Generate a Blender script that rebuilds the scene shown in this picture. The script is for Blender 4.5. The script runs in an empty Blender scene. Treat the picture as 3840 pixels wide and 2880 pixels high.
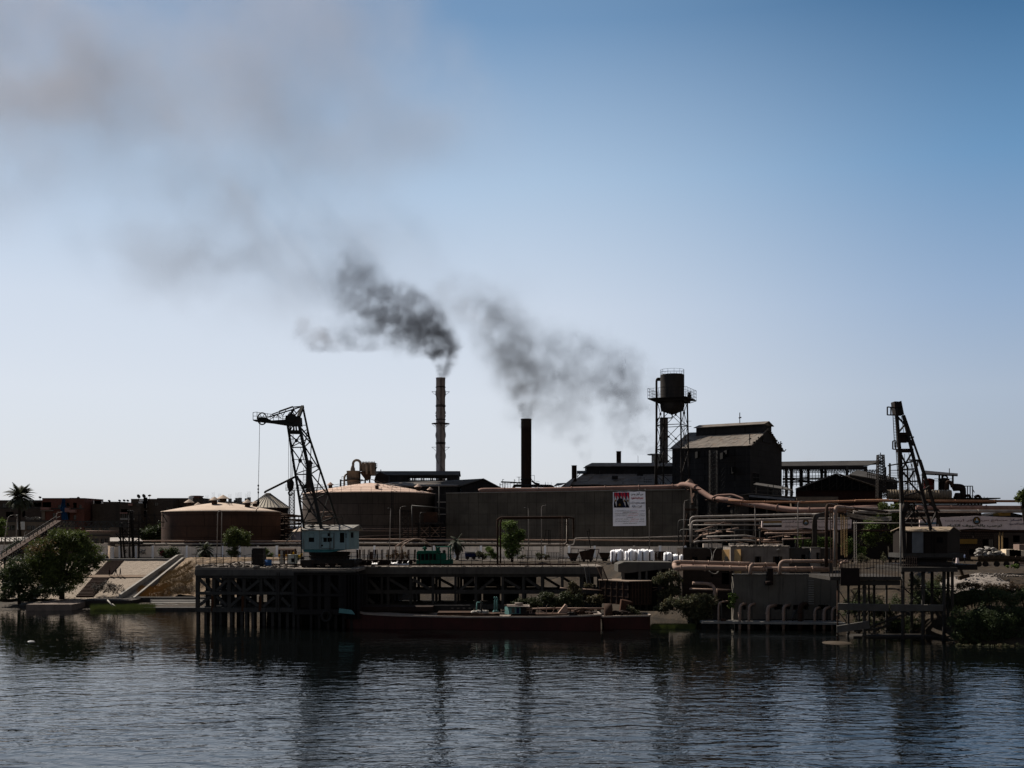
import bpy,math,random
from mathutils import Vector,Matrix
import numpy as np
random.seed(7)
R=math.radians
SC=bpy.context.scene
COL=SC.collection
# ---------------------------------------------------------------- camera
FPX,HOR,CAMH=4000.0,1985.0,14.0
cam_d=bpy.data.cameras.new('camera');cam=bpy.data.objects.new('camera',cam_d);COL.objects.link(cam)
cam.location=(0,0,CAMH);cam.rotation_euler=(R(90),0,0)
cam_d.sensor_width=36;cam_d.lens=FPX/3840*36;cam_d.shift_y=(HOR-1440)/3840
cam_d.clip_start=0.5;cam_d.clip_end=40000
SC.camera=cam
# ---------------------------------------------------------------- sky, sun, exposure
SUN_AZ,SUN_EL=-51.0,45.0
w=bpy.data.worlds.new('World');SC.world=w;w.use_nodes=True
nt=w.node_tree;nt.nodes.clear()
sky=nt.nodes.new('ShaderNodeTexSky');sky.sky_type='NISHITA';sky.sun_disc=False
sky.sun_elevation=R(SUN_EL);sky.sun_rotation=R(SUN_AZ)
sky.altitude=0;sky.air_density=1.0;sky.dust_density=1.0;sky.ozone_density=3.0
bg=nt.nodes.new('ShaderNodeBackground');bg.inputs[1].default_value=0.055
# dusty river air: the physical sky is blended with the milky band that the haze adds, brighter towards the sun's side
def _wn(t,**k):
 x=nt.nodes.new(t)
 for q,v in k.items():setattr(x,q,v)
 return x
_tc=_wn('ShaderNodeTexCoord');_sx=_wn('ShaderNodeSeparateXYZ');nt.links.new(_tc.outputs['Generated'],_sx.inputs[0])
def _ramp(stops):
 r=_wn('ShaderNodeValToRGB');e=r.color_ramp.elements;r.color_ramp.interpolation='B_SPLINE' if False else 'EASE' if False else 'LINEAR'
 while len(e)<len(stops):e.new(.5)
 for el,(p,c)in zip(e,stops):el.position=p;el.color=(*[v/2 for v in lin_(c)],1)
 nt.links.new(_sx.outputs[2],r.inputs[0]);return r.outputs[0]
def lin_(c):return tuple(((x/255)/12.92 if x/255<=.04045 else((x/255+.055)/1.055)**2.4)for x in c)
_A=_ramp([(0,(206,208,214)),(.04,(219,222,229)),(.12,(221,226,235)),(.20,(212,221,234)),(.31,(177,200,224)),(.43,(114,151,188)),(.6,(82,112,150)),(1,(110,128,155))])
_B=_ramp([(0,(160,165,177)),(.04,(170,178,192)),(.12,(172,185,204)),(.20,(148,173,204)),(.31,(104,149,190)),(.43,(50,101,145)),(.6,(46,76,112)),(1,(110,128,155))])
_az=_wn('ShaderNodeVectorMath',operation='DOT_PRODUCT');_nm=_wn('ShaderNodeVectorMath',operation='NORMALIZE');_fl=_wn('ShaderNodeVectorMath',operation='MULTIPLY')
_fl.inputs[1].default_value=(1,1,0);nt.links.new(_tc.outputs['Generated'],_fl.inputs[0]);nt.links.new(_fl.outputs[0],_nm.inputs[0]);nt.links.new(_nm.outputs[0],_az.inputs[0])
_az.inputs[1].default_value=(math.sin(R(SUN_AZ)),math.cos(R(SUN_AZ)),0)
_mr=_wn('ShaderNodeMapRange',interpolation_type='SMOOTHSTEP');_mr.inputs[1].default_value=.20;_mr.inputs[2].default_value=.66;nt.links.new(_az.outputs['Value'],_mr.inputs[0])
_mx=_wn('ShaderNodeMix',data_type='RGBA');nt.links.new(_mr.outputs[0],_mx.inputs[0]);nt.links.new(_B,_mx.inputs[6]);nt.links.new(_A,_mx.inputs[7])
_m2=_wn('ShaderNodeMapRange',interpolation_type='SMOOTHSTEP');_m2.inputs[1].default_value=.14;_m2.inputs[2].default_value=-.5;nt.links.new(_az.outputs['Value'],_m2.inputs[0])
_C=_ramp([(0,(148,136,124)),(.3,(156,147,138)),(.6,(130,126,126)),(1,(88,97,114))])
_mx2=_wn('ShaderNodeMix',data_type='RGBA');nt.links.new(_m2.outputs[0],_mx2.inputs[0]);nt.links.new(_mx.outputs[2],_mx2.inputs[6]);nt.links.new(_C,_mx2.inputs[7]);_mx=_mx2
_s2=_wn('ShaderNodeVectorMath',operation='SCALE');_s2.inputs['Scale'].default_value=20.0;nt.links.new(_mx.outputs[2],_s2.inputs[0])
_bl=_wn('ShaderNodeMix',data_type='RGBA');_bl.inputs[0].default_value=.85;nt.links.new(sky.outputs[0],_bl.inputs[6]);nt.links.new(_s2.outputs[0],_bl.inputs[7])
out=nt.nodes.new('ShaderNodeOutputWorld')
nt.links.new(_bl.outputs[2],bg.inputs[0]);nt.links.new(bg.outputs[0],out.inputs[0])
sd=bpy.data.lights.new('sun','SUN');sd.energy=5.0;sd.angle=R(0.5);sd.color=(1.0,.91,.80)
sun=bpy.data.objects.new('sun',sd);COL.objects.link(sun)
_e,_a=R(SUN_EL),R(SUN_AZ)
sdir=Vector((math.sin(_a)*math.cos(_e),math.cos(_a)*math.cos(_e),math.sin(_e)))
sun.rotation_euler=sdir.to_track_quat('Z','Y').to_euler();sun.location=(-200,300,300)
SC.view_settings.view_transform='Standard';SC.view_settings.look='None'
SC.view_settings.gamma=1;SC.view_settings.exposure=0.87;SC.view_settings.use_curve_mapping=False
cy=SC.cycles
cy.max_bounces=5;cy.diffuse_bounces=2;cy.glossy_bounces=3;cy.transmission_bounces=2
cy.volume_bounces=0;cy.transparent_max_bounces=8
cy.use_denoising=True;cy.denoiser='OPENIMAGEDENOISE'
cy.use_adaptive_sampling=True;cy.adaptive_threshold=0.02
cy.volume_step_rate=1.0;cy.volume_max_steps=256
cy.sample_clamp_indirect=4
# ---------------------------------------------------------------- photo crops -> world points
CR={0:(0,0,1.0),1:(0,1780,2.7656),2:(600,1780,2.7656),3:(1200,1780,2.7656),4:(1800,1780,2.7656),5:(2400,1780,2.7656),6:(2700,1780,2.5516),7:(3200,1780,2.3703),8:(900,1480,2.5525),9:(1240,1380,3.3173),10:(1850,1500,3.6867),11:(2350,1350,3.13),12:(2700,1520,2.765),13:(3300,1490,2.5525),14:(2280,1830,11.0625),15:(2820,1920,5.2667),16:(3440,1900,5.53)}
def px(k,u,v):
 x0,y0,s=CR[k];return x0+u/s,y0+v/s
def P(k,u,v,Y):
 x,y=px(k,u,v);return Vector(((x-1920)/FPX*Y,Y,CAMH-(y-HOR)/FPX*Y))
def PX(k,u,Y):return P(k,u,0,Y).x
def PZ(k,v,Y):return P(k,0,v,Y).z
def M2(k,d,Y):return d/CR[k][2]/FPX*Y
# ---------------------------------------------------------------- mesh building
class MB:
 def __init__(s):s.v=[];s.f=[];s.sm=[];s.mi=[];s.m=0
 def add(s,vs,fs,smooth=False):
  b=len(s.v);s.v+=[tuple(p)for p in vs]
  for f in fs:s.f.append([b+i for i in f]);s.sm.append(smooth);s.mi.append(s.m)
  return s
 def box(s,a,b):
  x0,x1=sorted((a[0],b[0]));y0,y1=sorted((a[1],b[1]));z0,z1=sorted((a[2],b[2]))
  vs=[(x,y,z)for x in(x0,x1)for y in(y0,y1)for z in(z0,z1)]
  return s.add(vs,[(0,1,3,2),(4,6,7,5),(0,4,5,1),(2,3,7,6),(0,2,6,4),(1,5,7,3)])
 def bar(s,a,b,w,h=None,up=None):
  a=Vector(a);b=Vector(b);h=h or w;d=(b-a)
  if d.length<1e-5:return s
  d.normalize();u=Vector(up)if up else(Vector((0,0,1))if abs(d.z)<.95 else Vector((0,1,0)))
  r=d.cross(u).normalized();t=r.cross(d).normalized()
  vs=[p+r*(i*w/2)+t*(j*h/2)for p in(a,b)for i,j in((-1,-1),(1,-1),(1,1),(-1,1))]
  return s.add(vs,[(3,2,1,0),(4,5,6,7),(0,1,5,4),(1,2,6,5),(2,3,7,6),(3,0,4,7)])
 def tube(s,pts,r,n=8,caps=True,smooth=True,bend=0.0):
  pts=[Vector(p)for p in pts]
  if bend and len(pts)>2:
   q=[pts[0]]
   for i in range(1,len(pts)-1):
    a,b,c=pts[i-1],pts[i],pts[i+1]
    d1=min(bend,(a-b).length*.45);d2=min(bend,(c-b).length*.45)
    p0=b+(a-b).normalized()*d1;p2=b+(c-b).normalized()*d2
    for t in(0,.25,.5,.75,1):q.append(p0*(1-t)**2+b*2*t*(1-t)+p2*t*t)
   q.append(pts[-1]);pts=q
  rs=r if isinstance(r,(list,tuple))else[r]*len(pts)
  if len(rs)!=len(pts):rs=[rs[min(len(rs)-1,round(i*(len(rs)-1)/(len(pts)-1)))]for i in range(len(pts))]
  rings=[];prev=None;b0=len(s.v)
  for i,p in enumerate(pts):
   d=(pts[min(i+1,len(pts)-1)]-pts[max(i-1,0)])
   if d.length<1e-6:d=Vector((0,0,1))
   d.normalize()
   if prev is None:prev=d.orthogonal().normalized()
   prev=(prev-d*prev.dot(d))
   if prev.length<1e-4:prev=d.orthogonal()
   prev.normalize();q=d.cross(prev)
   s.v+=[tuple(p+(prev*math.cos(2*math.pi*k/n)+q*math.sin(2*math.pi*k/n))*rs[i])for k in range(n)]
  for i in range(len(pts)-1):
   for k in range(n):
    a=b0+i*n+k;b=b0+i*n+(k+1)%n
    s.f.append([a,b,b+n,a+n]);s.sm.append(smooth);s.mi.append(s.m)
  if caps:
   s.f.append([b0+k for k in range(n)][::-1]);s.f.append([b0+(len(pts)-1)*n+k for k in range(n)]);s.sm+=[False]*2;s.mi+=[s.m]*2
  return s
 def lathe(s,c,prof,n=32,smooth=True,a0=0,a1=2*math.pi):
  c=Vector(c);full=abs(a1-a0-2*math.pi)<1e-6;m=n if full else n+1;b0=len(s.v)
  for r,z in prof:
   for k in range(m):
    a=a0+(a1-a0)*k/n;s.v.append((c.x+r*math.cos(a),c.y+r*math.sin(a),c.z+z))
  for i in range(len(prof)-1):
   for k in range(n):
    k2=(k+1)%m;a,b=b0+i*m+k,b0+i*m+k2
    s.f.append([a,b,b+m,a+m]);s.sm.append(smooth);s.mi.append(s.m)
  return s
 def disc(s,c,r,n=24):
  c=Vector(c);return s.add([(c.x+r*math.cos(2*math.pi*k/n),c.y+r*math.sin(2*math.pi*k/n),c.z)for k in range(n)],[list(range(n))])
 def prism(s,poly,off):
  """poly: list of 3D points (planar), extruded by vector off"""
  off=Vector(off);n=len(poly);vs=[Vector(p)for p in poly]+[Vector(p)+off for p in poly]
  fs=[list(range(n))[::-1],list(range(n,2*n))]+[[i,(i+1)%n,(i+1)%n+n,i+n]for i in range(n)]
  return s.add(vs,fs)
 def quad(s,a,b,c,d):return s.add([a,b,c,d],[(0,1,2,3)])
 def slab(s,a,b,c,d,t):
  """quad with thickness t downwards along its normal"""
  n=(Vector(b)-Vector(a)).cross(Vector(d)-Vector(a)).normalized()*(-t)
  return s.prism([a,b,c,d],n)
 def blob(s,c,r,sq=(1,1,1),n=8,m=5,jit=0.15,rnd=random):
  c=Vector(c);b0=len(s.v)
  for i in range(m+1):
   th=math.pi*i/m
   for k in range(n):
    ph=2*math.pi*k/n;q=r*(1+rnd.uniform(-jit,jit))if 0<i<m else r
    s.v.append((c.x+q*sq[0]*math.sin(th)*math.cos(ph),c.y+q*sq[1]*math.sin(th)*math.sin(ph),c.z+q*sq[2]*math.cos(th)))
  for i in range(m):
   for k in range(n):
    a=b0+i*n+k;b=b0+i*n+(k+1)%n
    s.f.append([a,a+n,b+n,b]);s.sm.append(True);s.mi.append(s.m)
  return s
 def build(s,name,mat=None,parent=None,**tags):
  if not s.v:return None
  if parent is None:
   xs=[p[0]for p in s.v];ys=[p[1]for p in s.v];zs=[p[2]for p in s.v]
   o0=Vector(((min(xs)+max(xs))/2,(min(ys)+max(ys))/2,min(zs)))
  else:
   o0=worg(parent)
  me=bpy.data.meshes.new(name)
  me.from_pydata([(p[0]-o0.x,p[1]-o0.y,p[2]-o0.z)for p in s.v],[],s.f)
  me.polygons.foreach_set('use_smooth',s.sm)
  mats=mat if isinstance(mat,(list,tuple))else[mat]
  for m in mats:me.materials.append(m)
  if len(mats)>1:me.polygons.foreach_set('material_index',s.mi)
  me.update()
  o=bpy.data.objects.new(name,me);COL.objects.link(o)
  if parent is None:o.location=o0
  else:o.parent=parent
  setp(o,**tags);return o
def worg(o):
 p=Vector((0,0,0))
 while o is not None:p=p+o.location;o=o.parent
 return p
def setp(o,label=None,cat=None,group=None,kind=None):
 if label:o['label']=label
 if cat:o['category']=cat
 if group:o['group']=group
 if kind:o['kind']=kind
def thing(name,label,cat,loc,group=None):
 o=bpy.data.objects.new(name,None);COL.objects.link(o);o.location=loc
 o.empty_display_size=.3;setp(o,label,cat,group);return o
def dup(root,loc,label=None,rotz=None,scale=None):
 r=root.copy();COL.objects.link(r);r.location=loc
 if label:r['label']=label
 if rotz is not None:r.rotation_euler=(0,0,rotz)
 if scale is not None:r.scale=scale
 def rec(src,dst):
  for ch in[c for c in bpy.data.objects if c.parent==src]:
   c2=ch.copy();COL.objects.link(c2);c2.parent=dst;rec(ch,c2)
 rec(root,r);return r
# ---------------------------------------------------------------- materials
MATS={}
def lin(c):
 return tuple(((x/255)/12.92 if x/255<=.04045 else((x/255+.055)/1.055)**2.4)for x in c)
def mat(name,col,col2=None,rough=.85,scale=.6,streak=0.0,metal=0.0,bump=.0,bscale=6.,spec=.08,col3=None,fac3=.35,grid=None,contrast=.25,trans=0.0,raw=False):
 """weathered surface: two base colours mixed by noise, optional rain/rust streaks, third colour patches, panel grid, bump"""
 if name in MATS:return MATS[name]
 q=1. if raw else .38 if max(col)<.2 else .66 if max(col)<.4 else 1.
 col=tuple(v*q for v in col);col2=col2 and tuple(v*q for v in col2);col3=col3 and tuple(v*q for v in col3)
 m=bpy.data.materials.new(name);m.use_nodes=True;n=m.node_tree.nodes;L=m.node_tree.links
 b=n['Principled BSDF'];b.inputs['Roughness'].default_value=rough;b.inputs['Metallic'].default_value=metal
 b.inputs['Specular IOR Level'].default_value=spec
 tc=n.new('ShaderNodeTexCoord');co=tc.outputs['Object']
 def rgb(c):
  x=n.new('ShaderNodeRGB');x.outputs[0].default_value=(*c,1);return x.outputs[0]
 def noise(sc,vec,det=5,dist=0.0):
  x=n.new('ShaderNodeTexNoise');x.inputs['Scale'].default_value=sc;x.inputs['Detail'].default_value=det
  x.inputs['Roughness'].default_value=.6;x.inputs['Distortion'].default_value=dist;L.new(vec,x.inputs['Vector']);return x.outputs[0]
 def ramp(v,a,c):
  x=n.new('ShaderNodeMapRange');x.inputs[1].default_value=a;x.inputs[2].default_value=c;x.interpolation_type='SMOOTHSTEP';L.new(v,x.inputs[0]);return x.outputs[0]
 def mix(f,a,c):
  x=n.new('ShaderNodeMix');x.data_type='RGBA'
  if isinstance(f,float):x.inputs[0].default_value=f
  else:L.new(f,x.inputs[0])
  L.new(a,x.inputs[6]);L.new(c,x.inputs[7]);return x.outputs[2]
 c=rgb(col);col2=col2 or tuple(v*.6 for v in col)
 c=mix(ramp(noise(scale,co,6,.4),.5-contrast,.5+contrast),c,rgb(col2))
 if streak:
  mp=n.new('ShaderNodeMapping');mp.inputs['Scale'].default_value=(2.2,2.2,.12);L.new(co,mp.inputs[0])
  s1=ramp(noise(1.3,mp.outputs[0],5),.52,.72)
  mu=n.new('ShaderNodeMath');mu.operation='MULTIPLY';mu.inputs[1].default_value=streak;L.new(s1,mu.inputs[0])
  c=mix(mu.outputs[0],c,rgb(col3 or tuple(v*.35 for v in col)))
 elif col3:
  mu=n.new('ShaderNodeMath');mu.operation='MULTIPLY';mu.inputs[1].default_value=fac3
  L.new(ramp(noise(scale*2.3,co,7),.52,.66),mu.inputs[0]);c=mix(mu.outputs[0],c,rgb(col3))
 fine=ramp(noise(9,co,3),.2,.9);c=mix(fine,c,mix(.25,c,rgb(tuple(v*.5 for v in col))))
 if grid:
  br=n.new('ShaderNodeTexBrick');br.offset=grid[3]if len(grid)>3 else 0.0
  sx=n.new('ShaderNodeSeparateXYZ');L.new(co,sx.inputs[0]);cb=n.new('ShaderNodeCombineXYZ')
  ad=n.new('ShaderNodeMath');L.new(sx.outputs[0],ad.inputs[0]);L.new(sx.outputs[1],ad.inputs[1]);L.new(ad.outputs[0],cb.inputs[0]);L.new(sx.outputs[2],cb.inputs[1])
  L.new(cb.outputs[0],br.inputs['Vector']);br.inputs['Scale'].default_value=1
  br.inputs['Brick Width'].default_value=grid[0];br.inputs['Row Height'].default_value=grid[1];br.inputs['Mortar Size'].default_value=grid[2]
  br.inputs['Color1'].default_value=(1,1,1,1);br.inputs['Color2'].default_value=(.8,.8,.8,1);br.inputs['Mortar'].default_value=(.35,.35,.35,1)
  mm=n.new('ShaderNodeMix');mm.data_type='RGBA';mm.blend_type='MULTIPLY';mm.inputs[0].default_value=1;L.new(c,mm.inputs[6]);L.new(br.outputs[0],mm.inputs[7]);c=mm.outputs[2]
 L.new(c,b.inputs['Base Color'])
 if bump:
  bp=n.new('ShaderNodeBump');bp.inputs['Strength'].default_value=min(1,bump);bp.inputs['Distance'].default_value=.12
  L.new(noise(bscale,co,4),bp.inputs['Height']);L.new(bp.outputs[0],b.inputs['Normal'])
 if trans:
  tr=n.new('ShaderNodeBsdfTranslucent');L.new(c,tr.inputs[0]);ms=n.new('ShaderNodeMixShader');ms.inputs[0].default_value=trans
  L.new(b.outputs[0],ms.inputs[1]);L.new(tr.outputs[0],ms.inputs[2]);L.new(ms.outputs[0],n['Material Output'].inputs[0])
 MATS[name]=m;return m
CONC=mat('concrete_dark',(.135,.125,.115),(.07,.065,.06),scale=.35,streak=.6,col3=(.03,.028,.026),bump=.25)
CONC_L=mat('concrete_light',(.30,.285,.26),(.20,.19,.175),scale=.5,streak=.4,col3=(.09,.08,.07),bump=.2)
CONC_P=mat('concrete_pale',(.37,.345,.31),(.25,.235,.215),scale=.5,bump=.2)
STEEL=mat('dark_steel',(.045,.04,.038),(.028,.024,.022),col3=(.075,.04,.022),fac3=.6,scale=1.2,rough=.7)
STEEL_G=mat('grey_steel',(.12,.12,.115),(.07,.068,.065),col3=(.11,.06,.035),fac3=.6,scale=1.2,rough=.6)
RUST=mat('rusty_steel',(.11,.062,.042),(.062,.04,.03),col3=(.15,.07,.035),fac3=.6,scale=.8,rough=.9,bump=.2)
RUST_D=mat('dark_rust',(.05,.033,.028),(.03,.022,.02),col3=(.09,.045,.025),fac3=.5,scale=.8,rough=.9)
PIPE_R=mat('faded_red_pipe',(.30,.185,.15),(.21,.13,.105),col3=(.10,.06,.05),scale=.4,rough=.75)
PIPE_B=mat('dusty_brown_pipe',(.39,.275,.215),(.24,.165,.13),col3=(.10,.06,.045),scale=.5,rough=.75)
PIPE_G=mat('grey_pipe',(.39,.35,.31),(.25,.22,.20),col3=(.12,.08,.06),scale=.5,rough=.6)
PIPE_Y=mat('yellow_pipe',(.33,.22,.10),(.20,.13,.07),scale=.5)
BLACK=mat('opening_dark',(.012,.012,.013),(.008,.008,.008),rough=.95)
GLASS=mat('dark_glass',(.02,.022,.025),(.03,.03,.032),rough=.15,spec=.5)
WHITE=mat('white_paint',(.62,.62,.60),(.45,.44,.42),scale=.8,streak=.35,col3=(.2,.18,.15))
WOOD=mat('old_wood',(.12,.085,.055),(.07,.05,.035),scale=1.5)
# ================================================================ ground
def heightfield(name,f,xs,ys,m,jit=0,kind='structure',**k):
 g=MB();nx,ny=len(xs),len(ys);rn=random.Random(3)
 g.add([(x,y,f(x,y)+(rn.uniform(-jit,jit)if 0<i<nx-1 and 0<j<ny-1 else 0))for j,y in enumerate(ys)for i,x in enumerate(xs)],[(j*nx+i,j*nx+i+1,(j+1)*nx+i+1,(j+1)*nx+i)for j in range(ny-1)for i in range(nx-1)],True)
 return g.build(name,m,kind=kind,**k)
def lerp(a,b,t):return a+(b-a)*max(0,min(1,t))
def pl(x,tab):
 for(x0,y0),(x1,y1)in zip(tab,tab[1:]):
  if x<=x1:return lerp(y0,y1,(x-x0)/(x1-x0))
 return tab[-1][1]
GROUND=mat('dusty_ground',(.26,.225,.185),(.17,.145,.12),scale=.25,bump=.3,col3=(.09,.08,.065))
DRYGR=mat('dry_grass_bank',(.21,.145,.09),(.10,.07,.045),scale=.8,col3=(.36,.27,.16),fac3=.8,bump=1.,bscale=3.)
# distance (Y) of the water's edge, of the bank foot and of the bank's top along x
def shore(x):return pl(x,[(-400,186),(-75,184),(-46,181),(-20,186),(15,182),(30,157),(46,153),(52,150),(56,131),(70,126),(110,118),(400,80)])
def btop(x):return pl(x,[(-400,222),(-60,221),(-20,212),(15,206),(28,182),(46,172),(58,168),(66,152),(80,146),(400,130)])
def PLAT(x,y):return pl(x,[(-400,7.4),(40,7.4),(60,7.2),(400,6.6)])
def gz(x,y):
 s,t=shore(x),btop(x);top=PLAT(x,y)
 if y<s-1:return-2.5
 foot=1.2 if x<-20 else .8
 if x<-20:
  if y<s+9:return lerp(-.7,foot,(y-s+1)/10)
  return lerp(foot,top,(y-(s+12))/(t-s-12))
 k=(y-s+1)/(t-s+1);return lerp(-.7,top,k**.8 if k>0 else 0)
def frange(a,b,d):
 o=[];
 while a<b:o.append(a);a+=d
 return o+[b]
def bank(x,y):
 z=gz(x,y);s,t=shore(x),btop(x)
 if s<y<t and x>-52:z+=.5*math.sin(x*.7+y*.9)*math.sin(y*1.3-x*.31)*math.sin(math.pi*(y-s)/(t-s))
 if-112<x<-46 and y>187:z-=.6*min(1,(y-187)/6)if y<221 else 0
 return z
heightfield('ground',bank,[-6000,-2500,-1000,-500]+frange(-260,-110,10)+frange(-108,110,1.5)+frange(115,400,15)+[700,1500,3000,6000],frange(100,240,1.5)+[250,280,330,400,600,1200,6000],mat('bank_earth',(.075,.054,.034),(.036,.028,.02),scale=.35,col3=(.13,.095,.06),fac3=.6,bump=1.,bscale=2.4),jit=.14)
# far hills behind the town, distance haze painted into their pale blue colour
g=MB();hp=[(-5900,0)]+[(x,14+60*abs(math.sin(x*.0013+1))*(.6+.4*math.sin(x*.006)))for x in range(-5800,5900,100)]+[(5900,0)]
g.prism([(x,5200,z)for x,z in hp],(0,400,0));g.build('distant_hills',mat('hazed_hill',(.30,.33,.40),(.27,.3,.36),scale=.002),kind='structure')
# ================================================================ building helpers
def facade(g,x0,x1,z0,z1,Y,holes,th=.3):
 """front wall with real openings; holes = (x0,z0,x1,z1)"""
 hs=[(max(x0,min(a,c)),max(z0,min(b,d)),min(x1,max(a,c)),min(z1,max(b,d)))for a,b,c,d in holes]
 hs=[h for h in hs if h[2]-h[0]>.02 and h[3]-h[1]>.02]
 xs=sorted({x0,x1,*[h[0]for h in hs],*[h[2]for h in hs]});zs=sorted({z0,z1,*[h[1]for h in hs],*[h[3]for h in hs]})
 for i in range(len(xs)-1):
  for j in range(len(zs)-1):
   cx,cz=(xs[i]+xs[i+1])/2,(zs[j]+zs[j+1])/2
   if any(h[0]<cx<h[2]and h[1]<cz<h[3]for h in hs):continue
   g.quad((xs[i],Y,zs[j]),(xs[i+1],Y,zs[j]),(xs[i+1],Y,zs[j+1]),(xs[i],Y,zs[j+1]))
 for a,b,c,d in hs:
  g.quad((a,Y,b),(a,Y,d),(a,Y+th,d),(a,Y+th,b));g.quad((c,Y,b),(c,Y+th,b),(c,Y+th,d),(c,Y,d))
  g.quad((a,Y,b),(a,Y+th,b),(c,Y+th,b),(c,Y,b));g.quad((a,Y,d),(c,Y,d),(c,Y+th,d),(a,Y+th,d))
 return hs
def block(name,label,k,u0,v0,u1,v1,Y,depth,wm,wins=(),zb=None,roof=True,slabs=(),group=None,cat='building',win_style='pane',roofmat=None,open_=(),shut=()):
 """a building: front wall with openings, side and back walls, flat roof; wins in crop coordinates"""
 x0,x1=PX(k,u0,Y),PX(k,u1,Y);z1=PZ(k,v0,Y);z0=zb if zb is not None else PZ(k,v1,Y)
 t=thing(name,label,cat,((x0+x1)/2,Y,z0),group)
 g=MB();hl=[(PX(k,a,Y),PZ(k,d,Y),PX(k,c,Y),PZ(k,b,Y))for a,b,c,d in list(wins)+list(open_)+list(shut)]
 hs=facade(g,x0,x1,z0,z1,Y,hl)
 g.quad((x0,Y+depth,z0),(x0,Y,z0),(x0,Y,z1),(x0,Y+depth,z1));g.quad((x1,Y,z0),(x1,Y+depth,z0),(x1,Y+depth,z1),(x1,Y,z1))
 g.quad((x1,Y+depth,z0),(x0,Y+depth,z0),(x0,Y+depth,z1),(x1,Y+depth,z1));g.build('wall',wm,t)
 if roof:
  g=MB();g.box((x0+.25,Y+.25,z1-.6),(x1-.25,Y+depth-.25,z1-.35));g.box((x0-.04,Y-.05,z1),(x1+.04,Y+.25,z1+.1));g.box((x0-.04,Y+.25,z1),(x0+.25,Y+depth,z1+.1));g.box((x1-.25,Y+.25,z1),(x1+.04,Y+depth,z1+.1));g.box((x0+.25,Y+depth-.25,z1),(x1-.25,Y+depth,z1+.1));g.build('roof',roofmat or CONC,t)
 for v in slabs:
  g=MB();z=PZ(k,v,Y);g.box((x0-.05,Y-.12,z-.15),(x1+.05,Y-.003,z+.15));g.build('floor_slab',CONC,t)
 for n_,(a,b,c,d)in enumerate(hs):
  if n_<len(wins):
   g=MB();g.box((a,Y+.2,b),(c,Y+.24,d));p=g.build('window',GLASS,t)
   g=MB();g.box((a,Y+.14,b),(a+.07,Y+.2,d));g.box((c-.07,Y+.14,b),(c,Y+.2,d));g.box(((a+c)/2-.03,Y+.15,b),((a+c)/2+.03,Y+.2,d));g.box((a-.06,Y-.06,b-.08),(c+.06,Y-.002,b));g.build('frame',WOOD,p)
  elif n_<len(wins)+len(open_):
   g=MB();g.box((a+.01,Y+3,b+.01),(c-.01,Y+3.1,d-.01));g.quad((a,Y+.3,b+.004),(c,Y+.3,b+.004),(c,Y+3,b+.004),(a,Y+3,b+.004));g.quad((a,Y+.3,d-.004),(a,Y+3,d-.004),(c,Y+3,d-.004),(c,Y+.3,d-.004));g.quad((a+.004,Y+.3,b),(a+.004,Y+3,b),(a+.004,Y+3,d),(a+.004,Y+.3,d));g.quad((c-.004,Y+.3,b),(c-.004,Y+.3,d),(c-.004,Y+3,d),(c-.004,Y+3,b));g.build('opening',BLACK,t)
  else:
   g=MB();g.box((a,Y+.25,b),(c,Y+.29,d));p=g.build('window',BLACK,t)
   w_=(c-a)*.42;g=MB();g.box((a-w_,Y-.08,b),(a-.01,Y-.03,d));g.box((c+.01,Y-.08,b),(c+w_,Y-.03,d));g.build('shutter',WOOD,p)
 return t
def dish(k,u,v,Y,r,label,group,tilt=45,post=1.2):
 p=P(k,u,v,Y);t=thing('satellite_dish',label,'satellite dish',(p.x,Y,p.z-post),group)
 g=MB();ax=Vector((math.sin(R(tilt)),-.55,math.cos(R(tilt))*.8)).normalized();q=ax.orthogonal().normalized();s=ax.cross(q)
 rings=[]
 for i in range(5):
  rr=r*i/4;h=.28*r*(i/4)**2;rings.append([p+ax*(h-.2*r)+(q*math.cos(2*math.pi*j/14)+s*math.sin(2*math.pi*j/14))*rr for j in range(14)])
 vs=[v_ for rg in rings for v_ in rg];g.add(vs,[(i*14+j,i*14+(j+1)%14,(i+1)*14+(j+1)%14,(i+1)*14+j)for i in range(4)for j in range(14)],True)
 g.build('bowl',STEEL_G,t)
 g=MB();g.tube([(p.x,Y,p.z-post),(p.x,Y+.02,p.z-.15*r)],.05,6);g.tube([p+q*r*.9+ax*.05,p+ax*r*.75],.02,5);g.build('mount',STEEL,t);return t
def lamp_post(k,u,v0,v1,Y,arm,label,r=.075,group='street lamps along the white wall',lean=0,zb=None):
 b=P(k,u,v1,Y);tp=P(k,u+lean,v0,Y)
 if zb is not None:b.z=zb
 t=thing('street_lamp',label,'street lamp',b,group)
 g=MB();d=M2(k,abs(arm),Y)*(1 if arm>0 else-1);g.tube([b,tp-Vector((0,0,abs(d)*.35)),tp+Vector((d*.35,0,0)),tp+Vector((d,0,.05))],[r*1.3,r*.8,r*.6,r*.5],7,bend=.5);g.build('pole',PIPE_G,t)
 g=MB();g.blob(tp+Vector((d*1.15,0,.04)),.22,(1.5,.7,.4));g.build('lamp_head',STEEL_G,t);return t
BR_BROWN=mat('brown_plaster',(.199,.15,.12),(.13,.10,.08),scale=.5,streak=.4,grid=(.55,.22,.02,.5))
BR_RED=mat('red_brick',(.22,.085,.06),(.14,.06,.045),scale=.6,streak=.3,grid=(.5,.2,.02,.5))
BR_PINK=mat('pink_plaster',(.34,.19,.16),(.25,.14,.12),scale=.8,streak=.2)
BR_TAN=mat('tan_plaster',(.21,.165,.125),(.14,.11,.085),scale=.5,streak=.5)
BR_DK=mat('dark_mudbrick',(.185,.145,.115),(.125,.10,.08),scale=.4,streak=.4,grid=(.6,.3,.02,.5))
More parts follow.
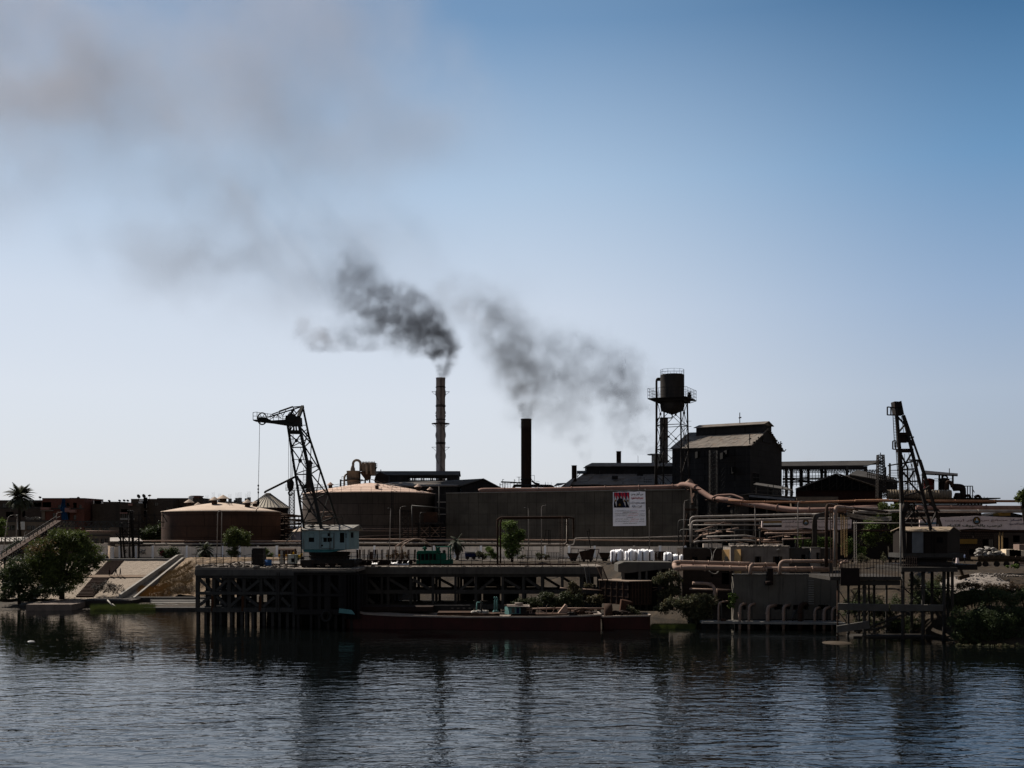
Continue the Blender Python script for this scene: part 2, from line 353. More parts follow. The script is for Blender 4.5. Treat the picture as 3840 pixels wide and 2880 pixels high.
BLUECL=mat('blue_tarpaulin',(.02,.09,.22),(.012,.055,.14),scale=1.2)
TG='town buildings behind the left bank'
# ---------------------------------------------------------------- town on the left (photo x 0..860)
block('apartment_building','long unfinished brown building with open concrete bays behind the palm tree',1,-60,268,438,462,300,12,BR_BROWN,wins=[(20,300,60,350)],open_=[(255,290,330,335),(345,285,425,333),(230,375,262,440),(60,385,140,440)],zb=7,slabs=(345,),group=TG)
tb=block('apartment_building','red brick apartment building draped with a blue tarpaulin',1,438,246,872,470,296,14,BR_RED,wins=[(600,312,632,350),(818,312,846,352),(690,290,722,325),(700,395,722,465),(760,420,790,465),(545,400,575,440)],open_=[(440,285,530,338),(757,290,795,345)],zb=7,slabs=(352,),group=TG)
g=MB();g.box(P(1,430,378,296)-Vector((0,.6,0)),P(1,560,368,296)-Vector((0,.02,0)));g.build('awning',CONC_L,tb)
g=MB();g.box(P(1,436,380,296)-Vector((0,.3,0)),P(1,470,466,296)-Vector((0,.05,0)));g.build('bay_wall',BR_TAN,tb)
for a,b,c,d in((735,365,796,390),(440,340,530,362),(690,345,735,385)):
 g=MB();p,q=P(1,a,b,296),P(1,c,d,296);g.box((p.x,294.8,p.z),(q.x,294.95,q.z));g.box((p.x,294.96,q.z-.15),(q.x,295.97,q.z));g.box((p.x,294.96,p.z),(p.x+.1,295.97,q.z));g.box((q.x-.1,294.96,p.z),(q.x,295.97,q.z));g.build('balcony',BR_PINK,tb)
g=MB();p=P(1,706,246,296);g.box((p.x,297,p.z-.3),(p.x+2,299,p.z+.2));g.build('stair_head',BR_RED,tb)
# tarpaulin hanging in folds
g=MB();pts=[];nx,nz=22,14
for j in range(nz+1):
 for i in range(nx+1):
  s,tt=i/nx,j/nz;uu=lerp(640,672,s)*(1-tt)+lerp(640,712,s)*tt if tt>.2 else lerp(648,672+60*tt,s)
  if .35<tt<.55:uu+=14*math.sin((tt-.35)/.2*math.pi)*(2*s-1)
  q=P(1,uu,lerp(250,468,tt),295.2);pts.append((q.x,q.y-.25*math.sin(s*19+tt*3)-.15,q.z))
g.add(pts,[(j*(nx+1)+i,j*(nx+1)+i+1,(j+1)*(nx+1)+i+1,(j+1)*(nx+1)+i)for j in range(nz)for i in range(nx)],True)
o=g.build('tarpaulin',BLUECL,None,label='blue tarpaulin hanging down the front of the red brick building',cat='tarpaulin')
wt=block('workshop_building','low tan building with dark windows below the palm tree',1,-40,478,600,645,262,10,BR_TAN,wins=[(52,525,100,572),(104,525,152,572),(276,528,318,570),(322,528,364,570),(392,528,424,568),(428,528,462,568),(500,528,560,568)],zb=7.1,slabs=(484,),group=TG)
g=MB();p,q=P(1,182,488,262),P(1,258,570,262);g.box((p.x,261.85,p.z),(q.x,261.95,q.z));g.build('white_board',WHITE,None,label='square white board on the low tan building left',cat='board')
g=MB();rn=random.Random(5)
for i in range(26):
 q=P(1,rn.uniform(262,420),468-rn.uniform(0,22),266);g.bar(q,q+Vector((rn.uniform(-1.6,1.6),rn.uniform(-.8,.8),rn.uniform(-.1,.5))),.12,.1)
g.build('timber_pile',CONC_L,None,label='heap of pale timber on the tan roof behind the palm',cat='timber pile',kind='stuff')
block('annex_building','small pinkish brick building between the two apartment blocks',1,868,398,992,476,305,9,mat('dusty_brick',(.26,.165,.12),(.18,.12,.09),grid=(.5,.2,.02,.5)),zb=7,group=TG)
dish(1,930,368,303,1.35,'large pale satellite dish standing in the gap between two blocks',None,35,2.2)
t=block('apartment_building','big dark brown block with broken parapet left of the three dishes',1,958,284,1236,478,300,14,BR_DK,wins=[(1215,285,1232,310)],zb=7,group=TG)
g=MB();
for i in range(8):q=P(1,968+i*10.2,300,299.9);g.box((q.x,299.85,q.z-.05),(q.x+.55+.3*(i%2),299.96,q.z+.85))
g.build('parapet_cutout',WHITE,t)  # white boxes painted as bright cutouts in the parapet
t=block('apartment_building','dark block with white balconies under the satellite dishes',1,1236,300,1460,478,297,12,BR_DK,wins=[(1345,300,1375,325),(1255,405,1300,450),(1300,405,1345,450),(1410,290,1435,330)],open_=[(1254,358,1330,395)],zb=7,group=TG)
for a,b,c,d,m_ in((1254,392,1332,404,BR_PINK),(1258,450,1400,470,CONC_P),(1340,300,1378,322,BR_PINK)):
 g=MB();p,q=P(1,a,b,297),P(1,c,d,297);g.box((p.x,296.1,p.z),(q.x,296.97,q.z));g.build('balcony',m_,t)
t=block('apartment_building','tall dark block carrying satellite dishes, white stairwell on its front',1,1358,254,1790,480,301,14,BR_DK,wins=[(1410,290,1432,315),(1600,290,1640,320),(1722,338,1748,360)],zb=7,group=TG)
for a,b,c,d in((1462,256,1534,276),(1455,282,1521,342),(1452,374,1522,432)):
 g=MB();p,q=P(1,a,b,301),P(1,c,d,301);g.box((p.x,299.6,q.z),(q.x,300.97,p.z));g.m=1;r_=P(1,(a+c)/2+8,(b+d)/2-6,301);g.box((r_.x,299.55,r_.z-1.1),(r_.x+1.1,299.6,r_.z+.6));g.build('stairwell',[WHITE,BLACK],t)
for u,v,rr,tl,lb in((1437,225,.62,62,'left dish of the pair tilted on the tall dark block'),(1492,222,.62,62,'second tilted satellite dish on the tall dark block, above the white stairwell'),(1552,218,.5,5,'round upright satellite dish, rightmost on the tall dark block')):
 dish(1,u,v,303,rr,lb,'rooftop satellite dishes',tl,2.2)
for i,(u,v,Y)in enumerate(((415,236,302),(814,240,298),(1133,272,302),(1288,268,299),(1240,270,303),(1325,270,299))):
 dish(1,u,v,Y,.4,['small dish on the long brown roof beside the palm','small dish on the right corner of the red brick roof','small dish in the middle of the big brown block roof','small dish above the white balconies','tiny dish at the right end of the big brown block','tiny dish right of the one above the balconies'][i],'rooftop satellite dishes',30,.9)
t=block('apartment_building','dark block with a red brick roof tower behind the left tank',2,-30,246,440,400,306,14,BR_DK,wins=[(60,335,88,365),(112,325,165,365),(175,325,225,360)],zb=7,group=TG)
g=MB();p,q=P(2,328,226,308),P(2,404,300,308);g.box((p.x,308,q.z),(q.x,312,p.z));g.box((p.x-.2,307.8,p.z),(q.x+.2,312.2,p.z+.25));g.build('roof_tower',BR_RED,t)
g=MB();p=P(2,321,262,306.4);g.lathe((p.x,p.y,p.z-.9),[(0,0),(.8,0),(.8,1.9),(.3,2.2),(0,2.2)],12);g.build('water_drum',WHITE,None,label='white water drum on the roof left of the brick roof tower',cat='water drum')
t=block('unfinished_building','long unfinished roofline with concrete column stubs behind the left tank',2,415,282,925,420,345,16,CONC_L,zb=7,wins=[(470,290,500,312),(560,290,590,312),(690,290,720,312),(800,290,830,312)],group=TG)
for i,u in enumerate((432,484,549,614,660,722,779,795,827,893,920)):
 g=MB();p=P(2,u,284,346);h=(.8,1.8,2.6,2.2,1.5,2.1,1.2,2.4,2.6,2.2,2.8)[i];g.box((p.x-.45,346,p.z),(p.x+.45,347,p.z+h*.55))
 g.m=1
 for dx in(-.35,-.1,.15,.35):g.bar((p.x+dx,346.4,p.z+h*.55),(p.x+dx*1.3,346.4,p.z+h*1.25),.025)
 g.build('column_stub',[CONC_L,STEEL],t)
block('back_house','tan house with two rows of dark windows behind the big tree',1,880,545,1142,716,252,9,BR_TAN,wins=[(950,548,985,580),(990,548,1025,580),(1054,548,1090,580),(1094,548,1128,580),(952,662,985,708),(990,662,1022,708),(1048,662,1082,708),(1088,662,1120,708)],zb=7.2,slabs=(546,628),group=TG)
# ================================================================ tanks and silos
TANK_A=mat('rusty_tank_shell',(.195,.105,.07),(.10,.062,.048),scale=.18,streak=.75,col3=(.045,.034,.03),bump=.15,grid=(7.,2.55,.05,.5))
TANK_B=mat('faded_tank_shell',(.195,.155,.13),(.12,.095,.08),scale=.22,streak=.7,col3=(.06,.048,.043),bump=.15,grid=(7.,2.6,.05,.5))
TROOF_A=mat('dusty_tank_roof',(.405,.325,.26),(.32,.255,.2),scale=.3,col3=(.24,.17,.13))
TROOF_B=mat('pink_tank_roof',(.41,.305,.245),(.34,.25,.2),scale=.25,col3=(.24,.14,.11))
def tank(name,label,cx,cy,r,z0,z1,zr,shell,roof,n=72,vents=(),bands=3,streaks=6):
 t=thing(name,label,'tank',(cx,cy,z0))
 g=MB();H=z1-z0
 for i in range(bands):g.lathe((cx,cy,z0),[(r,H*i/bands),(r,H*(i+1)/bands)],n);g.lathe((cx,cy,z0),[(r+.06,H*(i+1)/bands-.1),(r+.06,H*(i+1)/bands)],n)
 g.build('shell',shell,t)
 g=MB();q=[(r+.15,z1-.02),(r+.15,z1+.08)];m_=8
 for i in range(1,m_+1):k_=1-i/m_;q.append((max(.01,(r+.1)*k_),z1+.1+(zr-z1)*(1-k_**1.25)))
 g.lathe((cx,cy,0),q,n);g.build('roof',roof,t)
 return t
def vent(x,y,z,r,h,m,par,name='vent'):
 g=MB();g.lathe((x,y,z-.4),[(r*.55,0),(r*.55,h*.6+.4)],12);o=g.build(name,RUST,par)
 g=MB();g.lathe((x,y,z+h*.6),[(r*1.05,-.02),(r,.05),(.03,h*.55)],14);g.build('cap',m,o);return o
# left tank, front at Y=243
cx,Y0=0,256.
r=M2(2,1195,Y0)/2*1.0;cx=PX(2,642,Y0);z1=14+(HOR-(1780+386/2.7656))/FPX*(Y0-4)
zt=PZ(2,288,Y0)
t=tank('storage_tank','wide squat rusty tank with shallow dusty roof and mushroom vents',cx,Y0,r,7.1,z1,zt,TANK_A,TROOF_A)
for u,v,s,dy in((303,345,1.0,-2),(395,335,.8,5),(565,340,1.05,-5),(907,343,1.0,-4),(985,338,.9,3)):
 x=PX(2,u,Y0+dy);rr=math.hypot(x-cx,dy);k_=1-rr/(r+.1);zz=z1+.1+(zt-z1)*(1-(rr/(r+.1))**1.25)
 vent(x,Y0+dy,zz,1.15*s,1.5*s,TROOF_A,t)
vent(PX(2,655,Y0),Y0,zt-.1,1.5,1.7,TROOF_A,t)
g=MB();a=Vector((PX(2,655,Y0),Y0,zt+.35));
for dx in(0,.7):g.tube([a+Vector((dx,0,0)),Vector((PX(2,790,Y0)+dx,Y0-6,zt-.55))],.05,5)
for i in range(5):q=a+(Vector((PX(2,790,Y0),Y0-6,zt-.55))-a)*(i/4);g.bar(q,q+Vector((.7,0,0)),.05);g.bar(q,q-Vector((0,0,.9)),.05)
g.build('roof_ladder',RUST_D,t)
# conical ribbed silo
Ys=292.;cx2=PX(2,1122,Ys);r2=M2(2,432,Ys)/2;ze=PZ(2,342,Ys);zp=PZ(2,200,Ys)
t=thing('silo','dark round silo with tall ribbed conical roof behind the wide tank','silo',(cx2,Ys,7.1))
g=MB();g.lathe((cx2,Ys,7.1),[(r2-.3,0),(r2-.3,ze-7.1)],48);g.build('shell',RUST_D,t)
g=MB();rt=M2(2,52,Ys)/2;g.lathe((cx2,Ys,0),[(r2+.1,ze-.15),(r2+.1,ze),(rt,zp),(rt,zp+.25),(0,zp+.3)],48,False)
g.build('roof',mat('silo_roof_sheet',(.52,.47,.38),(.42,.38,.31),scale=.4),t)
for i in range(36):
 a_=2*math.pi*i/36;c_,s_=math.cos(a_),math.sin(a_);g=MB();g.bar((cx2+(r2+.1)*c_,Ys+(r2+.1)*s_,ze+.06),(cx2+rt*c_,Ys+rt*s_,zp+.06),.05,.1);g.build('rib',STEEL_G,t)
g=MB();top=P(2,1095,188,Ys);g.tube([(cx2-.6,Ys-1,zp+.2),top+Vector((0,-1,.2)),P(8,540,780,290)],.28,8,bend=.5);g.bar(P(8,540,780,290),P(8,540,780,290)+Vector((0,0,-1.5)),.3);g.build('feed_pipe',STEEL,t)
g=MB();g.tube([P(2,1335,342,Ys),P(2,1338,470,Ys)],.12,6);g.build('downpipe',STEEL,t)
# elevator leg that feeds the silo
t=thing('bucket_elevator','slim dark elevator column seen through the crane jib','elevator',P(8,662,1200,288))
g=MB();a,b=P(8,640,945,288),P(8,682,655,288);g.box((a.x,287,7.2),(b.x,289,b.z));g.lathe(((a.x+b.x)/2,288,b.z),[(1.1,-.2),(1.1,0),(.5,.8),(0,.8)],10);g.build('column',STEEL,t)
g=MB()
for i in range(14):p=P(8,608,740+i*14,288);g.bar(p,p+Vector((M2(8,26,288),0,0)),.08)
g.bar(P(8,608,700,288),P(8,600,945,288),.09);g.bar(P(8,634,700,288),P(8,630,945,288),.09);g.build('ladder',STEEL,t)
g=MB()
for v in(655,685):g.bar(P(8,680,v,288),P(8,712,v,288),.07)
for u in(690,701,712):g.bar(P(8,u,655,288),P(8,u,688,288),.07)
g.bar(P(8,625,887,288),P(8,735,887,288),.12);g.bar(P(8,625,870,288),P(8,735,870,288),.06);g.bar(P(8,625,855,288),P(8,735,855,288),.06)
g.build('platform_rail',STEEL,t)
# thin far lattice mast with a long platform
Yt=400.
t=thing('lattice_mast','thin far lattice mast with a long railed crossarm beyond the silo','mast',(PX(8,495,Yt),Yt,7))
def lattice(g,a,b,w,n,r=.08,faces=2,dirx=Vector((1,0,0)),diry=Vector((0,1,0)),w2=None):
 a=Vector(a);b=Vector(b);w2=w2 or w
 cs=[(-1,-1),(1,-1),(1,1),(-1,1)]
 def c(i,s):ww=lerp(w,w2,s)/2;return a.lerp(b,s)+dirx*cs[i][0]*ww+diry*cs[i][1]*ww
 for i in range(4):g.bar(c(i,0),c(i,1),r*1.6)
 for k_ in range(n):
  s0,s1=k_/n,(k_+1)/n
  for i in range(4):
   j=(i+1)%4;g.bar(c(i,s0),c(j,s1),r);g.bar(c(j,s0),c(i,s1),r)if faces>2 else None;g.bar(c(i,s1),c(j,s1),r)
 return g
g=MB();lattice(g,(PX(8,496,Yt),Yt,7),P(8,496,918,Yt),M2(8,46,Yt),17,.1,3);g.build('mast',STEEL_G,t)
g=MB();a,b=P(8,436,916,Yt),P(8,640,916,Yt)
g.bar(a,b,.16);g.bar(P(8,436,893,Yt),P(8,640,893,Yt),.12);g.bar(P(8,436,862,Yt),P(8,792,862,Yt),.1);g.bar(P(8,640,916,Yt),P(8,792,916,Yt),.14);g.bar(P(8,640,893,Yt),P(8,792,893,Yt),.1)
for i in range(29):g.bar(P(8,436+i*12.7,862,Yt),P(8,436+i*12.7,916,Yt),.08)
for i in range(14):g.bar(P(8,436+i*25.4,893,Yt),P(8,448.7+i*25.4,916,Yt),.07);g.bar(P(8,461.4+i*25.4,893,Yt),P(8,448.7+i*25.4,916,Yt),.07)
g.build('crossarm',STEEL_G,t)
# big faded tank right of the crane
Y1=270.;xa,xb=PX(2,1490,Y1),PX(3,1215,Y1);cx3,r3=(xa+xb)/2,(xb-xa)/2
z1=14+(HOR-(1780+184/2.7656))/FPX*(Y1-r3);z1=14+(HOR-1846)/FPX*(Y1-r3+.3);zt=PZ(3,88,Y1)
t=tank('storage_tank','tall broad faded tank with pinkish roof, railing and roof vents',cx3,Y1,r3,7.1,z1,zt,TANK_B,TROOF_B,bands=4)
for u,v,dy,s in((108,175,-3,.9),(590,172,-12,.8),(1018,180,-5,1.0),(1142,186,-2,.8)):
 x=PX(3,u,Y1+dy);rr=math.hypot(x-cx3,dy);zz=z1+.1+(zt-z1)*(1-(min(1,rr/(r3+.1)))**1.25);vent(x,Y1+dy,zz,1.0*s,1.5*s,TROOF_B,t)
g=MB();n=44
for i in range(n):
 a0,a1=2*math.pi*i/n,2*math.pi*(i+1)/n;p=Vector((cx3+r3*math.cos(a0),Y1+r3*math.sin(a0),z1+.1));q=Vector((cx3+r3*math.cos(a1),Y1+r3*math.sin(a1),z1+.1))
 g.bar(p,p+Vector((0,0,1.15)),.06)
 for h in(1.15,.6):g.bar(p+Vector((0,0,h)),q+Vector((0,0,h)),.05)
g.build('railing',RUST_D,t)
g=MB();ap=Vector((cx3,Y1,zt+.1))
for da in(-2.5,-2.05,-1.05,-.6):
 e=Vector((cx3+(r3-.2)*math.cos(da),Y1+(r3-.2)*math.sin(da),z1+1.1));g.bar(ap+Vector((0,0,.9)),e,.09);g.bar(ap,e-Vector((0,0,.9)),.09)
 for k_ in range(1,6):q=ap.lerp(e-Vector((0,0,.9)),k_/6);g.bar(q,q+Vector((0,0,.95)),.06)
g.build('roof_rail',RUST_D,t)
# external ladder shaft on the tank front
g=MB()
for u in(742,758):a=P(3,u,170,Y1-r3-.35);b=P(3,u,560,Y1-r3-.35);b.z=7.2;g.bar(a,b,.16)
for i in range(34):a=P(3,742,176+i*15,Y1-r3-.35);g.bar(a,a+Vector((M2(3,16,Y1-r3),0,0)),.08)
g.build('ladder',STEEL,t)
# small pale tank behind the crane house
Y2=249.;cx4=PX(2,1560,Y2);r4=5.7
z1=PZ(2,592,Y2-r4);zt=PZ(2,528,Y2)
tank('storage_tank','small pale tank with dusty roof half hidden by the blue crane house',cx4,Y2+6,r4,7.1,z1,zt+.2,mat('pale_tank_shell',(.36,.32,.33),(.24,.21,.21),streak=.8,col3=(.12,.09,.08)),TROOF_A,40)
# ================================================================ factory halls
ROOF_D=mat('sooty_roof_sheet',(.25,.22,.19),(.155,.135,.12),scale=.35,col3=(.19,.12,.08),fac3=.5,bump=.5,bscale=2.5)
ROOF_G=mat('grey_roof_sheet',(.19,.178,.165),(.12,.112,.105),scale=.4,col3=(.15,.14,.13),bump=.3)
HALL=mat('sooty_hall_wall',(.06,.055,.055),(.038,.035,.036),scale=.3,streak=.6,col3=(.10,.09,.085),grid=(2.4,1.6,.04,.5))
WALL_G=mat('bare_concrete_wall',(.098,.088,.073),(.058,.052,.044),scale=.22,streak=.75,raw=True,col3=(.03,.026,.022),grid=(2.27,2.6,.035,0),bump=.15)
CHIM=mat('soot_streaked_chimney',(.50,.45,.44),(.34,.30,.29),scale=.5,streak=.55,col3=(.09,.06,.05))
CHIM_B=mat('rust_brown_chimney',(.12,.075,.062),(.07,.048,.044),scale=.3,streak=.7,col3=(.19,.09,.05))
PW=250.
# long bare concrete wall of the warehouse with the pipe along its top
x0,x1=PX(3,1308,PW),PX(5,466,PW);zt=PZ(3,196,PW)
t=thing('warehouse','long windowless grey concrete warehouse with panel joints carrying the banner','warehouse',((x0+x1)/2,PW,7.2))
g=MB();zr=PZ(5,158,PW);x2=PX(5,578,PW+26)
g.prism([(x0,PW,7.1),(x1,PW,7.1),(x1,PW,zr),(x0,PW,zt)],(0,.5,0));g.prism([(x1+.001,PW,7.1),(x1+.001,PW,zr),(x2,PW+26,zr),(x2,PW+26,7.1)],(-.5,.1,0));g.prism([(x0,PW+.5,7.1),(x0,PW+26,7.1),(x0,PW+26,zt),(x0,PW+.5,zt)],(.5,0,0));g.prism([(x0+.5,PW+25.5,7.1),(x2-.5,PW+25.5,7.1),(x2-.5,PW+25.5,zr),(x0+.5,PW+25.5,zt)],(0,.5,0));g.build('wall',WALL_G,t)
g=MB();g.prism([(x0+.5,PW+.5,zt-.5),(x1-.6,PW+.5,zr-.5),(x2-.6,PW+25.5,zr-.5),(x0+.5,PW+25.5,zt-.5)],(0,0,.2));g.build('roof',CONC,t)
g=MB();g.prism([(x0-.05,PW-.15,zt),(x1+.1,PW-.15,zr),(x1+.1,PW-.15,zr+.22),(x0-.05,PW-.15,zt+.22)],(0,.65,0));g.build('coping',CONC_L,t)
# dark gap building between tank and warehouse
block('service_building','dark narrow building with pipes between the faded tank and the warehouse',3,1190,205,1320,720,262,10,HALL,zb=7.2,open_=[(1215,284,1300,292)])
# steam main on the warehouse roof edge, over the gate and away to the right
def pipe(name,label,pts,r,m,cat='pipe',group=None,n=10,bend=1.2,flange=(),sup=None,parent=None):
 g=MB();g.tube(pts,r,n,bend=bend);
 if parent is not None:return g.build(name,m,parent)
 if not flange and not sup:return g.build(name,m,None,label=label,cat=cat,group=group)
 t=thing(name,label,cat,Vector(pts[0]),group);g.build('pipe_run',m,t)
 for f in flange:
  tot=sum((Vector(b)-Vector(a)).length for a,b in zip(pts,pts[1:]));d=f*tot;p=None
  for a,b in zip(pts,pts[1:]):
   l=(Vector(b)-Vector(a)).length
   if d<=l:dr=(Vector(b)-Vector(a)).normalized();p=Vector(a)+dr*d;break
   d-=l
  if p is not None:h=MB();h.tube([p-dr*.06,p+dr*.06],r*1.3,n);h.build('flange',m,t)
 for q in(sup or()):
  h=MB();h.bar(q[0],q[1],.16);h.build('support',STEEL_G,t)
 return t
Yp=PW+.9
pts=[P(4,-10,176,Yp),P(4,20,164,Yp),P(4,600,162,Yp),P(4,1768,138,Yp),P(5,400,128,Yp-.3),P(5,430,100,Yp-2),P(5,545,112,Yp-6),P(5,745,250,240),P(5,850,256,236),P(5,1150,308,232),P(5,1500,358,228),P(5,1650,372,226),P(6,880,344,225),P(6,1110,340,225),P(7,10,302,226),P(7,210,296,226)]
smain=pipe('steam_main','thick faded red steam main dropping off the warehouse roof and crossing right',pts,.62,PIPE_R,'pipe',None,14,1.6,(.06,.14,.22,.3,.38,.46,.55,.63,.7,.78,.85,.93),[((P(4,u,150,Yp)),P(4,u,176,Yp))for u in(200,500,850,1200,1600)])
g=MB();p=P(5,472,118,Yp-3);g.tube([p,p+Vector((1.2,-1,1.0))],.78,14);g.build('end_cap',PIPE_B,smain)
for i,u in enumerate((560,745,985)):
 b=P(5,u,200+i*30,238-i*3);t=thing('pipe_tower',['lattice pipe tower at the warehouse corner','second lattice tower carrying the red main before the dark hall','third lattice pipe tower right of the warehouse'][i],'pipe tower',(b.x,b.y,7.2),'lattice towers under the red main')
 g=MB();zt_=(P(5,u,(130,235,300)[i],238-i*3)).z-.6;lattice(g,(b.x,b.y,7.2),(b.x,b.y,zt_),1.5,9,.07,3);g.build('lattice',STEEL_G,t)
 g=MB();g.box((b.x-1.4,b.y-1.4,zt_),(b.x+1.4,b.y+1.4,zt_+.15));g.build('platform',RUST,t)
g=MB();p=P(5,760,190,241);lattice(g,(p.x,241,7.2),(p.x,241,P(5,740,-250,241).z),1.6,26,.06,3);
for k_ in range(9):q=P(5,720,-30+k_*50,240.2);g.bar(q,q+Vector((.9,0,1.1)),.05);g.bar(q+Vector((2.6,0,0)),q+Vector((3.4,0,1.1)),.05)
g.build('antenna_mast',STEEL_G,None,label='thin brown lattice mast standing in front of the dark sheer hall',cat='mast')
# hall 1 behind the faded tank
def hall(name,label,xL,xR,Yf,dep,ze,zp,wm,rm,mon=None,gable_m=None,open_band=None):
 """long hall with the ridge along x: front wall, roof slopes, gable ends, optional roof monitor (x0,x1,z0,z1,zr,half)"""
 t=thing(name,label,'factory hall',((xL+xR)/2,Yf,7.2));ym=Yf+dep/2
 g=MB();g.box((xL,Yf,7.1),(xR,Yf+.3,ze));g.box((xL,Yf+dep-.3,7.1),(xR,Yf+dep,ze))
 for x in(xL,xR-.3):g.prism([(x,Yf+.3,7.1),(x,Yf+dep-.3,7.1),(x,Yf+dep-.3,ze),(x,ym,zp-.3),(x,Yf+.3,ze)],(.3,0,0))
 g.build('wall',wm,t)
 g=MB();o=.7
 g.slab((xL-o,Yf-o,ze-.2),(xR+o,Yf-o,ze-.2),(xR+o,ym,zp),(xL-o,ym,zp),.2);g.slab((xR+o,Yf+dep+o,ze-.2),(xL-o,Yf+dep+o,ze-.2),(xL-o,ym,zp),(xR+o,ym,zp),.2);g.build('roof',rm,t)
 g=MB();g.box((xL-o,Yf-o-.02,ze-.55),(xR+o,Yf-o+.15,ze-.2));g.build('gutter',STEEL,t)
 if mon:
  a,b,z0,z1,zr,hf=mon;th=(z1-z0)
  nsp=9
  if open_band:
   for i in range(nsp+1):
    x=lerp(a,b,i/nsp)
    for y in(ym-hf,ym+hf):g=MB();g.box((x-.18,y-.18,z0-.6),(x+.18,y+.18,z1));g.build('post',STEEL,t)
   g=MB()
   for y in(ym-hf,ym+hf):
    g.box((a,y-.1,z0-.2),(b,y+.1,z0+.15));g.box((a,y-.1,lerp(z0,z1,.62)),(b,y+.1,z1))
    for i in range(40):x=lerp(a,b,(i+.5)/40);g.bar((x,y,z0),(x,y,z1),.07)
    g.bar((a,y,lerp(z0,z1,.42)),(b,y,lerp(z0,z1,.42)),.08)
   g.build('monitor_frame',STEEL,t)
   g=MB();g.box((b-3.2,ym-hf-.12,z0-.5),(b,ym+hf+.12,z1));g.box((a,ym-hf-.12,z0-.5),(a+9,ym+hf+.12,z1));g.build('monitor_end',wm,t)
  else:
   g=MB();g.box((a,ym-hf,z0-2.5),(b,ym+hf,z1));g.build('monitor_wall',wm,t)
  g=MB();g.slab((a-.5,ym-hf-.5,z1),(b+.5,ym-hf-.5,z1),(b+.5,ym,zr),(a-.5,ym,zr),.15);g.slab((b+.5,ym+hf+.5,z1),(a-.5,ym+hf+.5,z1),(a-.5,ym,zr),(b+.5,ym,zr),.15)
  g.prism([(a,ym-hf,z1-.1),(a,ym+hf,z1-.1),(a,ym,zr-.16)],(.2,0,0));g.prism([(b-.2,ym-hf,z1-.1),(b-.2,ym+hf,z1-.1),(b-.2,ym,zr-.16)],(.2,0,0));g.build('monitor_roof',rm,t)
 return t
def rothall(name,label,c,ang,L_,W_,ze,zp,wm,rm,mon=None,wins=(),broken=False):
 """hall turned by ang: local x along the ridge (to the left), local y across the gable; c = nearest corner"""
 t=thing(name,label,'factory hall',(c[0],c[1],7.2));ca,sa=math.cos(ang),math.sin(ang)
 def W(u,v,z):return(c[0]-ca*u+sa*v,c[1]+sa*u+ca*v,z)
 g=MB();g.prism([W(0,0,7.1),W(L_,0,7.1),W(L_,0,ze),W(0,0,ze)],Vector(W(0,.3,0))-Vector(W(0,0,0)));g.prism([W(0,W_-.3,7.1),W(L_,W_-.3,7.1),W(L_,W_-.3,ze),W(0,W_-.3,ze)],Vector(W(0,.3,0))-Vector(W(0,0,0)))
 for u in(0.002,L_-.3):g.prism([W(u,.3,7.1),W(u,W_-.3,7.1),W(u,W_-.3,ze),W(u,W_/2,zp-.25),W(u,.3,ze)],Vector(W(.3,0,0))-Vector(W(0,0,0)))
 g.build('wall',wm,t)
 n_=26 if broken else 1;rn=random.Random(2)
 for k_,(v0,v1,za,zb_)in enumerate(((-.6,W_/2,ze-.25,zp),(W_+.6,W_/2,ze-.25,zp))):
  g=MB()
  if not broken:a,b,d,e=W(-.6,v0,za),W(L_+.6,v0,za),W(L_+.6,v1,zb_),W(-.6,v1,zb_);g.slab(*((a,b,d,e)if k_ else(b,a,e,d)),.18)
  else:
   for i in range(n_):
    for j in range(9):
     u0=-.6+(L_+1.2)*i/n_;u1=u0+(L_+1.2)/n_;q0,q1=j/9,(j+1)/9;jz=rn.uniform(0,.10)
     if i==0 and rn.random()<.35:u0+=rn.uniform(.2,.6)
     a,b,d,e=[W(uu,lerp(v0,v1,q),lerp(za,zb_,q)+jz+.04)for uu,q in((u0,q0),(u1,q0),(u1,q1),(u0,q1))];g.slab(*((a,b,d,e)if k_ else(b,a,e,d)),.12)
  g.build('roof',rm,t)
 if mon:
  a,b,z0,z1,zr,hf=mon;g=MB();h=Vector(W(0,2*hf,0))-Vector(W(0,0,0))
  g.prism([W(a,W_/2-hf,z0-3),W(b,W_/2-hf,z0-3),W(b,W_/2-hf,z1),W(a,W_/2-hf,z1)],h);g.build('monitor_wall',wm,t)
  g=MB();A=[W(a-.5,W_/2-hf-.6,z1),W(b+.5,W_/2-hf-.6,z1),W(b+.5,W_/2,zr),W(a-.5,W_/2,zr)];g.slab(A[1],A[0],A[3],A[2],.15);A=[W(a-.5,W_/2+hf+.6,z1),W(b+.5,W_/2+hf+.6,z1),W(b+.5,W_/2,zr),W(a-.5,W_/2,zr)];g.slab(*A,.15)
  g.prism([W(a,W_/2-hf,z1-.1),W(a,W_/2+hf,z1-.1),W(a,W_/2,zr-.16)],Vector(W(.2,0,0))-Vector(W(0,0,0)));g.build('monitor_roof',rm,t)
 for(v0,z0,v1,z1)in wins:
  g=MB();g.prism([W(-.03,v0,z0),W(-.03,v1,z0),W(-.03,v1,z1),W(-.03,v0,z1)],Vector(W(.02,0,0))-Vector(W(0,0,0)));p_=g.build('window',BLACK,t)
  g=MB()
  for q in(0,.5,1):v=lerp(v0,v1,q);g.bar(W(-.07,v,z0),W(-.07,v,z1),.1)
  for q in(0,.34,.67,1):z=lerp(z0,z1,q);g.bar(W(-.07,v0,z),W(-.07,v1,z),.1)
  g.build('frame',STEEL_G,p_)
 return t,W
Yh=300.
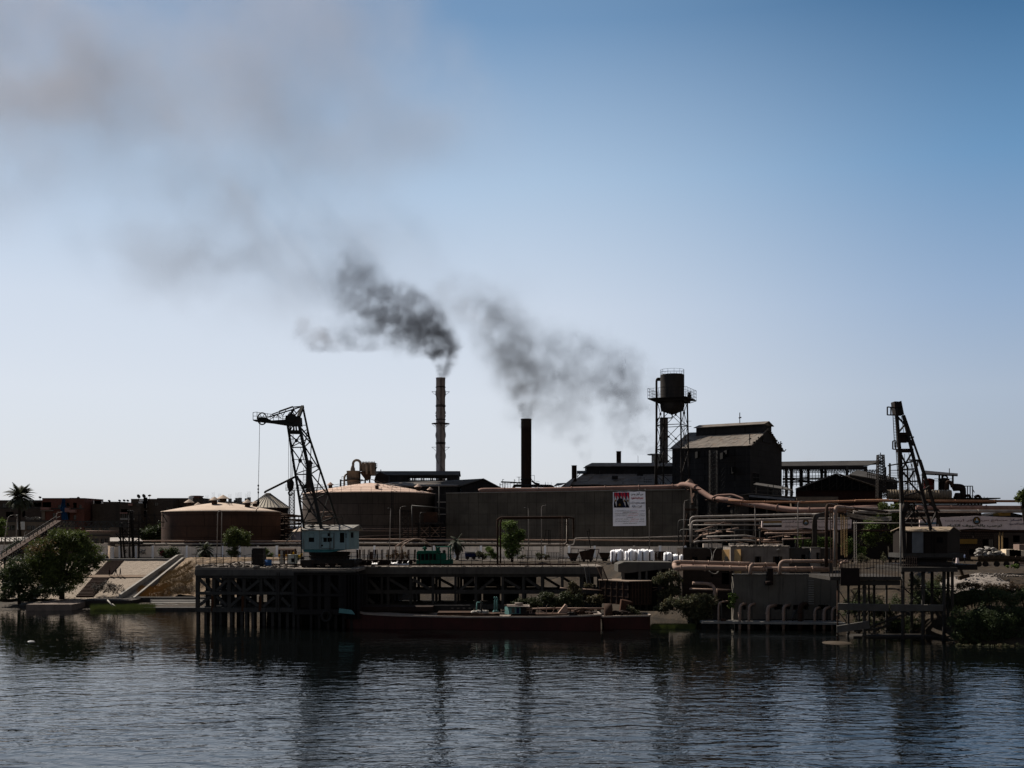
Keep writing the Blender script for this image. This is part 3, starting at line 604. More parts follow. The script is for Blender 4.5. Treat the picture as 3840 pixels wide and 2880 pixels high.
h1=hall('factory_hall','long dark factory hall with open clerestory roof behind the faded tank',PX(9,560,Yh),PX(9,1600,Yh),Yh,26,PZ(9,1474,Yh),PZ(9,1413,Yh+13)-.1,HALL,ROOF_G,mon=(PX(9,590,Yh+13),PX(9,1590,Yh+13),PZ(9,1408,Yh+13),PZ(9,1338,Yh+13),PZ(9,1282,Yh+13),3.5),open_band=True)
# gable-fronted wing at its right end
Yg=288.;gx0,gx1,gp=PX(3,1464,Yg),PX(4,236,Yg),PX(3,1695,Yg)
t=thing('factory_hall','dark gabled hall end poking above the warehouse left of the brown chimney','factory hall',((gx0+gx1)/2,Yg,7.2))
zz0,zz1,zzp=PZ(3,112,Yg),PZ(4,146,Yg),PZ(3,38,Yg)
g=MB();g.prism([(gx0,Yg,7.1),(gx1,Yg,7.1),(gx1,Yg,zz1-.2),(gp,Yg,zzp-.3),(gx0,Yg,zz0-.2)],(0,30,0));g.build('wall',HALL,t)
g=MB();g.slab((gx0-.8,Yg-.6,zz0-.2),(gp,Yg-.6,zzp),(gp,Yg+30.5,zzp),(gx0-.8,Yg+30.5,zz0-.2),.25);g.slab((gp,Yg-.6,zzp),(gx1+.8,Yg-.6,zz1-.3),(gx1+.8,Yg+30.5,zz1-.3),(gp,Yg+30.5,zzp),.25);g.build('roof',ROOF_G,t)
# low lean-to roof of hall 1 reaching the wing
g=MB();a=PX(3,600,292);g.slab((a,288,PZ(3,118,288)),(gx0-.8,288,PZ(3,110,288)),(gx0-.8,299,PZ(3,62,299)),(a,299,PZ(3,80,299)),.3);g.build('lean_to_roof',ROOF_D,h1)
g=MB();g.slab(P(3,1464,112,289),P(3,1690,40,289),P(9,1545,1394,303),P(9,900,1450,297),.2);g.build('wing_roof',ROOF_G,h1)
g=MB();g.box((a+.5,288.6,7.2),(gx0-1,288.9,PZ(3,122,288)));g.build('lean_to_wall',HALL,h1)
# tall chimney
def chimney(name,label,k,uc,r,vtop,Y,m,vb=None,taper=1.0,n=28):
 p=P(k,uc,vtop,Y);t=thing(name,label,'chimney',(p.x,Y,7.2));H=p.z-7.2
 g=MB();g.lathe((p.x,Y,7.2),[(r*taper,0),(r,H),(r+.08,H),(r+.08,H+.12),(r-.15,H+.12),(r-.15,H-1.5)],n);g.build('shaft',m,t);return t,p,H
Yc=330.;rc=M2(9,114,Yc)/2
t,p,H=chimney('chimney','tall streaked grey chimney wound with spiral fins and ring platforms',9,1368,rc,128,Yc,CHIM)
for v in(240,465,480,642,930,945):
 g=MB();z=PZ(9,v,Yc);g.lathe((p.x,Yc,z),[(rc,-.15),(rc+.14,-.1),(rc+.14,.1),(rc,.15)],28);g.build('ring_band',STEEL,t)
for v in(295,695,985):
 z=PZ(9,v,Yc);g=MB();w_=1.35
 if v==695:g.lathe((p.x,Yc,z),[(rc,0),(rc+w_,0),(rc+w_,.14),(rc,.14)],28)
 for i in range(8 if v==695 else 2):
  a=i*math.pi*2/(8 if v==695 else 2);c_,s_=math.cos(a),math.sin(a);g.bar((p.x+(rc+w_)*c_,Yc+(rc+w_)*s_,z),(p.x+rc*c_,Yc+rc*s_,z-1.1),.09);g.bar((p.x+(rc+w_)*c_,Yc+(rc+w_)*s_,z),(p.x+rc*c_,Yc+rc*s_,z),.12)
 g.build('platform',STEEL,t)
for ph in(0,3.14):
 g=MB();z0_,z1_=11.,PZ(9,220,Yc);n=110;pitch=M2(9,520,Yc);prev=None
 for i in range(n+1):
  z=lerp(z0_,z1_,i/n);a=ph-2*math.pi*(z-z0_)/pitch;c_,s_=math.cos(a),math.sin(a)
  cur=((p.x+rc*c_*.99,Yc+rc*s_*.99,z),(p.x+(rc+.2)*c_,Yc+(rc+.2)*s_,z))
  if prev and i%9:g.quad(prev[0],prev[1],cur[1],cur[0]);g.quad((prev[0][0],prev[0][1],prev[0][2]-.1),(cur[0][0],cur[0][1],cur[0][2]-.1),(cur[1][0],cur[1][1],cur[1][2]-.1),(prev[1][0],prev[1][1],prev[1][2]-.1));g.quad(prev[1],(prev[1][0],prev[1][1],prev[1][2]-.1),(cur[1][0],cur[1][1],cur[1][2]-.1),cur[1])
  prev=cur
 g.build('spiral_fin',STEEL,t)
g=MB()
for dx in(-.18,.18):g.bar((p.x+.2+dx,Yc-rc-.18,8),(p.x+.2+dx,Yc-rc-.18,p.z-.2),.08)
g.build('ladder',RUST_D,t)
Yb=310.;rb=M2(10,144,Yb)/2
t,p,H=chimney('chimney','plain rusty brown chimney rising behind the warehouse',10,455,rb,268,Yb,CHIM_B)
g=MB();g.lathe((p.x,Yb,PZ(10,1105,Yb)),[(rb,-.1),(rb+.15,0),(rb+.15,.25),(rb,.35)],24);g.build('ring_band',STEEL,t)
# pipework around the brown chimney's foot
t=thing('roof_pipework','tangle of dark pipes and rails round the brown chimney foot','pipework',(p.x,300,PZ(10,1225,300)))
g=MB();g.tube([P(10,105,1132,300),P(10,300,1140,300),P(10,380,1150,300)],.2,8);g.tube([P(10,385,1138,300),P(10,330,1140,300),P(10,328,1190,300)],.12,7,bend=.3);g.tube([P(10,280,1222,300),P(10,290,1185,300),P(10,420,1185,300),P(10,800,1190,300),P(10,835,1215,300)],.42,10,bend=.6);g.tube([P(10,530,1115,300),P(10,575,1150,300),P(10,640,1165,300)],.25,8);g.build('pipe_run',STEEL,t)
g=MB()
for u in(128,160,290):g.bar(P(10,u,1095 if u!=160 else 1132,300),P(10,u,1240,300),.22 if u==160 else .14)
g.bar(P(10,128,1098,300),P(10,150,1098,300),.12);g.bar(P(10,290,1108,300),P(10,308,1108,300),.12)
for u in(352,358):g.bar(P(10,u,1062,300),P(10,u,1140,300),.09)
g.bar(P(10,322,1066,300),P(10,386,1066,300),.1);g.bar(P(10,530,1042,300),P(10,570,1042,300),.09);g.bar(P(10,569,1042,300),P(10,569,1120,300),.09);g.bar(P(10,560,1118,300),P(10,640,1130,300),.07)
rn=random.Random(9)
for i in range(26):
 u=rn.uniform(560,830)if i%3 else rn.uniform(85,280);v=rn.uniform(1125,1185);g.bar(P(10,u,v,301),P(10,u,1225,301),rn.uniform(.05,.12))
 if i%3==0:g.bar(P(10,u,v+18,301),P(10,u+rn.uniform(20,70),v+18,301),.06)
g.build('posts_and_rails',STEEL,t)
for i in range(6):q=P(10,480+i*55,1195,299.6);g=MB();g.blob(q,.32,(1,1,1));g.build('valve',STEEL,t)
chimney('stack','short rusty stack beside the slanting brown roof',10,1118,M2(10,70,300)/2,910,300,CHIM_B,n=18)
# hall 2
Y2h=296.
xL,xR=PX(10,1040,Y2h),PX(11,560,Y2h);dep=30
h2=thing('factory_hall','broad factory hall with dusty patched roof and raised ridge vent','factory hall',((xL+xR)/2,Y2h,7.2));ym=Y2h+15
zel,zer=PZ(10,1205,Y2h),PZ(11,1480,Y2h);zp=PZ(10,985,ym);xl2=PX(10,1292,ym);xr2=PX(11,560,ym)
g=MB();g.box((xL,Y2h+.6,7.1),(xR,Y2h+1,PZ(10,1180,Y2h)));g.build('wall',HALL,h2)
g=MB();n=14;rn=random.Random(4)
for i in range(n):
 for j in range(5):
  s0,s1,q0,q1=i/n,(i+1)/n,j/5,(j+1)/5;jz=rn.uniform(0,.16)
  A=[Vector((lerp(lerp(xL,xR,s),lerp(xl2,xr2,s),q),lerp(Y2h,ym,q),lerp(PZ(10,1172,Y2h),zp,q)+jz))for s,q in((s0,q0),(s1,q0),(s1,q1),(s0,q1))];g.slab(*A,.12)
g.build('roof',ROOF_D,h2)
g=MB();g.slab((xR,Y2h+30,zer),(xL,Y2h+30,zer),(xl2,ym,zp),(xr2,ym,zp),.2);g.slab((xL,Y2h+30,zer),(xL,Y2h,zer),(xl2,ym,zp),(xl2,ym+.1,zp),.15);g.build('rear_roof',ROOF_D,h2)
g=MB();g.box((xl2-.3,ym-3.5,zp-1),(xR+2,ym+3.5,PZ(10,915,ym-3.5)));g.build('monitor_wall',HALL,h2)
zm,zm2=PZ(10,915,ym-3.5),PZ(10,868,ym);g=MB();g.slab((xl2-.8,ym-4.2,zm),(xR+2,ym-4.2,zm),(xR+2,ym,zm2),(xl2+1.5,ym,zm2),.15);g.slab((xR+2,ym+4.2,zm),(xl2-.8,ym+4.2,zm),(xl2+1.5,ym,zm2),(xR+2,ym,zm2),.15);g.build('monitor_roof',ROOF_D,h2)
for u,v,Y,s in((1510,990,304,.9),(1690,1068,300,1.),(2035,1018,302,1.)):
 p=P(10,u,v,Y);g=MB();g.box((p.x-s,p.y-s*.6,p.z-.6),(p.x+s*.6,p.y+.6,p.z+.4));g.build('roof_hatch',STEEL,h2)
g=MB()
for u in(2085,2120,2150,2180):g.bar(P(10,u,1065 if u==2085 else 1095,298),P(10,u,1160,298),.08)
for v in(1098,1125):g.bar(P(10,2080,v,298),P(10,2190,v,298),.07)
g.bar(P(10,1793,1130,297),P(10,1793,1160,297),.15);g.bar(P(10,2000,770,ym),P(10,2000,865,ym),.09);g.build('roof_rail',STEEL,h2)
# little roofs at its left foot
g=MB();g.slab(P(10,905,1222,290),P(10,1040,1205,290),P(10,1130,1070,300),P(10,1085,1085,300),.2);g.build('side_roof',ROOF_D,h2)
g=MB();g.slab(P(10,838,1185,288),P(10,940,1170,288),P(10,1000,1145,294),P(10,880,1150,294),.15)
for u in(842,870,905):g.bar(P(10,u,1180,290),P(10,u,1222,290),.12)
g.bar(P(10,842,1185,290),P(10,900,1222,290),.09);g.bar(P(10,880,1222,290),P(10,930,1190,290),.09);g.build('lean_to',STEEL,h2)
g=MB();g.slab(P(10,1155,1012,306),P(10,1290,1012,306),P(10,1290,978,310),P(10,1155,978,310),.2);g.bar(P(10,1200,1015,306),P(10,1165,1060,306),.2);g.bar(P(10,1160,1015,306),P(10,1160,1080,306),.15);g.build('gantry_roof',STEEL,h2)
chimney('stack','short dark stack on the ridge of the patched factory roof',10,1734,M2(10,66,316)/2,715,316,CHIM_B,n=18)
# pale chimney and block seen through the water tower
chimney('chimney','pale grey chimney seen through the water tower legs',11,437,M2(11,96,330)/2,682,330,mat('pale_chimney',(.22,.20,.20),(.16,.15,.15),streak=.4))
g=MB();a,b=P(11,322,1108,326),P(11,392,1108,326);g.box((a.x,326,7.2),(b.x,332,a.z));g.lathe(((a.x+b.x)/2,329,a.z),[(2.6,0),(2.6,.3),(0,.4)],8);g.build('concrete_block',CONC_L,None,label='pale block at the foot of the chimney behind the water tower',cat='building')
# the big sheer hall with a ruined roof
A=Vector((60.3,270,0));B=Vector((42.3,281.7,0));ang=math.atan2(B.y-A.y,A.x-B.x);L_=(B-A).length;W_=24.
ze=PZ(12,410,270);zpk=ze+5.0
h3,HW=rothall('factory_hall','towering black hall with shattered sheet roof, tallest building of the factory',(A.x,A.y),ang,L_,W_,ze,zpk,HALL,ROOF_D,mon=(-.2,L_*.86,zpk-.6,zpk+1.0,zpk+2.0,3.2),broken=True,wins=[(1.6,ze-10.5,6.4,ze-6.9),(4.6,ze-14.4,6.6,ze-12.6),(8.2,ze-14.4,11,ze-12.8),(4.6,ze-18.2,6.8,ze-15.6),(8.0,ze-18.6,11,ze-15.4),(2.2,ze-22.6,3.6,ze-18.6),(8.,ze-24,11,ze-19.6),(14,ze-13.5,16.5,ze-10.5)])
g=MB();rn=random.Random(8)
for i in range(22):
 s=i/21;v=W_*s;z=ze+(zpk-ze)*(1-abs(2*s-1));p=Vector(HW(-.6,v,z));g.bar(p+Vector((0,0,rn.uniform(-.5,0))),p+Vector((rn.uniform(-.3,.5),rn.uniform(-.4,.2),rn.uniform(-.2,.45))),rn.uniform(.25,.6),.1)
g.build('torn_sheets',ROOF_G,h3)
for u,v0,v1,w_,Y in((205,75,195,.35,283),(308,300,410,.4,270.3),(630,372,440,.45,289)):g=MB();g.bar(P(12,u,v0,Y),P(12,u,v1+6,Y),w_*.5);g.bar(P(12,u-10,(v0+v1)/2-4,Y),P(12,u+16,(v0+v1)/2-10,Y),.3);g.build('vent_pipe',STEEL,h3)
for u,v in((820,1110),(1158,1095),(1112,1122),(1235,1290)):p=P(11,u,v,272.6+(u<1000)*3);g=MB();g.box((p.x-.35,p.y-3.4,p.z-1),(p.x+.35,p.y+.1,p.z+.6));g.build('wall_hole',BLACK,h3)
# ================================================================ cyclone plant, water tower, banner
Ye=286.
BEIGE=mat('dusty_beige_duct',(.27,.225,.18),(.17,.14,.115),scale=.6,streak=.5,col3=(.09,.07,.055))
t=thing('cyclone_plant','beige cyclone vessel with a gooseneck duct above the faded tank roof','cyclone',P(9,285,1480,Ye))
c=P(9,282,1280,Ye);rr=M2(9,164,Ye)/2;z0=PZ(9,1395,Ye);zb_=PZ(9,1480,Ye)
g=MB();g.lathe((c.x,Ye,0),[(rr*.82,zb_-3),(rr*.9,z0-1.6),(rr*.98,z0),(rr,z0),(rr,c.z-.2),(rr*1.04,c.z-.2),(rr*1.04,c.z),(rr*.4,c.z+.05)],24);g.build('vessel',BEIGE,t)
g=MB();g.lathe((c.x,Ye,0),[(rr,z0),(rr+.9,z0),(rr+.9,z0+.15),(rr,z0+.15)],20);g.build('platform',STEEL,t)
rd=M2(9,30,Ye)/2;g=MB();g.lathe((P(9,275,0,Ye).x,Ye,0),[(rd*2,c.z),(rd*1.9,c.z+.6),(rd*1.05,PZ(9,1215,Ye))],16);g.build('cone',BEIGE,t)
g=MB();arc=[P(9,278,1225,Ye),P(9,280,1195,Ye)]+[P(9,325+46*math.cos(a),1190-44*math.sin(a),Ye)for a in[math.pi*(1-i/10)for i in range(11)]]+[P(9,372,1225,Ye),P(9,372,1285,Ye)];g.tube(arc,rd*1.05,12);g.build('gooseneck_duct',BEIGE,t)
g=MB();arc=[P(9,168,1470,Ye-1),P(9,170,1370,Ye-1),P(9,178,1335,Ye-1),P(9,205,1318,Ye)];g.tube(arc,rd*.75,10,bend=.8);g.build('side_pipe',BEIGE,t)
g=MB();g.bar(P(9,124,1386,Ye),P(9,124,1480,Ye),.4);g.bar(P(9,120,1402,Ye),P(9,205,1402,Ye),.25);g.bar(P(9,340,1345,Ye),P(9,345,1460,Ye),.3);g.bar(P(9,365,1300,Ye),P(9,365,1450,Ye),.25)
for a,b in((140,1348),(160,1348)):g.bar(P(9,a,b,Ye),P(9,a,1402,Ye),.08)
g.bar(P(9,140,1350,Ye),P(9,205,1350,Ye),.08);g.build('support_frame',STEEL,t)
t=thing('filter_housing','tall beige ribbed filter box with ducts right of the gooseneck cyclone','filter housing',P(9,475,1480,Ye))
a,b=P(9,398,1175,Ye),P(9,550,1335,Ye);g=MB();g.box((a.x,Ye-1,b.z),(b.x,Ye+3,a.z));
for i in range(9):x=lerp(a.x,b.x,i/8);g.bar((x,Ye-1.08,b.z),(x,Ye-1.08,a.z+.25),.14)
g.build('housing',BEIGE,t)
for u,v in((440,1195),(495,1185)):g=MB();g.tube([P(9,u-22,v,Ye-2.2),P(9,u+6,v,Ye-2.2),P(9,u+10,1320,Ye-2.2)],rd*.9,10,bend=.8);g.build('duct',BEIGE,t)
g=MB();g.prism([P(9,355,1290,Ye-1.5),P(9,490,1285,Ye-1.5),P(9,485,1370,Ye-1.5),P(9,440,1400,Ye-1.5),P(9,385,1330,Ye-1.5)],(0,2.5,0));g.build('hopper',RUST,t)
g=MB();
for u in(430,485):g.bar(P(9,u,1330,Ye),P(9,u,1480,Ye),.35)
for v in(1188,1210,1232):g.bar(P(9,550,v,Ye),P(9,577,v,Ye),.08)
for u in(563,577):g.bar(P(9,u,1188,Ye),P(9,u,1236,Ye),.08)
g.prism([P(9,550,1236,Ye),P(9,578,1236,Ye),P(9,550,1270,Ye)],(0,.6,0));g.build('support_frame',STEEL,t)
g=MB();g.prism([P(9,540,1400,Ye+4),P(9,560,1330,Ye+4),P(9,610,1295,Ye+4),P(9,720,1340,Ye+4),P(9,720,1420,Ye+4),P(9,560,1440,Ye+4)],(0,3,0));g.bar(P(9,624,1262,Ye+4),P(9,624,1300,Ye+4),.2);g.build('conveyor_house',HALL,None,label='dark housing where the clerestory hall meets the filter box',cat='conveyor housing')
# ---------------- water tower
Yw=262.
t=thing('water_tower','tall dark steel water tower with conical bottomed tank and railed balcony','water tower',(P(11,535,0,Yw).x,Yw,7.2))
cx=P(11,535,0,Yw).x;rt=M2(11,280,Yw)/2;zt,zm,zc,zc2=PZ(11,182,Yw),PZ(11,455,Yw),PZ(11,540,Yw),PZ(11,640,Yw)
TW=mat('sooty_tank',(.085,.075,.068),(.055,.05,.047),scale=.4,streak=.5)
g=MB();g.lathe((cx,Yw,0),[(rt*.98,zt+.15),(rt*1.01,zt),(rt,zt-.1),(rt,(zt+zm)/2)],32);g.lathe((cx,Yw,0),[(rt*1.01,(zt+zm)/2+.06),(rt*1.01,(zt+zm)/2-.06)],32);g.lathe((cx,Yw,0),[(rt,(zt+zm)/2),(rt,zc)],32);g.lathe((cx,Yw,0),[(rt,zc),(rt*.93,zc-1.2),(.25,zc2)],32);g.disc((cx,Yw,zt+.1),rt*.98,32);g.build('tank',TW,t)
g=MB();n=24
for i in range(n):
 a,b=2*math.pi*i/n,2*math.pi*(i+1)/n;p,q=[Vector((cx+rt*.99*math.cos(x),Yw+rt*.99*math.sin(x),zt+.1))for x in(a,b)]
 if i%2==0:g.bar(p,p+Vector((0,0,1.25)),.06)
 for h in(.65,1.25):g.bar(p+Vector((0,0,h)),q+Vector((0,0,h)),.05)
g.build('top_railing',STEEL,t)
# balcony: rotated square platform
hs=M2(11,604,Yw)/2;rot=R(-28);zB=PZ(11,468,Yw)
def sq(r_,z):
 e=[(1,0),(0,-1),(-1,0),(0,1)];return[Vector((cx+r_*(e[i][0]*math.cos(R(20))-e[i][1]*math.sin(R(20))*1.0),Yw+r_*(e[i][0]*math.sin(R(20))+e[i][1]*math.cos(R(20))),z))for i in range(4)]
cr_=sq(hs/math.cos(R(20)),zB);g=MB();g.prism(cr_[::-1],(0,0,.15));c2=sq(hs*.78,zB-.9)
for i in range(4):g.bar(c2[i]+Vector((0,0,.6)),c2[(i+1)%4]+Vector((0,0,.6)),.25,.7);g.bar(c2[i]+Vector((0,0,.3)),cr_[i],.14)
g.build('balcony',STEEL,t)
g=MB()
for i in range(4):
 a,b=cr_[i],cr_[(i+1)%4]
 for j in range(7):p=a.lerp(b,j/7);g.bar(p,p+Vector((0,0,2.5)),.07)
 for h in(.9,1.7,2.5):g.bar(a+Vector((0,0,h)),b+Vector((0,0,h)),.06)
g.build('balcony_railing',STEEL,t)
# legs (four, tapering out) and bracing
tops=sq(hs*.66,zB-.4);bots=sq(hs*.82,7.2);fr=[0,.155,.31,.47,.63,.79,1]
for i in range(4):g=MB();g.bar(tops[i],bots[i],.34);g.build('leg',STEEL,t)
g=MB()
for k_ in range(6):
 for i in range(4):
  j=(i+1)%4;A=tops[i].lerp(bots[i],fr[k_]);B_=tops[j].lerp(bots[j],fr[k_]);C_=tops[i].lerp(bots[i],fr[k_+1]);D_=tops[j].lerp(bots[j],fr[k_+1])
  g.bar(A,D_,.12);g.bar(B_,C_,.12);g.bar(C_,D_,.16);m_=(A+B_+C_+D_)/4;g.bar(m_-Vector((.25,0,0)),m_+Vector((.25,0,0)),.1,.5)
g.build('cross_bracing',STEEL,t)
g=MB();g.tube([P(11,393,218,Yw-2),P(11,350,218,Yw-2),P(11,350,1490,Yw-2)],.26,8,bend=.8);g.tube([P(11,393,238,Yw-2),P(11,362,238,Yw-2)],.18,8);g.tube([Vector((cx,Yw,zc2+.3)),P(11,535,680,Yw),P(11,372,680,Yw-1.5),P(11,355,720,Yw-2)],.14,7,bend=.4);g.build('riser_pipe',STEEL,t)
g=MB()
for u in(660,676):g.bar(P(11,u,500,Yw+2),P(11,u+8,1480,Yw+2),.07)
for i in range(60):g.bar(P(11,661,505+i*16,Yw+2),P(11,677,505+i*16,Yw+2),.05)
for v in(780,940):g.bar(P(11,640,v,Yw+1),P(11,760,v,Yw+1),.12);g.bar(P(11,690,v-62,Yw+1),P(11,760,v-62,Yw+1),.06)
g.build('ladder',STEEL,t)
g=MB();p=P(11,735,430,Yw-1.5);g.box((p.x-.45,p.y-.4,p.z-.3),(p.x+.45,p.y+.4,p.z+.35));g.box((p.x-.35,p.y-.05,p.z+.35),(p.x+.35,p.y+.05,p.z+1.1));g.bar(p,p+Vector((1.4,0,-.8)),.12);g.build('winch',STEEL,t)
# ---------------- writing
def text(s,size,loc,mat_,name='lettering',parent=None,align='CENTER',fit=None,bold=0.0,depth=.01):
 cu=bpy.data.curves.new(name,'FONT');cu.body=s;cu.size=size;cu.align_x=align;cu.align_y='CENTER';cu.extrude=depth;cu.offset=bold;cu.resolution_u=3
 o=bpy.data.objects.new(name,cu);COL.objects.link(o);bpy.context.view_layer.update()
 dg=bpy.context.evaluated_depsgraph_get();me=bpy.data.meshes.new_from_object(o.evaluated_get(dg));bpy.data.objects.remove(o)
 if fit and len(me.vertices):
  xs=[v.co.x for v in me.vertices];ys=[v.co.y for v in me.vertices];w_,h_=max(xs)-min(xs),max(ys)-min(ys)
  cx_,cy_=(max(xs)+min(xs))/2,(max(ys)+min(ys))/2
  for v in me.vertices:v.co.x=(v.co.x-cx_)*fit[0]/w_;v.co.y=(v.co.y-cy_)*(fit[1]/h_ if len(fit)>1 else fit[0]/w_)
 me.transform(Matrix.Rotation(R(90),4,'X'));me.materials.clear();me.materials.append(mat_)
 ob=bpy.data.objects.new(name,me);COL.objects.link(ob)
 ob.location=Vector(loc)-(worg(parent)if parent else Vector((0,0,0)));ob.parent=parent;return ob
# Arabic letters in their joined shapes (isolated, final, initial, medial), laid out right to left
AR={'ا':(0xFE8D,0xFE8E),'أ':(0xFE83,0xFE84),'ب':(0xFE8F,0xFE90,0xFE91,0xFE92),'ة':(0xFE93,0xFE94),'ت':(0xFE95,0xFE96,0xFE97,0xFE98),'ج':(0xFE9D,0xFE9E,0xFE9F,0xFEA0),'ح':(0xFEA1,0xFEA2,0xFEA3,0xFEA4),'د':(0xFEA9,0xFEAA),'ر':(0xFEAD,0xFEAE),'س':(0xFEB1,0xFEB2,0xFEB3,0xFEB4),'ش':(0xFEB5,0xFEB6,0xFEB7,0xFEB8),'ص':(0xFEB9,0xFEBA,0xFEBB,0xFEBC),'ض':(0xFEBD,0xFEBE,0xFEBF,0xFEC0),'ط':(0xFEC1,0xFEC2,0xFEC3,0xFEC4),'ع':(0xFEC9,0xFECA,0xFECB,0xFECC),'ف':(0xFED1,0xFED2,0xFED3,0xFED4),'ق':(0xFED5,0xFED6,0xFED7,0xFED8),'ك':(0xFED9,0xFEDA,0xFEDB,0xFEDC),'ل':(0xFEDD,0xFEDE,0xFEDF,0xFEE0),'م':(0xFEE1,0xFEE2,0xFEE3,0xFEE4),'ن':(0xFEE5,0xFEE6,0xFEE7,0xFEE8),'ه':(0xFEE9,0xFEEA,0xFEEB,0xFEEC),'و':(0xFEED,0xFEEE),'ي':(0xFEF1,0xFEF2,0xFEF3,0xFEF4),'ئ':(0xFE89,0xFE8A,0xFE8B,0xFE8C)}
def arab(s):
 o=[]
 for wd in s.split(' '):
  r_=[];
  for i,c in enumerate(wd):
   f=AR.get(c)
   if not f:r_.append(c);continue
   pj=i>0 and wd[i-1]in AR and len(AR[wd[i-1]])==4;nj=len(f)==4 and i+1<len(wd)and wd[i+1]in AR
   r_.append(chr(f[3]if pj and nj else f[2]if nj else f[1]if pj else f[0]))
  o.append(''.join(r_[::-1]))
 return ' '.join(o[::-1])
INK=mat('black_ink',(.02,.02,.025),(.02,.02,.025),rough=.6);INK_R=mat('red_ink',(.45,.03,.05),(.4,.03,.05),rough=.6);INK_B=mat('navy_ink',(.04,.04,.16),(.04,.04,.14),rough=.6)
INK_G=mat('green_paint',(.05,.09,.03),(.04,.07,.025),rough=.6);SUNW=mat('banner_cloth',(.86,.87,.93),(.8,.81,.87),scale=.6,rough=.8);YEL=mat('ochre_paint',(.30,.17,.04),(.22,.13,.03));NAVY=mat('navy_backdrop',(.03,.04,.14),(.02,.03,.10));FLAGW=mat('flag_white',(.5,.5,.52),(.45,.45,.47));FADER=mat('faded_red_lettering',(.20,.10,.085),(.16,.085,.07));BLUEP=mat('blue_paint',(.10,.20,.28),(.08,.16,.22))
# banner: 14 = magnified crop
Yn=PW-.35
t=thing('banner','white cloth banner with Arabic writing and a photo panel on the warehouse wall','banner',P(14,880,1575,Yn))
def bz(u,v):return P(14,u,v,Yn)
g=MB();nx,nz=24,24;vs=[]
for j in range(nz+1):
 for i in range(nx+1):
  s,q=i/nx,j/nz;u=lerp(lerp(205,1548,s),lerp(205,1580,s),q);v=lerp(lerp(165,140,s),lerp(1580,1565,s),q)+(6*math.sin(i*.9)if j==0 else 0);p=bz(u,v);vs.append((p.x,p.y+.02*math.sin(i*.8+j*.3)+.015*math.sin(j*1.7),p.z))
g.add(vs,[(j*(nx+1)+i,(j+1)*(nx+1)+i,(j+1)*(nx+1)+i+1,j*(nx+1)+i+1)for j in range(nz)for i in range(nx)],True);g.build('cloth',SUNW,t)
def flat(pts,m_,nm,par,yo=-.05,Y=None,k=14):
 g=MB();g.prism([P(k,u,v,(Y or Yn))+Vector((0,yo,0))for u,v in pts],(0,.012,0));return g.build(nm,m_,par)
pp=flat([(238,815),(885,815),(885,180),(238,185)],NAVY,'photo_panel',t)
for(a,b)in((300,1.),(410,.55),(550,.5),(670,1.),(810,1.)):
 flat([(a-30,185),(a+40,185),(a+60,330),(a+55,480),(a-30,330)],INK_R,'flag_red',pp,-.066)
 flat([(a-20,320),(a+55,480),(a+60,560)if b==1 else(a+50,430),(a+60,780*b+(1-b)*450),(a-45,520*b+(1-b)*420)],FLAGW,'flag_white',pp,-.08)
 if b==1:g=MB();c=bz(a+8,530);g.add([(c.x+.2*math.cos(i*.785),c.y-.095,c.z+.28*math.sin(i*.785))for i in range(8)],[tuple(range(8))[::-1]]);g.build('flag_emblem',YEL,pp)
flat([(245,815),(350,800),(260,580),(245,560)],INK,'flag_black',pp,-.085);flat([(760,815),(860,815),(745,520),(690,520)],INK,'flag_black',pp,-.085)
flat([(360,810),(640,810),(620,600),(590,440),(540,425),(470,425),(420,450),(380,600)],INK,'podium_figure',pp,-.1)
g=MB();c=bz(495,360);g.add([(c.x+.15*math.cos(i*.628),c.y-.115,c.z+.22*math.sin(i*.628))for i in range(10)],[tuple(range(10))[::-1]]);g.build('face',mat('dim_skin',(.12,.04,.05),(.1,.035,.045)),pp)
g=MB();c=bz(482,695);g.add([(c.x+.24*math.cos(i*.524),c.y-.115,c.z+.3*math.sin(i*.524))for i in range(12)],[tuple(range(12))[::-1]]);g.build('podium_emblem',YEL,pp)
def tl(s,u0,u1,v,h,m_,b=.02,nm='lettering',par=None,k=14,Y=None,yo=-.06):
 Y_=Y or Yn;p=P(k,(u0+u1)/2,v,Y_)+Vector((0,yo,0));return text(arab(s),1,p,m_,nm,par,fit=(M2(k,u1-u0,Y_),M2(k,h,Y_)),bold=b)
tl('من أجل وطن',950,1455,250,120,INK,.03,par=t);tl('تتقدم اللجنة النقابية',965,1460,430,125,INK_R,.03,par=t);tl('والعاملين بمصانع سكر أرمنت',910,1530,615,120,INK_B,.02,par=t);tl('تحت رعاية',1000,1400,765,125,INK,.02,par=t)
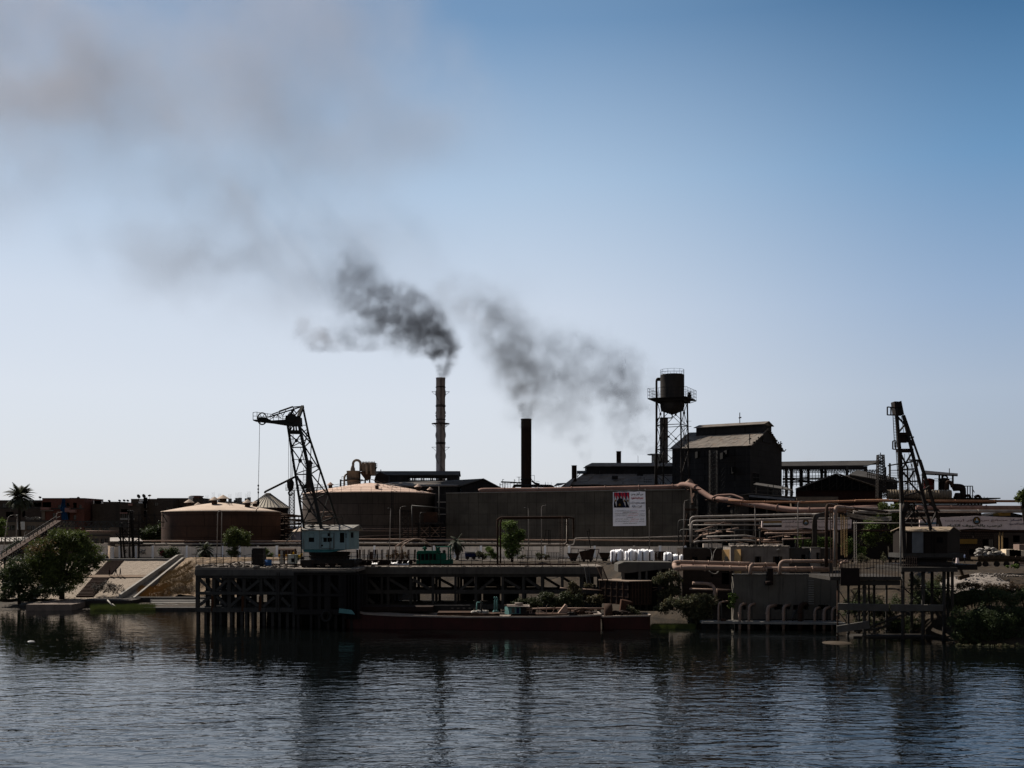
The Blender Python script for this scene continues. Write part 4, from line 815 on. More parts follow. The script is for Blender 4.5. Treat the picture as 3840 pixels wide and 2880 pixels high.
for v,parts_ in((945,[('السيد المهندس',1275,1515,INK_B),('محمد عبد الرحيم',905,1230,INK_R),('رئيس مجلس الإدارة والعضو المنتدب',290,885,INK)]),(1010,[('لشركة السكر والصناعات التكاملية',610,1195,INK)]),(1072,[('السيد المهندس',1310,1530,INK_B),('عادل عبد العظيم حسن',880,1265,INK_R),('رئيس القطاعات العامة للمصانع والشئون الفنية',275,860,INK)]),(1145,[('السيد المهندس',1290,1520,INK_B),('محمود عبد الحليم',825,1230,INK_R),('رئيس قطاعات مصانع سكر أرمنت',285,800,INK)]),(1220,[('والسادة الرؤساء',775,1025,INK_B)]),(1290,[('الكيميائي',1330,1490,INK),('رئيس النقابة',950,1280,INK_R),('والكيميائي',650,830,INK_G),('المدير العام',315,600,INK)]),(1375,[('بتأييد السيد',1290,1505,INK_B),('عبد الفتاح',915,1240,INK_R),('رئيس الجمهورية لفترة رئاسة ثانية',295,890,INK)]),(1465,[('لاستكمال مسيرة بناء مصر الحديثة',615,1185,INK)])):
 for s_,a,b,m_ in parts_:
  if 'ؤ' in s_:s_='والسادة العاملين'
  s_=s_.replace('إ','ا');tl(s_,a,b,v,48,m_,.012,par=t)
g=MB()
for u,v in((165,160),(870,148),(1265,135),(1545,128)):p=bz(u,v);g.tube([p,p+Vector((0,.3,.5))],.04,5)
g.build('tie_rope',CONC_P,t)
# ================================================================ vegetation
def leafmat(name,c1,c2,c3=None):
 c1,c2=[tuple(v*.5 for v in c)for c in(c1,c2)];c3=c3 and tuple(v*.62 for v in c3)
 return mat(name,c1,c2,scale=.5,raw=True,col3=c3,fac3=.6,rough=.7,trans=.25,spec=.2)
LEAF_A=leafmat('acacia_leaves',(.15,.19,.045),(.08,.11,.03));LEAF_D=leafmat('dark_leaves',(.08,.11,.035),(.045,.065,.025));LEAF_B=leafmat('bright_leaves',(.18,.26,.05),(.09,.14,.035))
LEAF_O=leafmat('dusty_bush_leaves',(.13,.13,.065),(.07,.08,.04),(.17,.12,.06));LEAF_P=leafmat('palm_fronds',(.085,.10,.055),(.045,.055,.035));DRY=leafmat('dry_leaves',(.20,.13,.06),(.12,.08,.04));GRASSB=leafmat('bright_reed_grass',(.12,.15,.035),(.06,.08,.025))
BARK=mat('bark',(.07,.055,.042),(.04,.032,.026),scale=3,bump=.3);FLOW=leafmat('magenta_flowers',(.30,.02,.07),(.2,.02,.05))
def leaves(g,blobs,n,size,seed,asp=2.2,droop=0.0,core=.35):
 """leaf-sized faces through the volume of overlapping lumps, thinner towards the rim so gaps show"""
 rn=random.Random(seed);tot=sum(b[1][0]*b[1][1]*b[1][2]for b in blobs)
 for c,rad in blobs:
  k=max(12,int(n*(rad[0]*rad[1]*rad[2])/tot));nc=max(5,k//26)
  for _ in range(nc):
   while True:
    d=Vector((rn.uniform(-1,1),rn.uniform(-1,1),rn.uniform(-1,1)))
    if d.length<1:break
   d=d.normalized()*(core+(1-core)*rn.random()**.6)*rn.uniform(.8,1.12);cc=Vector(c)+Vector((d.x*rad[0],d.y*rad[1],d.z*rad[2]));cs=min(rad)*rn.uniform(.14,.34)
   for _ in range(k//nc):
    o=Vector((rn.gauss(0,1),rn.gauss(0,1),rn.gauss(0,.8)))*cs;p=cc+o-Vector((0,0,droop*rn.random()*o.length))
    a=Vector((rn.uniform(-1,1),rn.uniform(-1,1),rn.uniform(-.7,.7)-droop)).normalized();b=a.orthogonal().normalized();b=(b*math.cos(rn.uniform(0,6.3))+a.cross(b)*math.sin(rn.uniform(0,6.3)))
    L_=size*rn.uniform(.6,1.4);w_=L_/asp
    g.add([p-a*L_*.5,p+b*w_*.5,p+a*L_*.5,p-b*w_*.5],[(0,1,2,3)])
 return g
def tree(name,label,base,blobs,n,size,seed,leaf,trunk_r=.25,cat='tree',group=None,droop=0,asp=2.2,extra=None):
 """blobs in world coordinates ((x,y,z),(rx,ry,rz))"""
 base=Vector(base);t=thing(name,label,cat,base,group);rn=random.Random(seed)
 g=MB();top=sum((Vector(b[0])for b in blobs),Vector())/len(blobs);fork=base.lerp(top,.45)
 g.tube([base-Vector((0,0,.3)),base.lerp(fork,.5)+Vector((rn.uniform(-.1,.1),0,0)),fork],[trunk_r*1.25,trunk_r,trunk_r*.8],8)
 for c,rad in blobs:
  e=Vector(c);m_=fork.lerp(e,.5)+Vector((rn.uniform(-.3,.3),rn.uniform(-.3,.3),.3));g.tube([fork,m_,e],[trunk_r*.6,trunk_r*.35,trunk_r*.12],6)
  for _ in range(3):g.tube([m_,e+Vector((rn.uniform(-1,1)*rad[0]*.7,rn.uniform(-1,1)*rad[1]*.7,rn.uniform(-.3,.9)*rad[2]*.7))],[trunk_r*.25,.02],5)
 g.build('trunk',BARK,t)
 g=MB();leaves(g,blobs,n,size,seed,asp,droop);g.build('crown',leaf,t)
 if extra:g=MB();leaves(g,extra[0],extra[1],size,seed+1,asp,droop);g.build('dry_foliage',extra[2],t)
 return t
def cb(k,lst,Y,dy=0):
 o=[]
 for q in lst:
  y=Y+(q[4]if len(q)>4 else 0);o.append((tuple(P(k,q[0],q[1],y)),(M2(k,q[2],y),(M2(k,q[2],y)+M2(k,q[3],y))*.5,M2(k,q[3],y))))
 return o
def bush(name,label,k,lst,Y,n,size,seed,leaf,group=None,stems=True,zb=None,cat='bush',asp=2.2,extra=None):
 bl=cb(k,lst,Y);x=sum(b[0][0]for b in bl)/len(bl);z=min(b[0][2]-b[1][2]for b in bl)if zb is None else zb
 t=thing(name,label,cat,(x,Y,z),group);g=MB();leaves(g,bl,n,size,seed,asp,0,.2);g.build('foliage',leaf,t);rn=random.Random(seed)
 g=MB()
 for c,rad in bl:
  for _ in range(4):b=Vector((c[0]+rn.uniform(-.4,.4)*rad[0],c[1]+rn.uniform(-.3,.3),max(z-.2,c[2]-rad[2]*1.15)));g.tube([b,Vector(c)+Vector((rn.uniform(-.6,.6)*rad[0],0,rn.uniform(-.2,.7)*rad[2]))],[.06,.02],5)
 g.build('branches',BARK,t)
 if extra:g=MB();leaves(g,cb(k,extra[0],Y),extra[1],size,seed+1,asp);g.build('blossom',extra[2],t)
 return t
def palm(name,label,k,u,vb,vt,Y,cr,nf,seed,tr=.22,dead=False,group=None,zb=None):
 b=P(k,u,vb,Y);top=P(k,u,vt,Y)
 if zb is not None:b.z=zb
 t=thing(name,label,'palm tree',b,group);rn=random.Random(seed)
 g=MB();n=10;g.tube([b.lerp(top,i/n)+Vector((.12*math.sin(i*.7),0,0))for i in range(n+1)],[tr*(1.25 if i==0 else 1+.10*(i%2))for i in range(n+1)],10);g.build('trunk',BARK,t)
 g=MB()
 for i in range(nf):
  az=rn.uniform(0,6.283);el=rn.uniform(-.75,1.3)if not dead or i%3 else rn.uniform(-1.4,-1.0);L_=cr*rn.uniform(.85,1.12);pts=[];p=top.copy();d=Vector((math.cos(az)*math.cos(el),math.sin(az)*math.cos(el),math.sin(el)))
  for s in range(9):pts.append(p.copy());p=p+d*(L_/8);d=(d+Vector((0,0,-.17))).normalized()
  for s in range(8):g.bar(pts[s],pts[s+1],.06*(1-s/9)+.015)
  for s in range(2,34):
   q=s/34*8;i0=int(q);c=pts[i0].lerp(pts[min(8,i0+1)],q-i0);dd=(pts[min(8,i0+1)]-pts[i0]).normalized();sd_=dd.cross(Vector((0,0,1))).normalized();ll=cr*.24*math.sin(math.pi*min(1,s/34*.9+.1))
   for sg in(-1,1):e=c+(sd_*sg*.85+dd*.55+Vector((0,0,-.25))).normalized()*ll;wv=dd*.085;g.add([c-wv,c+wv,e],[(0,1,2)])
 g.build('crown',LEAF_P,t)
 if dead:
  g=MB()
  for i in range(160):a=rn.uniform(0,6.28);r_=rn.uniform(.1,.42)*cr;z_=rn.uniform(0,.9);q=top+Vector((math.cos(a)*r_*.4,math.sin(a)*r_*.4,-.1));g.add([q,q+Vector((.08,0,0)),top+Vector((math.cos(a)*r_*1.2,math.sin(a)*r_*1.2,-cr*(.35+z_)))],[(0,1,2)])
  g.build('dead_fronds',mat('dead_frond',(.13,.09,.06),(.08,.055,.04)),t)
 return t
# ================================================================ right-hand yard, backdrop first
Ys=306.
t=thing('conveyor_shed','long roofed conveyor gallery on columns running right of the black hall','conveyor gallery',P(12,1160,840,Ys));t.location.z=7.2
g=MB();a,b=P(12,560,628,Ys),P(12,1530,620,Ys);c,d=P(12,1690,572,Ys+4),P(12,560,597,Ys+4)
g.slab(a,b,Vector((c.x,Ys+5,c.z)),Vector((a.x,Ys+5,c.z-.4)),.25);g.slab(Vector((b.x,Ys+10,b.z)),Vector((a.x,Ys+10,a.z)),Vector((a.x,Ys+5,c.z-.3)),Vector((c.x,Ys+5,c.z+.1)),.25)
g.add([b,Vector((c.x,Ys+5,c.z)),P(12,1680,612,Ys+10)],[(0,1,2)]);g.build('roof',ROOF_G,t)
g=MB();g.box((a.x,Ys+.1,PZ(12,668,Ys)),(b.x,Ys+.35,a.z-.05));g.build('side_sheeting',HALL,t)
for u in(690,800,905,980,1090,1160,1320,1515):g=MB();p=P(12,u,630,Ys);g.box((p.x-.35,Ys+(u%3)*3,7.2),(p.x+.35,Ys+.7+(u%3)*3,p.z));g.build('column',STEEL_G if u%20==0 else STEEL,t)
g=MB();rn=random.Random(11)
for v,w_ in((735,.2),(758,.35),(772,.25),(795,.45),(818,.2),(700,.15)):g.bar(P(12,650,v,Ys+2),P(12,1640,v-rn.uniform(0,16),Ys+2),w_)
for i in range(60):u=655+i*16.5;g.bar(P(12,u,665,Ys+3),P(12,u+8,690+rn.uniform(0,22),Ys+3),.18);g.bar(P(12,u+8,690,Ys+3),P(12,u+16,665,Ys+3),.12)
for i in range(30):u=660+i*33;g.bar(P(12,u,668,Ys+3),P(12,u,840,Ys+3),.13)
g.bar(P(12,650,770,Ys+1),P(12,930,745,Ys+1),.3);g.bar(P(12,650,760,Ys+1),P(12,950,790,Ys+1),.4);g.build('frame',STEEL,t)
for u0,v0 in((1660,495),):
 t=thing('lattice_pylon','slim lattice pylon at the right end of the conveyor gallery','pylon',P(12,1672,960,250));g=MB();lattice(g,P(12,1672,960,250),P(12,1664,515,250),1.9,15,.1,3,w2=1.3);g.bar(P(12,1664,515,250),P(12,1664,490,250),.15);g.box(P(12,1645,845,249),P(12,1712,880,249.2));g.build('lattice',STEEL,t)
# small gabled roof between
g=MB();Yq=290.;A=[P(12,1355,715,Yq),P(12,1430,668,Yq),P(12,1500,672,Yq)]
t=thing('shed','small gabled dark roof just under the conveyor gallery end','shed',P(12,1550,800,Yq));g.slab(P(12,1340,715,Yq),P(12,1845,800,Yq),P(12,1790,752,Yq+8),P(12,1430,668,Yq+8),.3);g.build('roof',ROOF_G,t);g=MB();g.prism([P(12,1345,718,Yq+.3),P(12,1840,805,Yq+.3),P(12,1840,900,Yq+.3),P(12,1345,900,Yq+.3)],(0,7,0));g.build('wall',HALL,t)
g=MB()
for i in range(14):g.bar(P(12,1530+i*22,690+i*5,Yq-1),P(12,1530+i*22,745+i*5,Yq-1),.14)
for v in(690,712):g.bar(P(12,1520,v,Yq-1),P(12,1835,v+68,Yq-1),.16)
for i,u in enumerate((1715,1760)):g.bar(P(12,u,640-i*40,Yq),P(12,u,800,Yq),.4)
g.build('frame',STEEL,t)
# black gabled shed
Yf=262.;L0,Rk,R1=P(12,780,862,Yf),P(12,1205,703,Yf),P(12,1722,872,Yf);bk=Vector((13,34,0))
t=thing('open_shed','wide black open gabled shed with corrugated roof slope lit on the right','shed',P(12,1200,1060,Yf));t.location.z=7.2
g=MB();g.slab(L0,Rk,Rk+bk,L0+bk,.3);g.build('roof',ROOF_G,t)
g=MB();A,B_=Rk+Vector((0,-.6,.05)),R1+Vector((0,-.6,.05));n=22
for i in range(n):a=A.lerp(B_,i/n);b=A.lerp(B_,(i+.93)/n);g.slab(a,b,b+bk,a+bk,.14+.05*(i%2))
g.build('roof_slope',mat('lit_corrugated_roof',(.30,.245,.19),(.2,.165,.13),scale=.5),t)  # right slope lighter than the left: sunlight painted into its colour
g=MB();g.prism([L0+Vector((0,.4,-.3)),R1+Vector((0,.4,-.3)),Rk+Vector((0,.4,-.4))],(0,.2,0));g.build('gable',BLACK,t)
g=MB();g.box((P(12,800,0,Yf).x,Yf+1,7.2),(P(12,1700,0,Yf).x,Yf+1.4,PZ(12,875,Yf)));g.build('wall',mat('dark_red_brick_wall',(.075,.028,.024),(.05,.02,.018),grid=(.6,.25,.02,.5)),t)
g=MB()
for i in range(12):s=(i+.5)/12;x=lerp(L0.x,R1.x,s);zt=min(lerp(L0.z,Rk.z,(x-L0.x)/(Rk.x-L0.x)),lerp(R1.z,Rk.z,(R1.x-x)/(R1.x-Rk.x)))if L0.x<x<R1.x else 0;g.bar((x,Yf+.1,PZ(12,878,Yf)),(x,Yf+.1,zt-.4),.16);g.bar((x,Yf+.1,PZ(12,878,Yf)),(x+2.6,Yf+.1,zt-1),.1)
g.build('truss',STEEL,t)
# workshop with pale gutter and canopy
Yk=250.
t=thing('workshop','corrugated workshop with pale eaves under the black hall','workshop',P(6,500,330,Yk));t.location.z=7.2
g=MB();g.box((P(6,150,0,Yk).x,Yk+.4,7.2),(P(6,275,0,Yk).x,Yk+.8,PZ(6,200,Yk)));
for i in range(20):x=lerp(P(6,150,0,Yk).x,P(6,275,0,Yk).x,i/19);g.bar((x,Yk+.3,7.2),(x,Yk+.3,PZ(6,200,Yk)),.14)
g.build('corrugated_wall',mat('corrugated_wall',(.10,.09,.08),(.06,.055,.05),streak=.5),t)
g=MB();g.prism([P(6,100,205,Yk),P(6,300,175,Yk),P(6,735,212,Yk),P(6,735,222,Yk),P(6,300,186,Yk),P(6,100,214,Yk)],(0,16,0));g.build('roof',ROOF_G,t)
g=MB();g.prism([P(6,280,192,Yk-.2),P(6,715,228,Yk-.2),P(6,715,250,Yk-.2),P(6,280,212,Yk-.2)],(0,.15,0));g.build('fascia',mat('pale_fascia',(.22,.24,.27),(.14,.15,.17),streak=.6),t)
g=MB();g.box((P(6,275,0,Yk).x,Yk+7,7.2),(P(6,735,0,Yk).x,Yk+7.3,PZ(6,220,Yk)));g.build('inner_wall',BLACK,t)
for u in(450,560,722):g=MB();p=P(6,u,235,Yk);g.box((p.x-.2,Yk,7.2),(p.x+.2,Yk+.35,p.z));g.build('column',STEEL_G,t)
g=MB();g.slab(P(6,318,92,258),P(6,700,150,258),P(6,640,118,264),P(6,350,76,264),.2);g.build('canopy_roof',ROOF_G,t)
g=MB()
for u in(348,460,510,600,650):g.bar(P(6,u,100,258),P(6,u,190,258),.16)
for i in range(12):u=500+i*18;g.bar(P(6,u,150,257),P(6,u,195,257),.09)
g.bar(P(6,330,150,257),P(6,710,170,257),.12);g.build('canopy_frame',STEEL_G,t)
t=block('store_building','plain brown building right of the pale-eaved workshop',6,735,212,1130,330,256,8,BR_TAN,zb=7.2);
# long low building under the signboards
block('gatehouse','long dark building row behind the signboards and pipe racks',5,640,400,1770,745,252,8,mat('dark_row_wall',(.03,.027,.025),(.02,.018,.017),grid=(3.,2.4,.06,0)),zb=7.2,open_=[(700,500,820,600),(900,520,1050,600)])  # plain dark colour; the row fills gaps behind signs and pipes
block('gatehouse','dark brown gatehouse wall behind the second crane',6,1130,330,1900,780,246,8,mat('gate_brown_wall',(.055,.04,.033),(.035,.028,.023)),zb=7.2,wins=[(1325,612,1370,668),(1390,612,1430,668)],open_=[(1180,560,1260,760)])
t=block('gatehouse','lattice-tiled gate building under the second signboard',7,700,375,1250,720,232,8,mat('tile_lattice_wall',(.12,.085,.065),(.08,.06,.047),grid=(.5,.5,.07,.5)),zb=6.9,open_=[(1150,575,1200,670),(1030,662,1075,712)],wins=[(1205,575,1250,665)])
g=MB();g.box(P(7,945,572,231.6),P(7,1098,615,231.8));g.build('ochre_panel',YEL,t)  # ochre panel on the front of the gate building
block('plain_building','dark building at the far right under the gate sign',7,1250,500,1700,720,240,8,BR_DK,zb=6.9,open_=[(1330,560,1380,700),(1420,540,1480,600)])
t=thing('shed','dark gabled roof with an ochre vent peeking over the far right pipes','shed',P(7,1420,480,260));t.location.z=7;g=MB();A=[P(7,1240,372,260),P(7,1395,335,260),P(7,1600,380,260)];g.prism([Vector((A[0].x,260,7)),Vector((A[2].x,260,7)),A[2],A[1],A[0]],(0,14,0));g.build('wall',HALL,t)
g=MB();g.slab(A[0],A[1],A[1]+Vector((0,14,0)),A[0]+Vector((0,14,0)),.25);g.slab(A[1],A[2],A[2]+Vector((0,14,0)),A[1]+Vector((0,14,0)),.25);g.build('roof',ROOF_G,t)
g=MB();g.box(P(7,1292,340,255),P(7,1345,366,258));g.box(P(7,1318,308,255),P(7,1328,345,256));g.build('roof_vent',YEL,t)  # vent in plain ochre
# evaporator plant at the right
Yv=262.
t=thing('evaporator_plant','rusty plant of red vessels under a canopy roof right of the second crane','plant',P(7,800,500,Yv));t.location.z=7
g=MB();g.box(P(7,430,205,Yv-1),P(7,1195,222,Yv+6));g.box(P(7,430,222,Yv-.5),P(7,1185,262,Yv+5));g.box((P(7,430,0,Yv).x,Yv+1,7),(P(7,1155,0,Yv).x,Yv+5,PZ(7,262,Yv)));g.build('base_deck',RUST_D,t)
g=MB();n=24;a,b=P(7,300,178,Yv+1),P(7,870,178,Yv-2)
for i in range(n):
 p,q=a.lerp(b,i/n),a.lerp(b,(i+.55)/n);g.tube([p,q],M2(7,44,Yv),20);q2=a.lerp(b,(i+1)/n);g.tube([q,q2],M2(7,40,Yv),20)
g.build('ribbed_drum',mat('dusty_ribbed_sheet',(.30,.24,.17),(.2,.16,.12),scale=.6),t)
REDV=mat('red_vessel',(.16,.022,.018),(.10,.02,.018),scale=.6,col3=(.06,.03,.025))
for u0,u1,v0,v1,m_ in((628,718,38,135,REDV),(758,850,32,135,RUST_D)):
 c=P(7,(u0+u1)/2,v1,Yv+2);r_=M2(7,(u1-u0),Yv+2)/2;g=MB();H=PZ(7,v0,Yv+2)-c.z;g.lathe(c,[(r_,0),(r_,H*.86),(r_*1.04,H*.86),(r_*1.04,H*.92),(r_*.7,H),(0,H+.2)],20);g.build('vessel',m_,t)
g=MB();g.slab(P(13,398,728,Yv),P(13,745,745,Yv-1),P(13,745,728,Yv+6),P(13,430,700,Yv+6),.3);g.build('canopy_roof',STEEL,t)
for u in(408,568,595,697):g=MB();g.bar(P(13,u,735,Yv+1),P(13,u,880,Yv+1),.35);g.build('column',STEEL,t)
g=MB();g.bar(P(13,664,680,Yv),P(13,664,735,Yv),.15);g.bar(P(13,400,848,Yv-1),P(13,520,848,Yv-1),.2);g.bar(P(13,440,890,Yv-1.5),P(13,470,850,Yv-1.5),.25)
for v in(780,800):g.bar(P(13,520,v,Yv),P(13,700,v,Yv),.12)
g.build('handrail',STEEL_G,t)
g=MB();g.tube([P(13,620+26*math.cos(a),775-26*math.sin(a),Yv+1)for a in[math.pi*(i/10)for i in range(11)]],.22,8);g.tube([P(13,630,900,Yv-1.5),P(13,632,820,Yv-1.5),P(13,655,805,Yv-1.5),P(13,680,820,Yv-1.5),P(13,695,860,Yv-1.5)],.42,10,bend=.8);g.build('gooseneck_pipe',RUST,t)
g=MB();g.tube([P(7,890,95,Yv),P(7,960,98,Yv),P(7,985,115,Yv),P(7,985,215,Yv)],.45,10,bend=1.2);g.tube([P(7,890,125,Yv-1),P(7,955,122,Yv-1),P(7,972,140,Yv-1),P(7,972,215,Yv-1)],.6,10,bend=1.2);g.tube([P(7,1000,190,Yv-1),P(7,1030,182,Yv-1),P(7,1040,210,Yv-1)],.35,8,bend=.6);g.tube([P(7,1080,200,Yv-1),P(7,1100,188,Yv-1),P(7,1120,190,Yv-1),P(7,1130,215,Yv-1)],.35,8,bend=.6);g.tube([P(7,910,200,Yv-1.5),P(7,940,200,Yv-1.5)],1.1,12);g.build('pipe_bend',RUST_D,t)
g=MB()
for u in(1015,1038,1060):g.bar(P(7,u,102,Yv),P(7,u,215,Yv),.18)
g.bar(P(7,985,102,Yv),P(7,1060,102,Yv),.2);g.bar(P(7,1058,125,Yv),P(7,1076,158,Yv),.15)
rn=random.Random(5)
for i in range(26):u=rn.uniform(890,1195);g.bar(P(7,u,rn.uniform(188,212),Yv-1),P(7,u,rn.uniform(215,262),Yv-1),rn.uniform(.08,.22))
for i in range(8):u=930+i*30;g.bar(P(7,u,262,Yv),P(7,u,284,Yv),.3)
g.bar(P(7,1020,188,Yv-1),P(7,1135,190,Yv-1),.12);g.build('pipe_frame',STEEL,t)
t=thing('pipe_gantry','bare steel gantry frame behind the second crane mast','gantry',P(13,100,900,255));g=MB()
for(a,b,c,d,w_)in((75,655,380,600,.3),(95,640,95,780,.35),(85,700,330,690,.14),(265,690,270,900,.25),(360,600,360,660,.3),(165,740,400,745,.12),(235,540,240,900,.1),(100,720,60,760,.12),(340,860,420,850,.12),(50,790,180,810,.4),(155,775,158,830,.14),(130,770,133,830,.14)):g.bar(P(13,a,b,255),P(13,c,d,255),w_)
rn=random.Random(6)
for i in range(14):v=700+i*16;g.bar(P(13,75+rn.uniform(0,40),v,256),P(13,290+rn.uniform(0,90),v+rn.uniform(-8,8),256),.08)
for i in range(12):u=175+i*16;g.bar(P(13,u,620+rn.uniform(0,80),256),P(13,u+rn.uniform(-8,12),900,256),.09)
g.build('frame',STEEL_G,t)
# ================================================================ left bank
STONE=mat('stone_pitching',(.33,.27,.21),(.235,.19,.15),scale=3,bump=1.,bscale=5,col3=(.15,.12,.095),fac3=.7)
def bk(u,v,k=1):
 x,y=px(k,u,v);sl=6.2/24;kk=(y-HOR)/FPX;Y=(CAMH-1.2+197*sl)/(kk+sl);Y=max(195.5,min(221.2,Y));z=1.2+(Y-197)*sl;return Vector(((x-1920)/FPX*Y,Y,z))
sl=6.2/24
def on(x,Y,dz=0.0):return Vector((x,Y,1.2+(Y-197)*sl+dz))
g=MB();xs=frange(-112,-71.2,.55);ys=frange(196.6,221.0,.55);rn=random.Random(21);nx=len(xs)
g.add([on(x+(rn.uniform(-.15,.15)if 0<i<nx-1 else 0),y+rn.uniform(-.15,.15),.08+rn.uniform(0,.07))for y in ys for i,x in enumerate(xs)],[(j*nx+i,j*nx+i+1,(j+1)*nx+i+1,(j+1)*nx+i)for j in range(len(ys)-1)for i in range(nx-1)])
g.build('embankment_slope',STONE,kind='structure')
g=MB();g.box((-112,221.0,6.9),(-69.5,222.1,7.95));g.build('embankment_kerb',CONC_L,kind='structure')
g=MB();g.prism([on(-112,209.2,.22),on(-71.4,209.2,.22),on(-71.4,210.6,.26),on(-112,210.6,.26)],(0,0,.06));g.build('slope_path',mat('trodden_path',(.20,.14,.095),(.16,.11,.075)),kind='structure')
BRK=mat('brick_steps',(.13,.075,.055),(.09,.055,.042),scale=1.2)
def steps(name,label,xa,xb,Y0,Y1,n,m,tread,w=None):
 t=thing(name,label,'stairs',on((xa+xb)/2,Y0,0));g=MB()
 for i in range(n):
  y0,y1=lerp(Y0,Y1,i/n),lerp(Y0,Y1,(i+1)/n);z=on(0,y1,.22).z;x=lerp(xa,xb,i/n);g.box((x-w/2,y0,z-.9),(x+w/2,y1-.01,z));
 g.build('tread',m,t);return t
steps('steps','flight of dark brick steps down the stone slope above the walkers',-80.9,-82,210.7,220.9,15,BRK,None,3.1)
steps('steps','lower flight of dark brick steps half hidden by the big tree',-79.2,-80.6,197.5,209.1,14,BRK,None,3.1)
t=thing('ramp_stairs','concrete stairway between two sloping white cheek walls','stairs',on(-70,196,0))
for xa,xb,h,w_ in((-71.9,-69.4,1.25,.45),(-69.4,-68.3,.7,.4)):
 g=MB();a,b=on(xa,195.6),on(xb,221.2)
 for q0,q1 in((0,1),):g.prism([a+Vector((-w_/2,0,-1)),b+Vector((-w_/2,0,-1)),b+Vector((-w_/2,0,h)),a+Vector((-w_/2,0,h))],(w_,0,0))
 g.prism([b+Vector((-w_/2,0,-1)),b+Vector((-w_/2,3.6,-1)),b+Vector((-w_/2,3.6,h)),b+Vector((-w_/2,0,h))],(w_,0,0));g.build('cheek_wall',CONC_P,t)
g=MB()
for i in range(30):y0=195.6+i*.85;x=lerp(-70.9,-69.1,i/30);z=on(0,y0+.85,.2).z;g.box((x-.95,y0,z-.9),(x+.75,y0+.84,z))
g.build('tread',CONC_L,t)
# quay ledges and steps at the water
g=MB();g.box((-69,195.2,.1),(-47.5,197.2,1.55));g.build('quay_ledge',CONC,None,label='low concrete ledge at the foot of the grassy hill',cat='ledge')
t=thing('river_steps','worn concrete steps going into the river beside the wharf','stairs',(-57,190,0))
for i in range(7):g=MB();g.box((-66+i*.5,194.5-i*1.5,-.5),(-52-i*.3,195.9-i*1.5,1.2-i*.19));g.build('tread',CONC_L,t)
g=MB();g.box((-64,184.5,-.6),(-45,186.5,.45));g.build('rubble_strip',CONC,None,label='broken concrete strip along the waterline by the wharf',cat='ledge')
g=MB();x0,x1=P(1,325,0,186).x,P(1,790,0,186).x;g.box((x0,184.0,-.5),(x1,189,1.05));g.box((x0+.3,189,-.5),(x1,196,1.15));g.build('stone_quay',mat('stone_quay',(.24,.19,.16),(.16,.13,.11),bump=.6,scale=.9,col3=(.1,.08,.07)),None,label='low weathered stone quay below the big tree',cat='quay')
g=MB();x0,x1=P(1,790,0,188).x,P(1,1320,0,188).x;g.box((x0,190,-.5),(x1,196.3,1.35));g.build('stone_quay',mat('dark_quay',(.09,.075,.065),(.06,.05,.045),bump=.5),None,label='dark quay step right of the low stone quay',cat='quay')
# dry hill between the stairway and the wharf
def hill(x,y):
 s=(x+68.0)/21.;t_=(y-197)/16.;b=1.2+(y-197)*.26
 e=max(0,min(1,s*4))*max(0,min(1,(1.15-s)*6));n_=math.sin(x*1.1+y*.7)*.35+math.sin(x*.53-y*1.3)*.4+math.sin(x*2.3+y*2.1)*.15
 return b+.25+e*(2.2*math.sin(min(1,max(0,t_))*math.pi*.62)+n_)
heightfield('dry_hill',lambda x,y:min(hill(x,y),8.1),frange(-68,-44,.6),frange(197.0,222,.6),DRYGR,jit=.14)
# grass tufts: strips of blades
def tufts(name,label,k,u0,u1,v0,v1,Y0,Y1,n,h,m,seed,zf):
 rn=random.Random(seed);g=MB()
 for _ in range(n):
  Y=rn.uniform(Y0,Y1);x=rn.uniform(P(k,u0,0,Y).x,P(k,u1,0,Y).x);z=zf(x,Y);hh=h*rn.uniform(.5,1.3)
  for _ in range(4):dx,dy=rn.uniform(-.3,.3),rn.uniform(-.3,.3);g.add([(x+dx-.03,Y+dy,z),(x+dx+.03,Y+dy,z),(x+dx+rn.uniform(-.25,.25),Y+dy+rn.uniform(-.1,.1),z+hh)],[(0,1,2)])
 o=g.build(name,m,None,label=label,cat='grass',kind='stuff');return o
tufts('water_grass','bright green reeds along the waterline below the stone slope',1,950,1600,0,0,183.5,190,1800,.8,GRASSB,1,lambda x,y:.02)
tufts('hill_grass','dry orange grass tufts on the hill beside the stairway',2,0,340,0,0,198,213,1800,.5,DRY,2,lambda x,y:min(hill(x,y),8.1)-.05)
tufts('hill_grass','ochre grass fringe at the foot of the dry hill',1,1430,1770,0,0,197,203,900,.5,mat('ochre_grass',(.33,.19,.06),(.24,.13,.045)),4,lambda x,y:hill(x,y)-.05)
g=MB();g.tube([P(1,1115,1300,187),P(1,1172,1368,185)],.12,6);g.build('driftwood_log',CONC_P,None,label='pale log leaning in the green reeds',cat='log')
for i,(a,b,c,d)in enumerate(((1165,1340,1205,1372),)):g=MB();g.tube([P(1,a,b,188),P(1,c,d,185)],.09,6);g.build('driftwood_log',CONC_P,None,label='shorter pale branch right of the leaning log',cat='log')
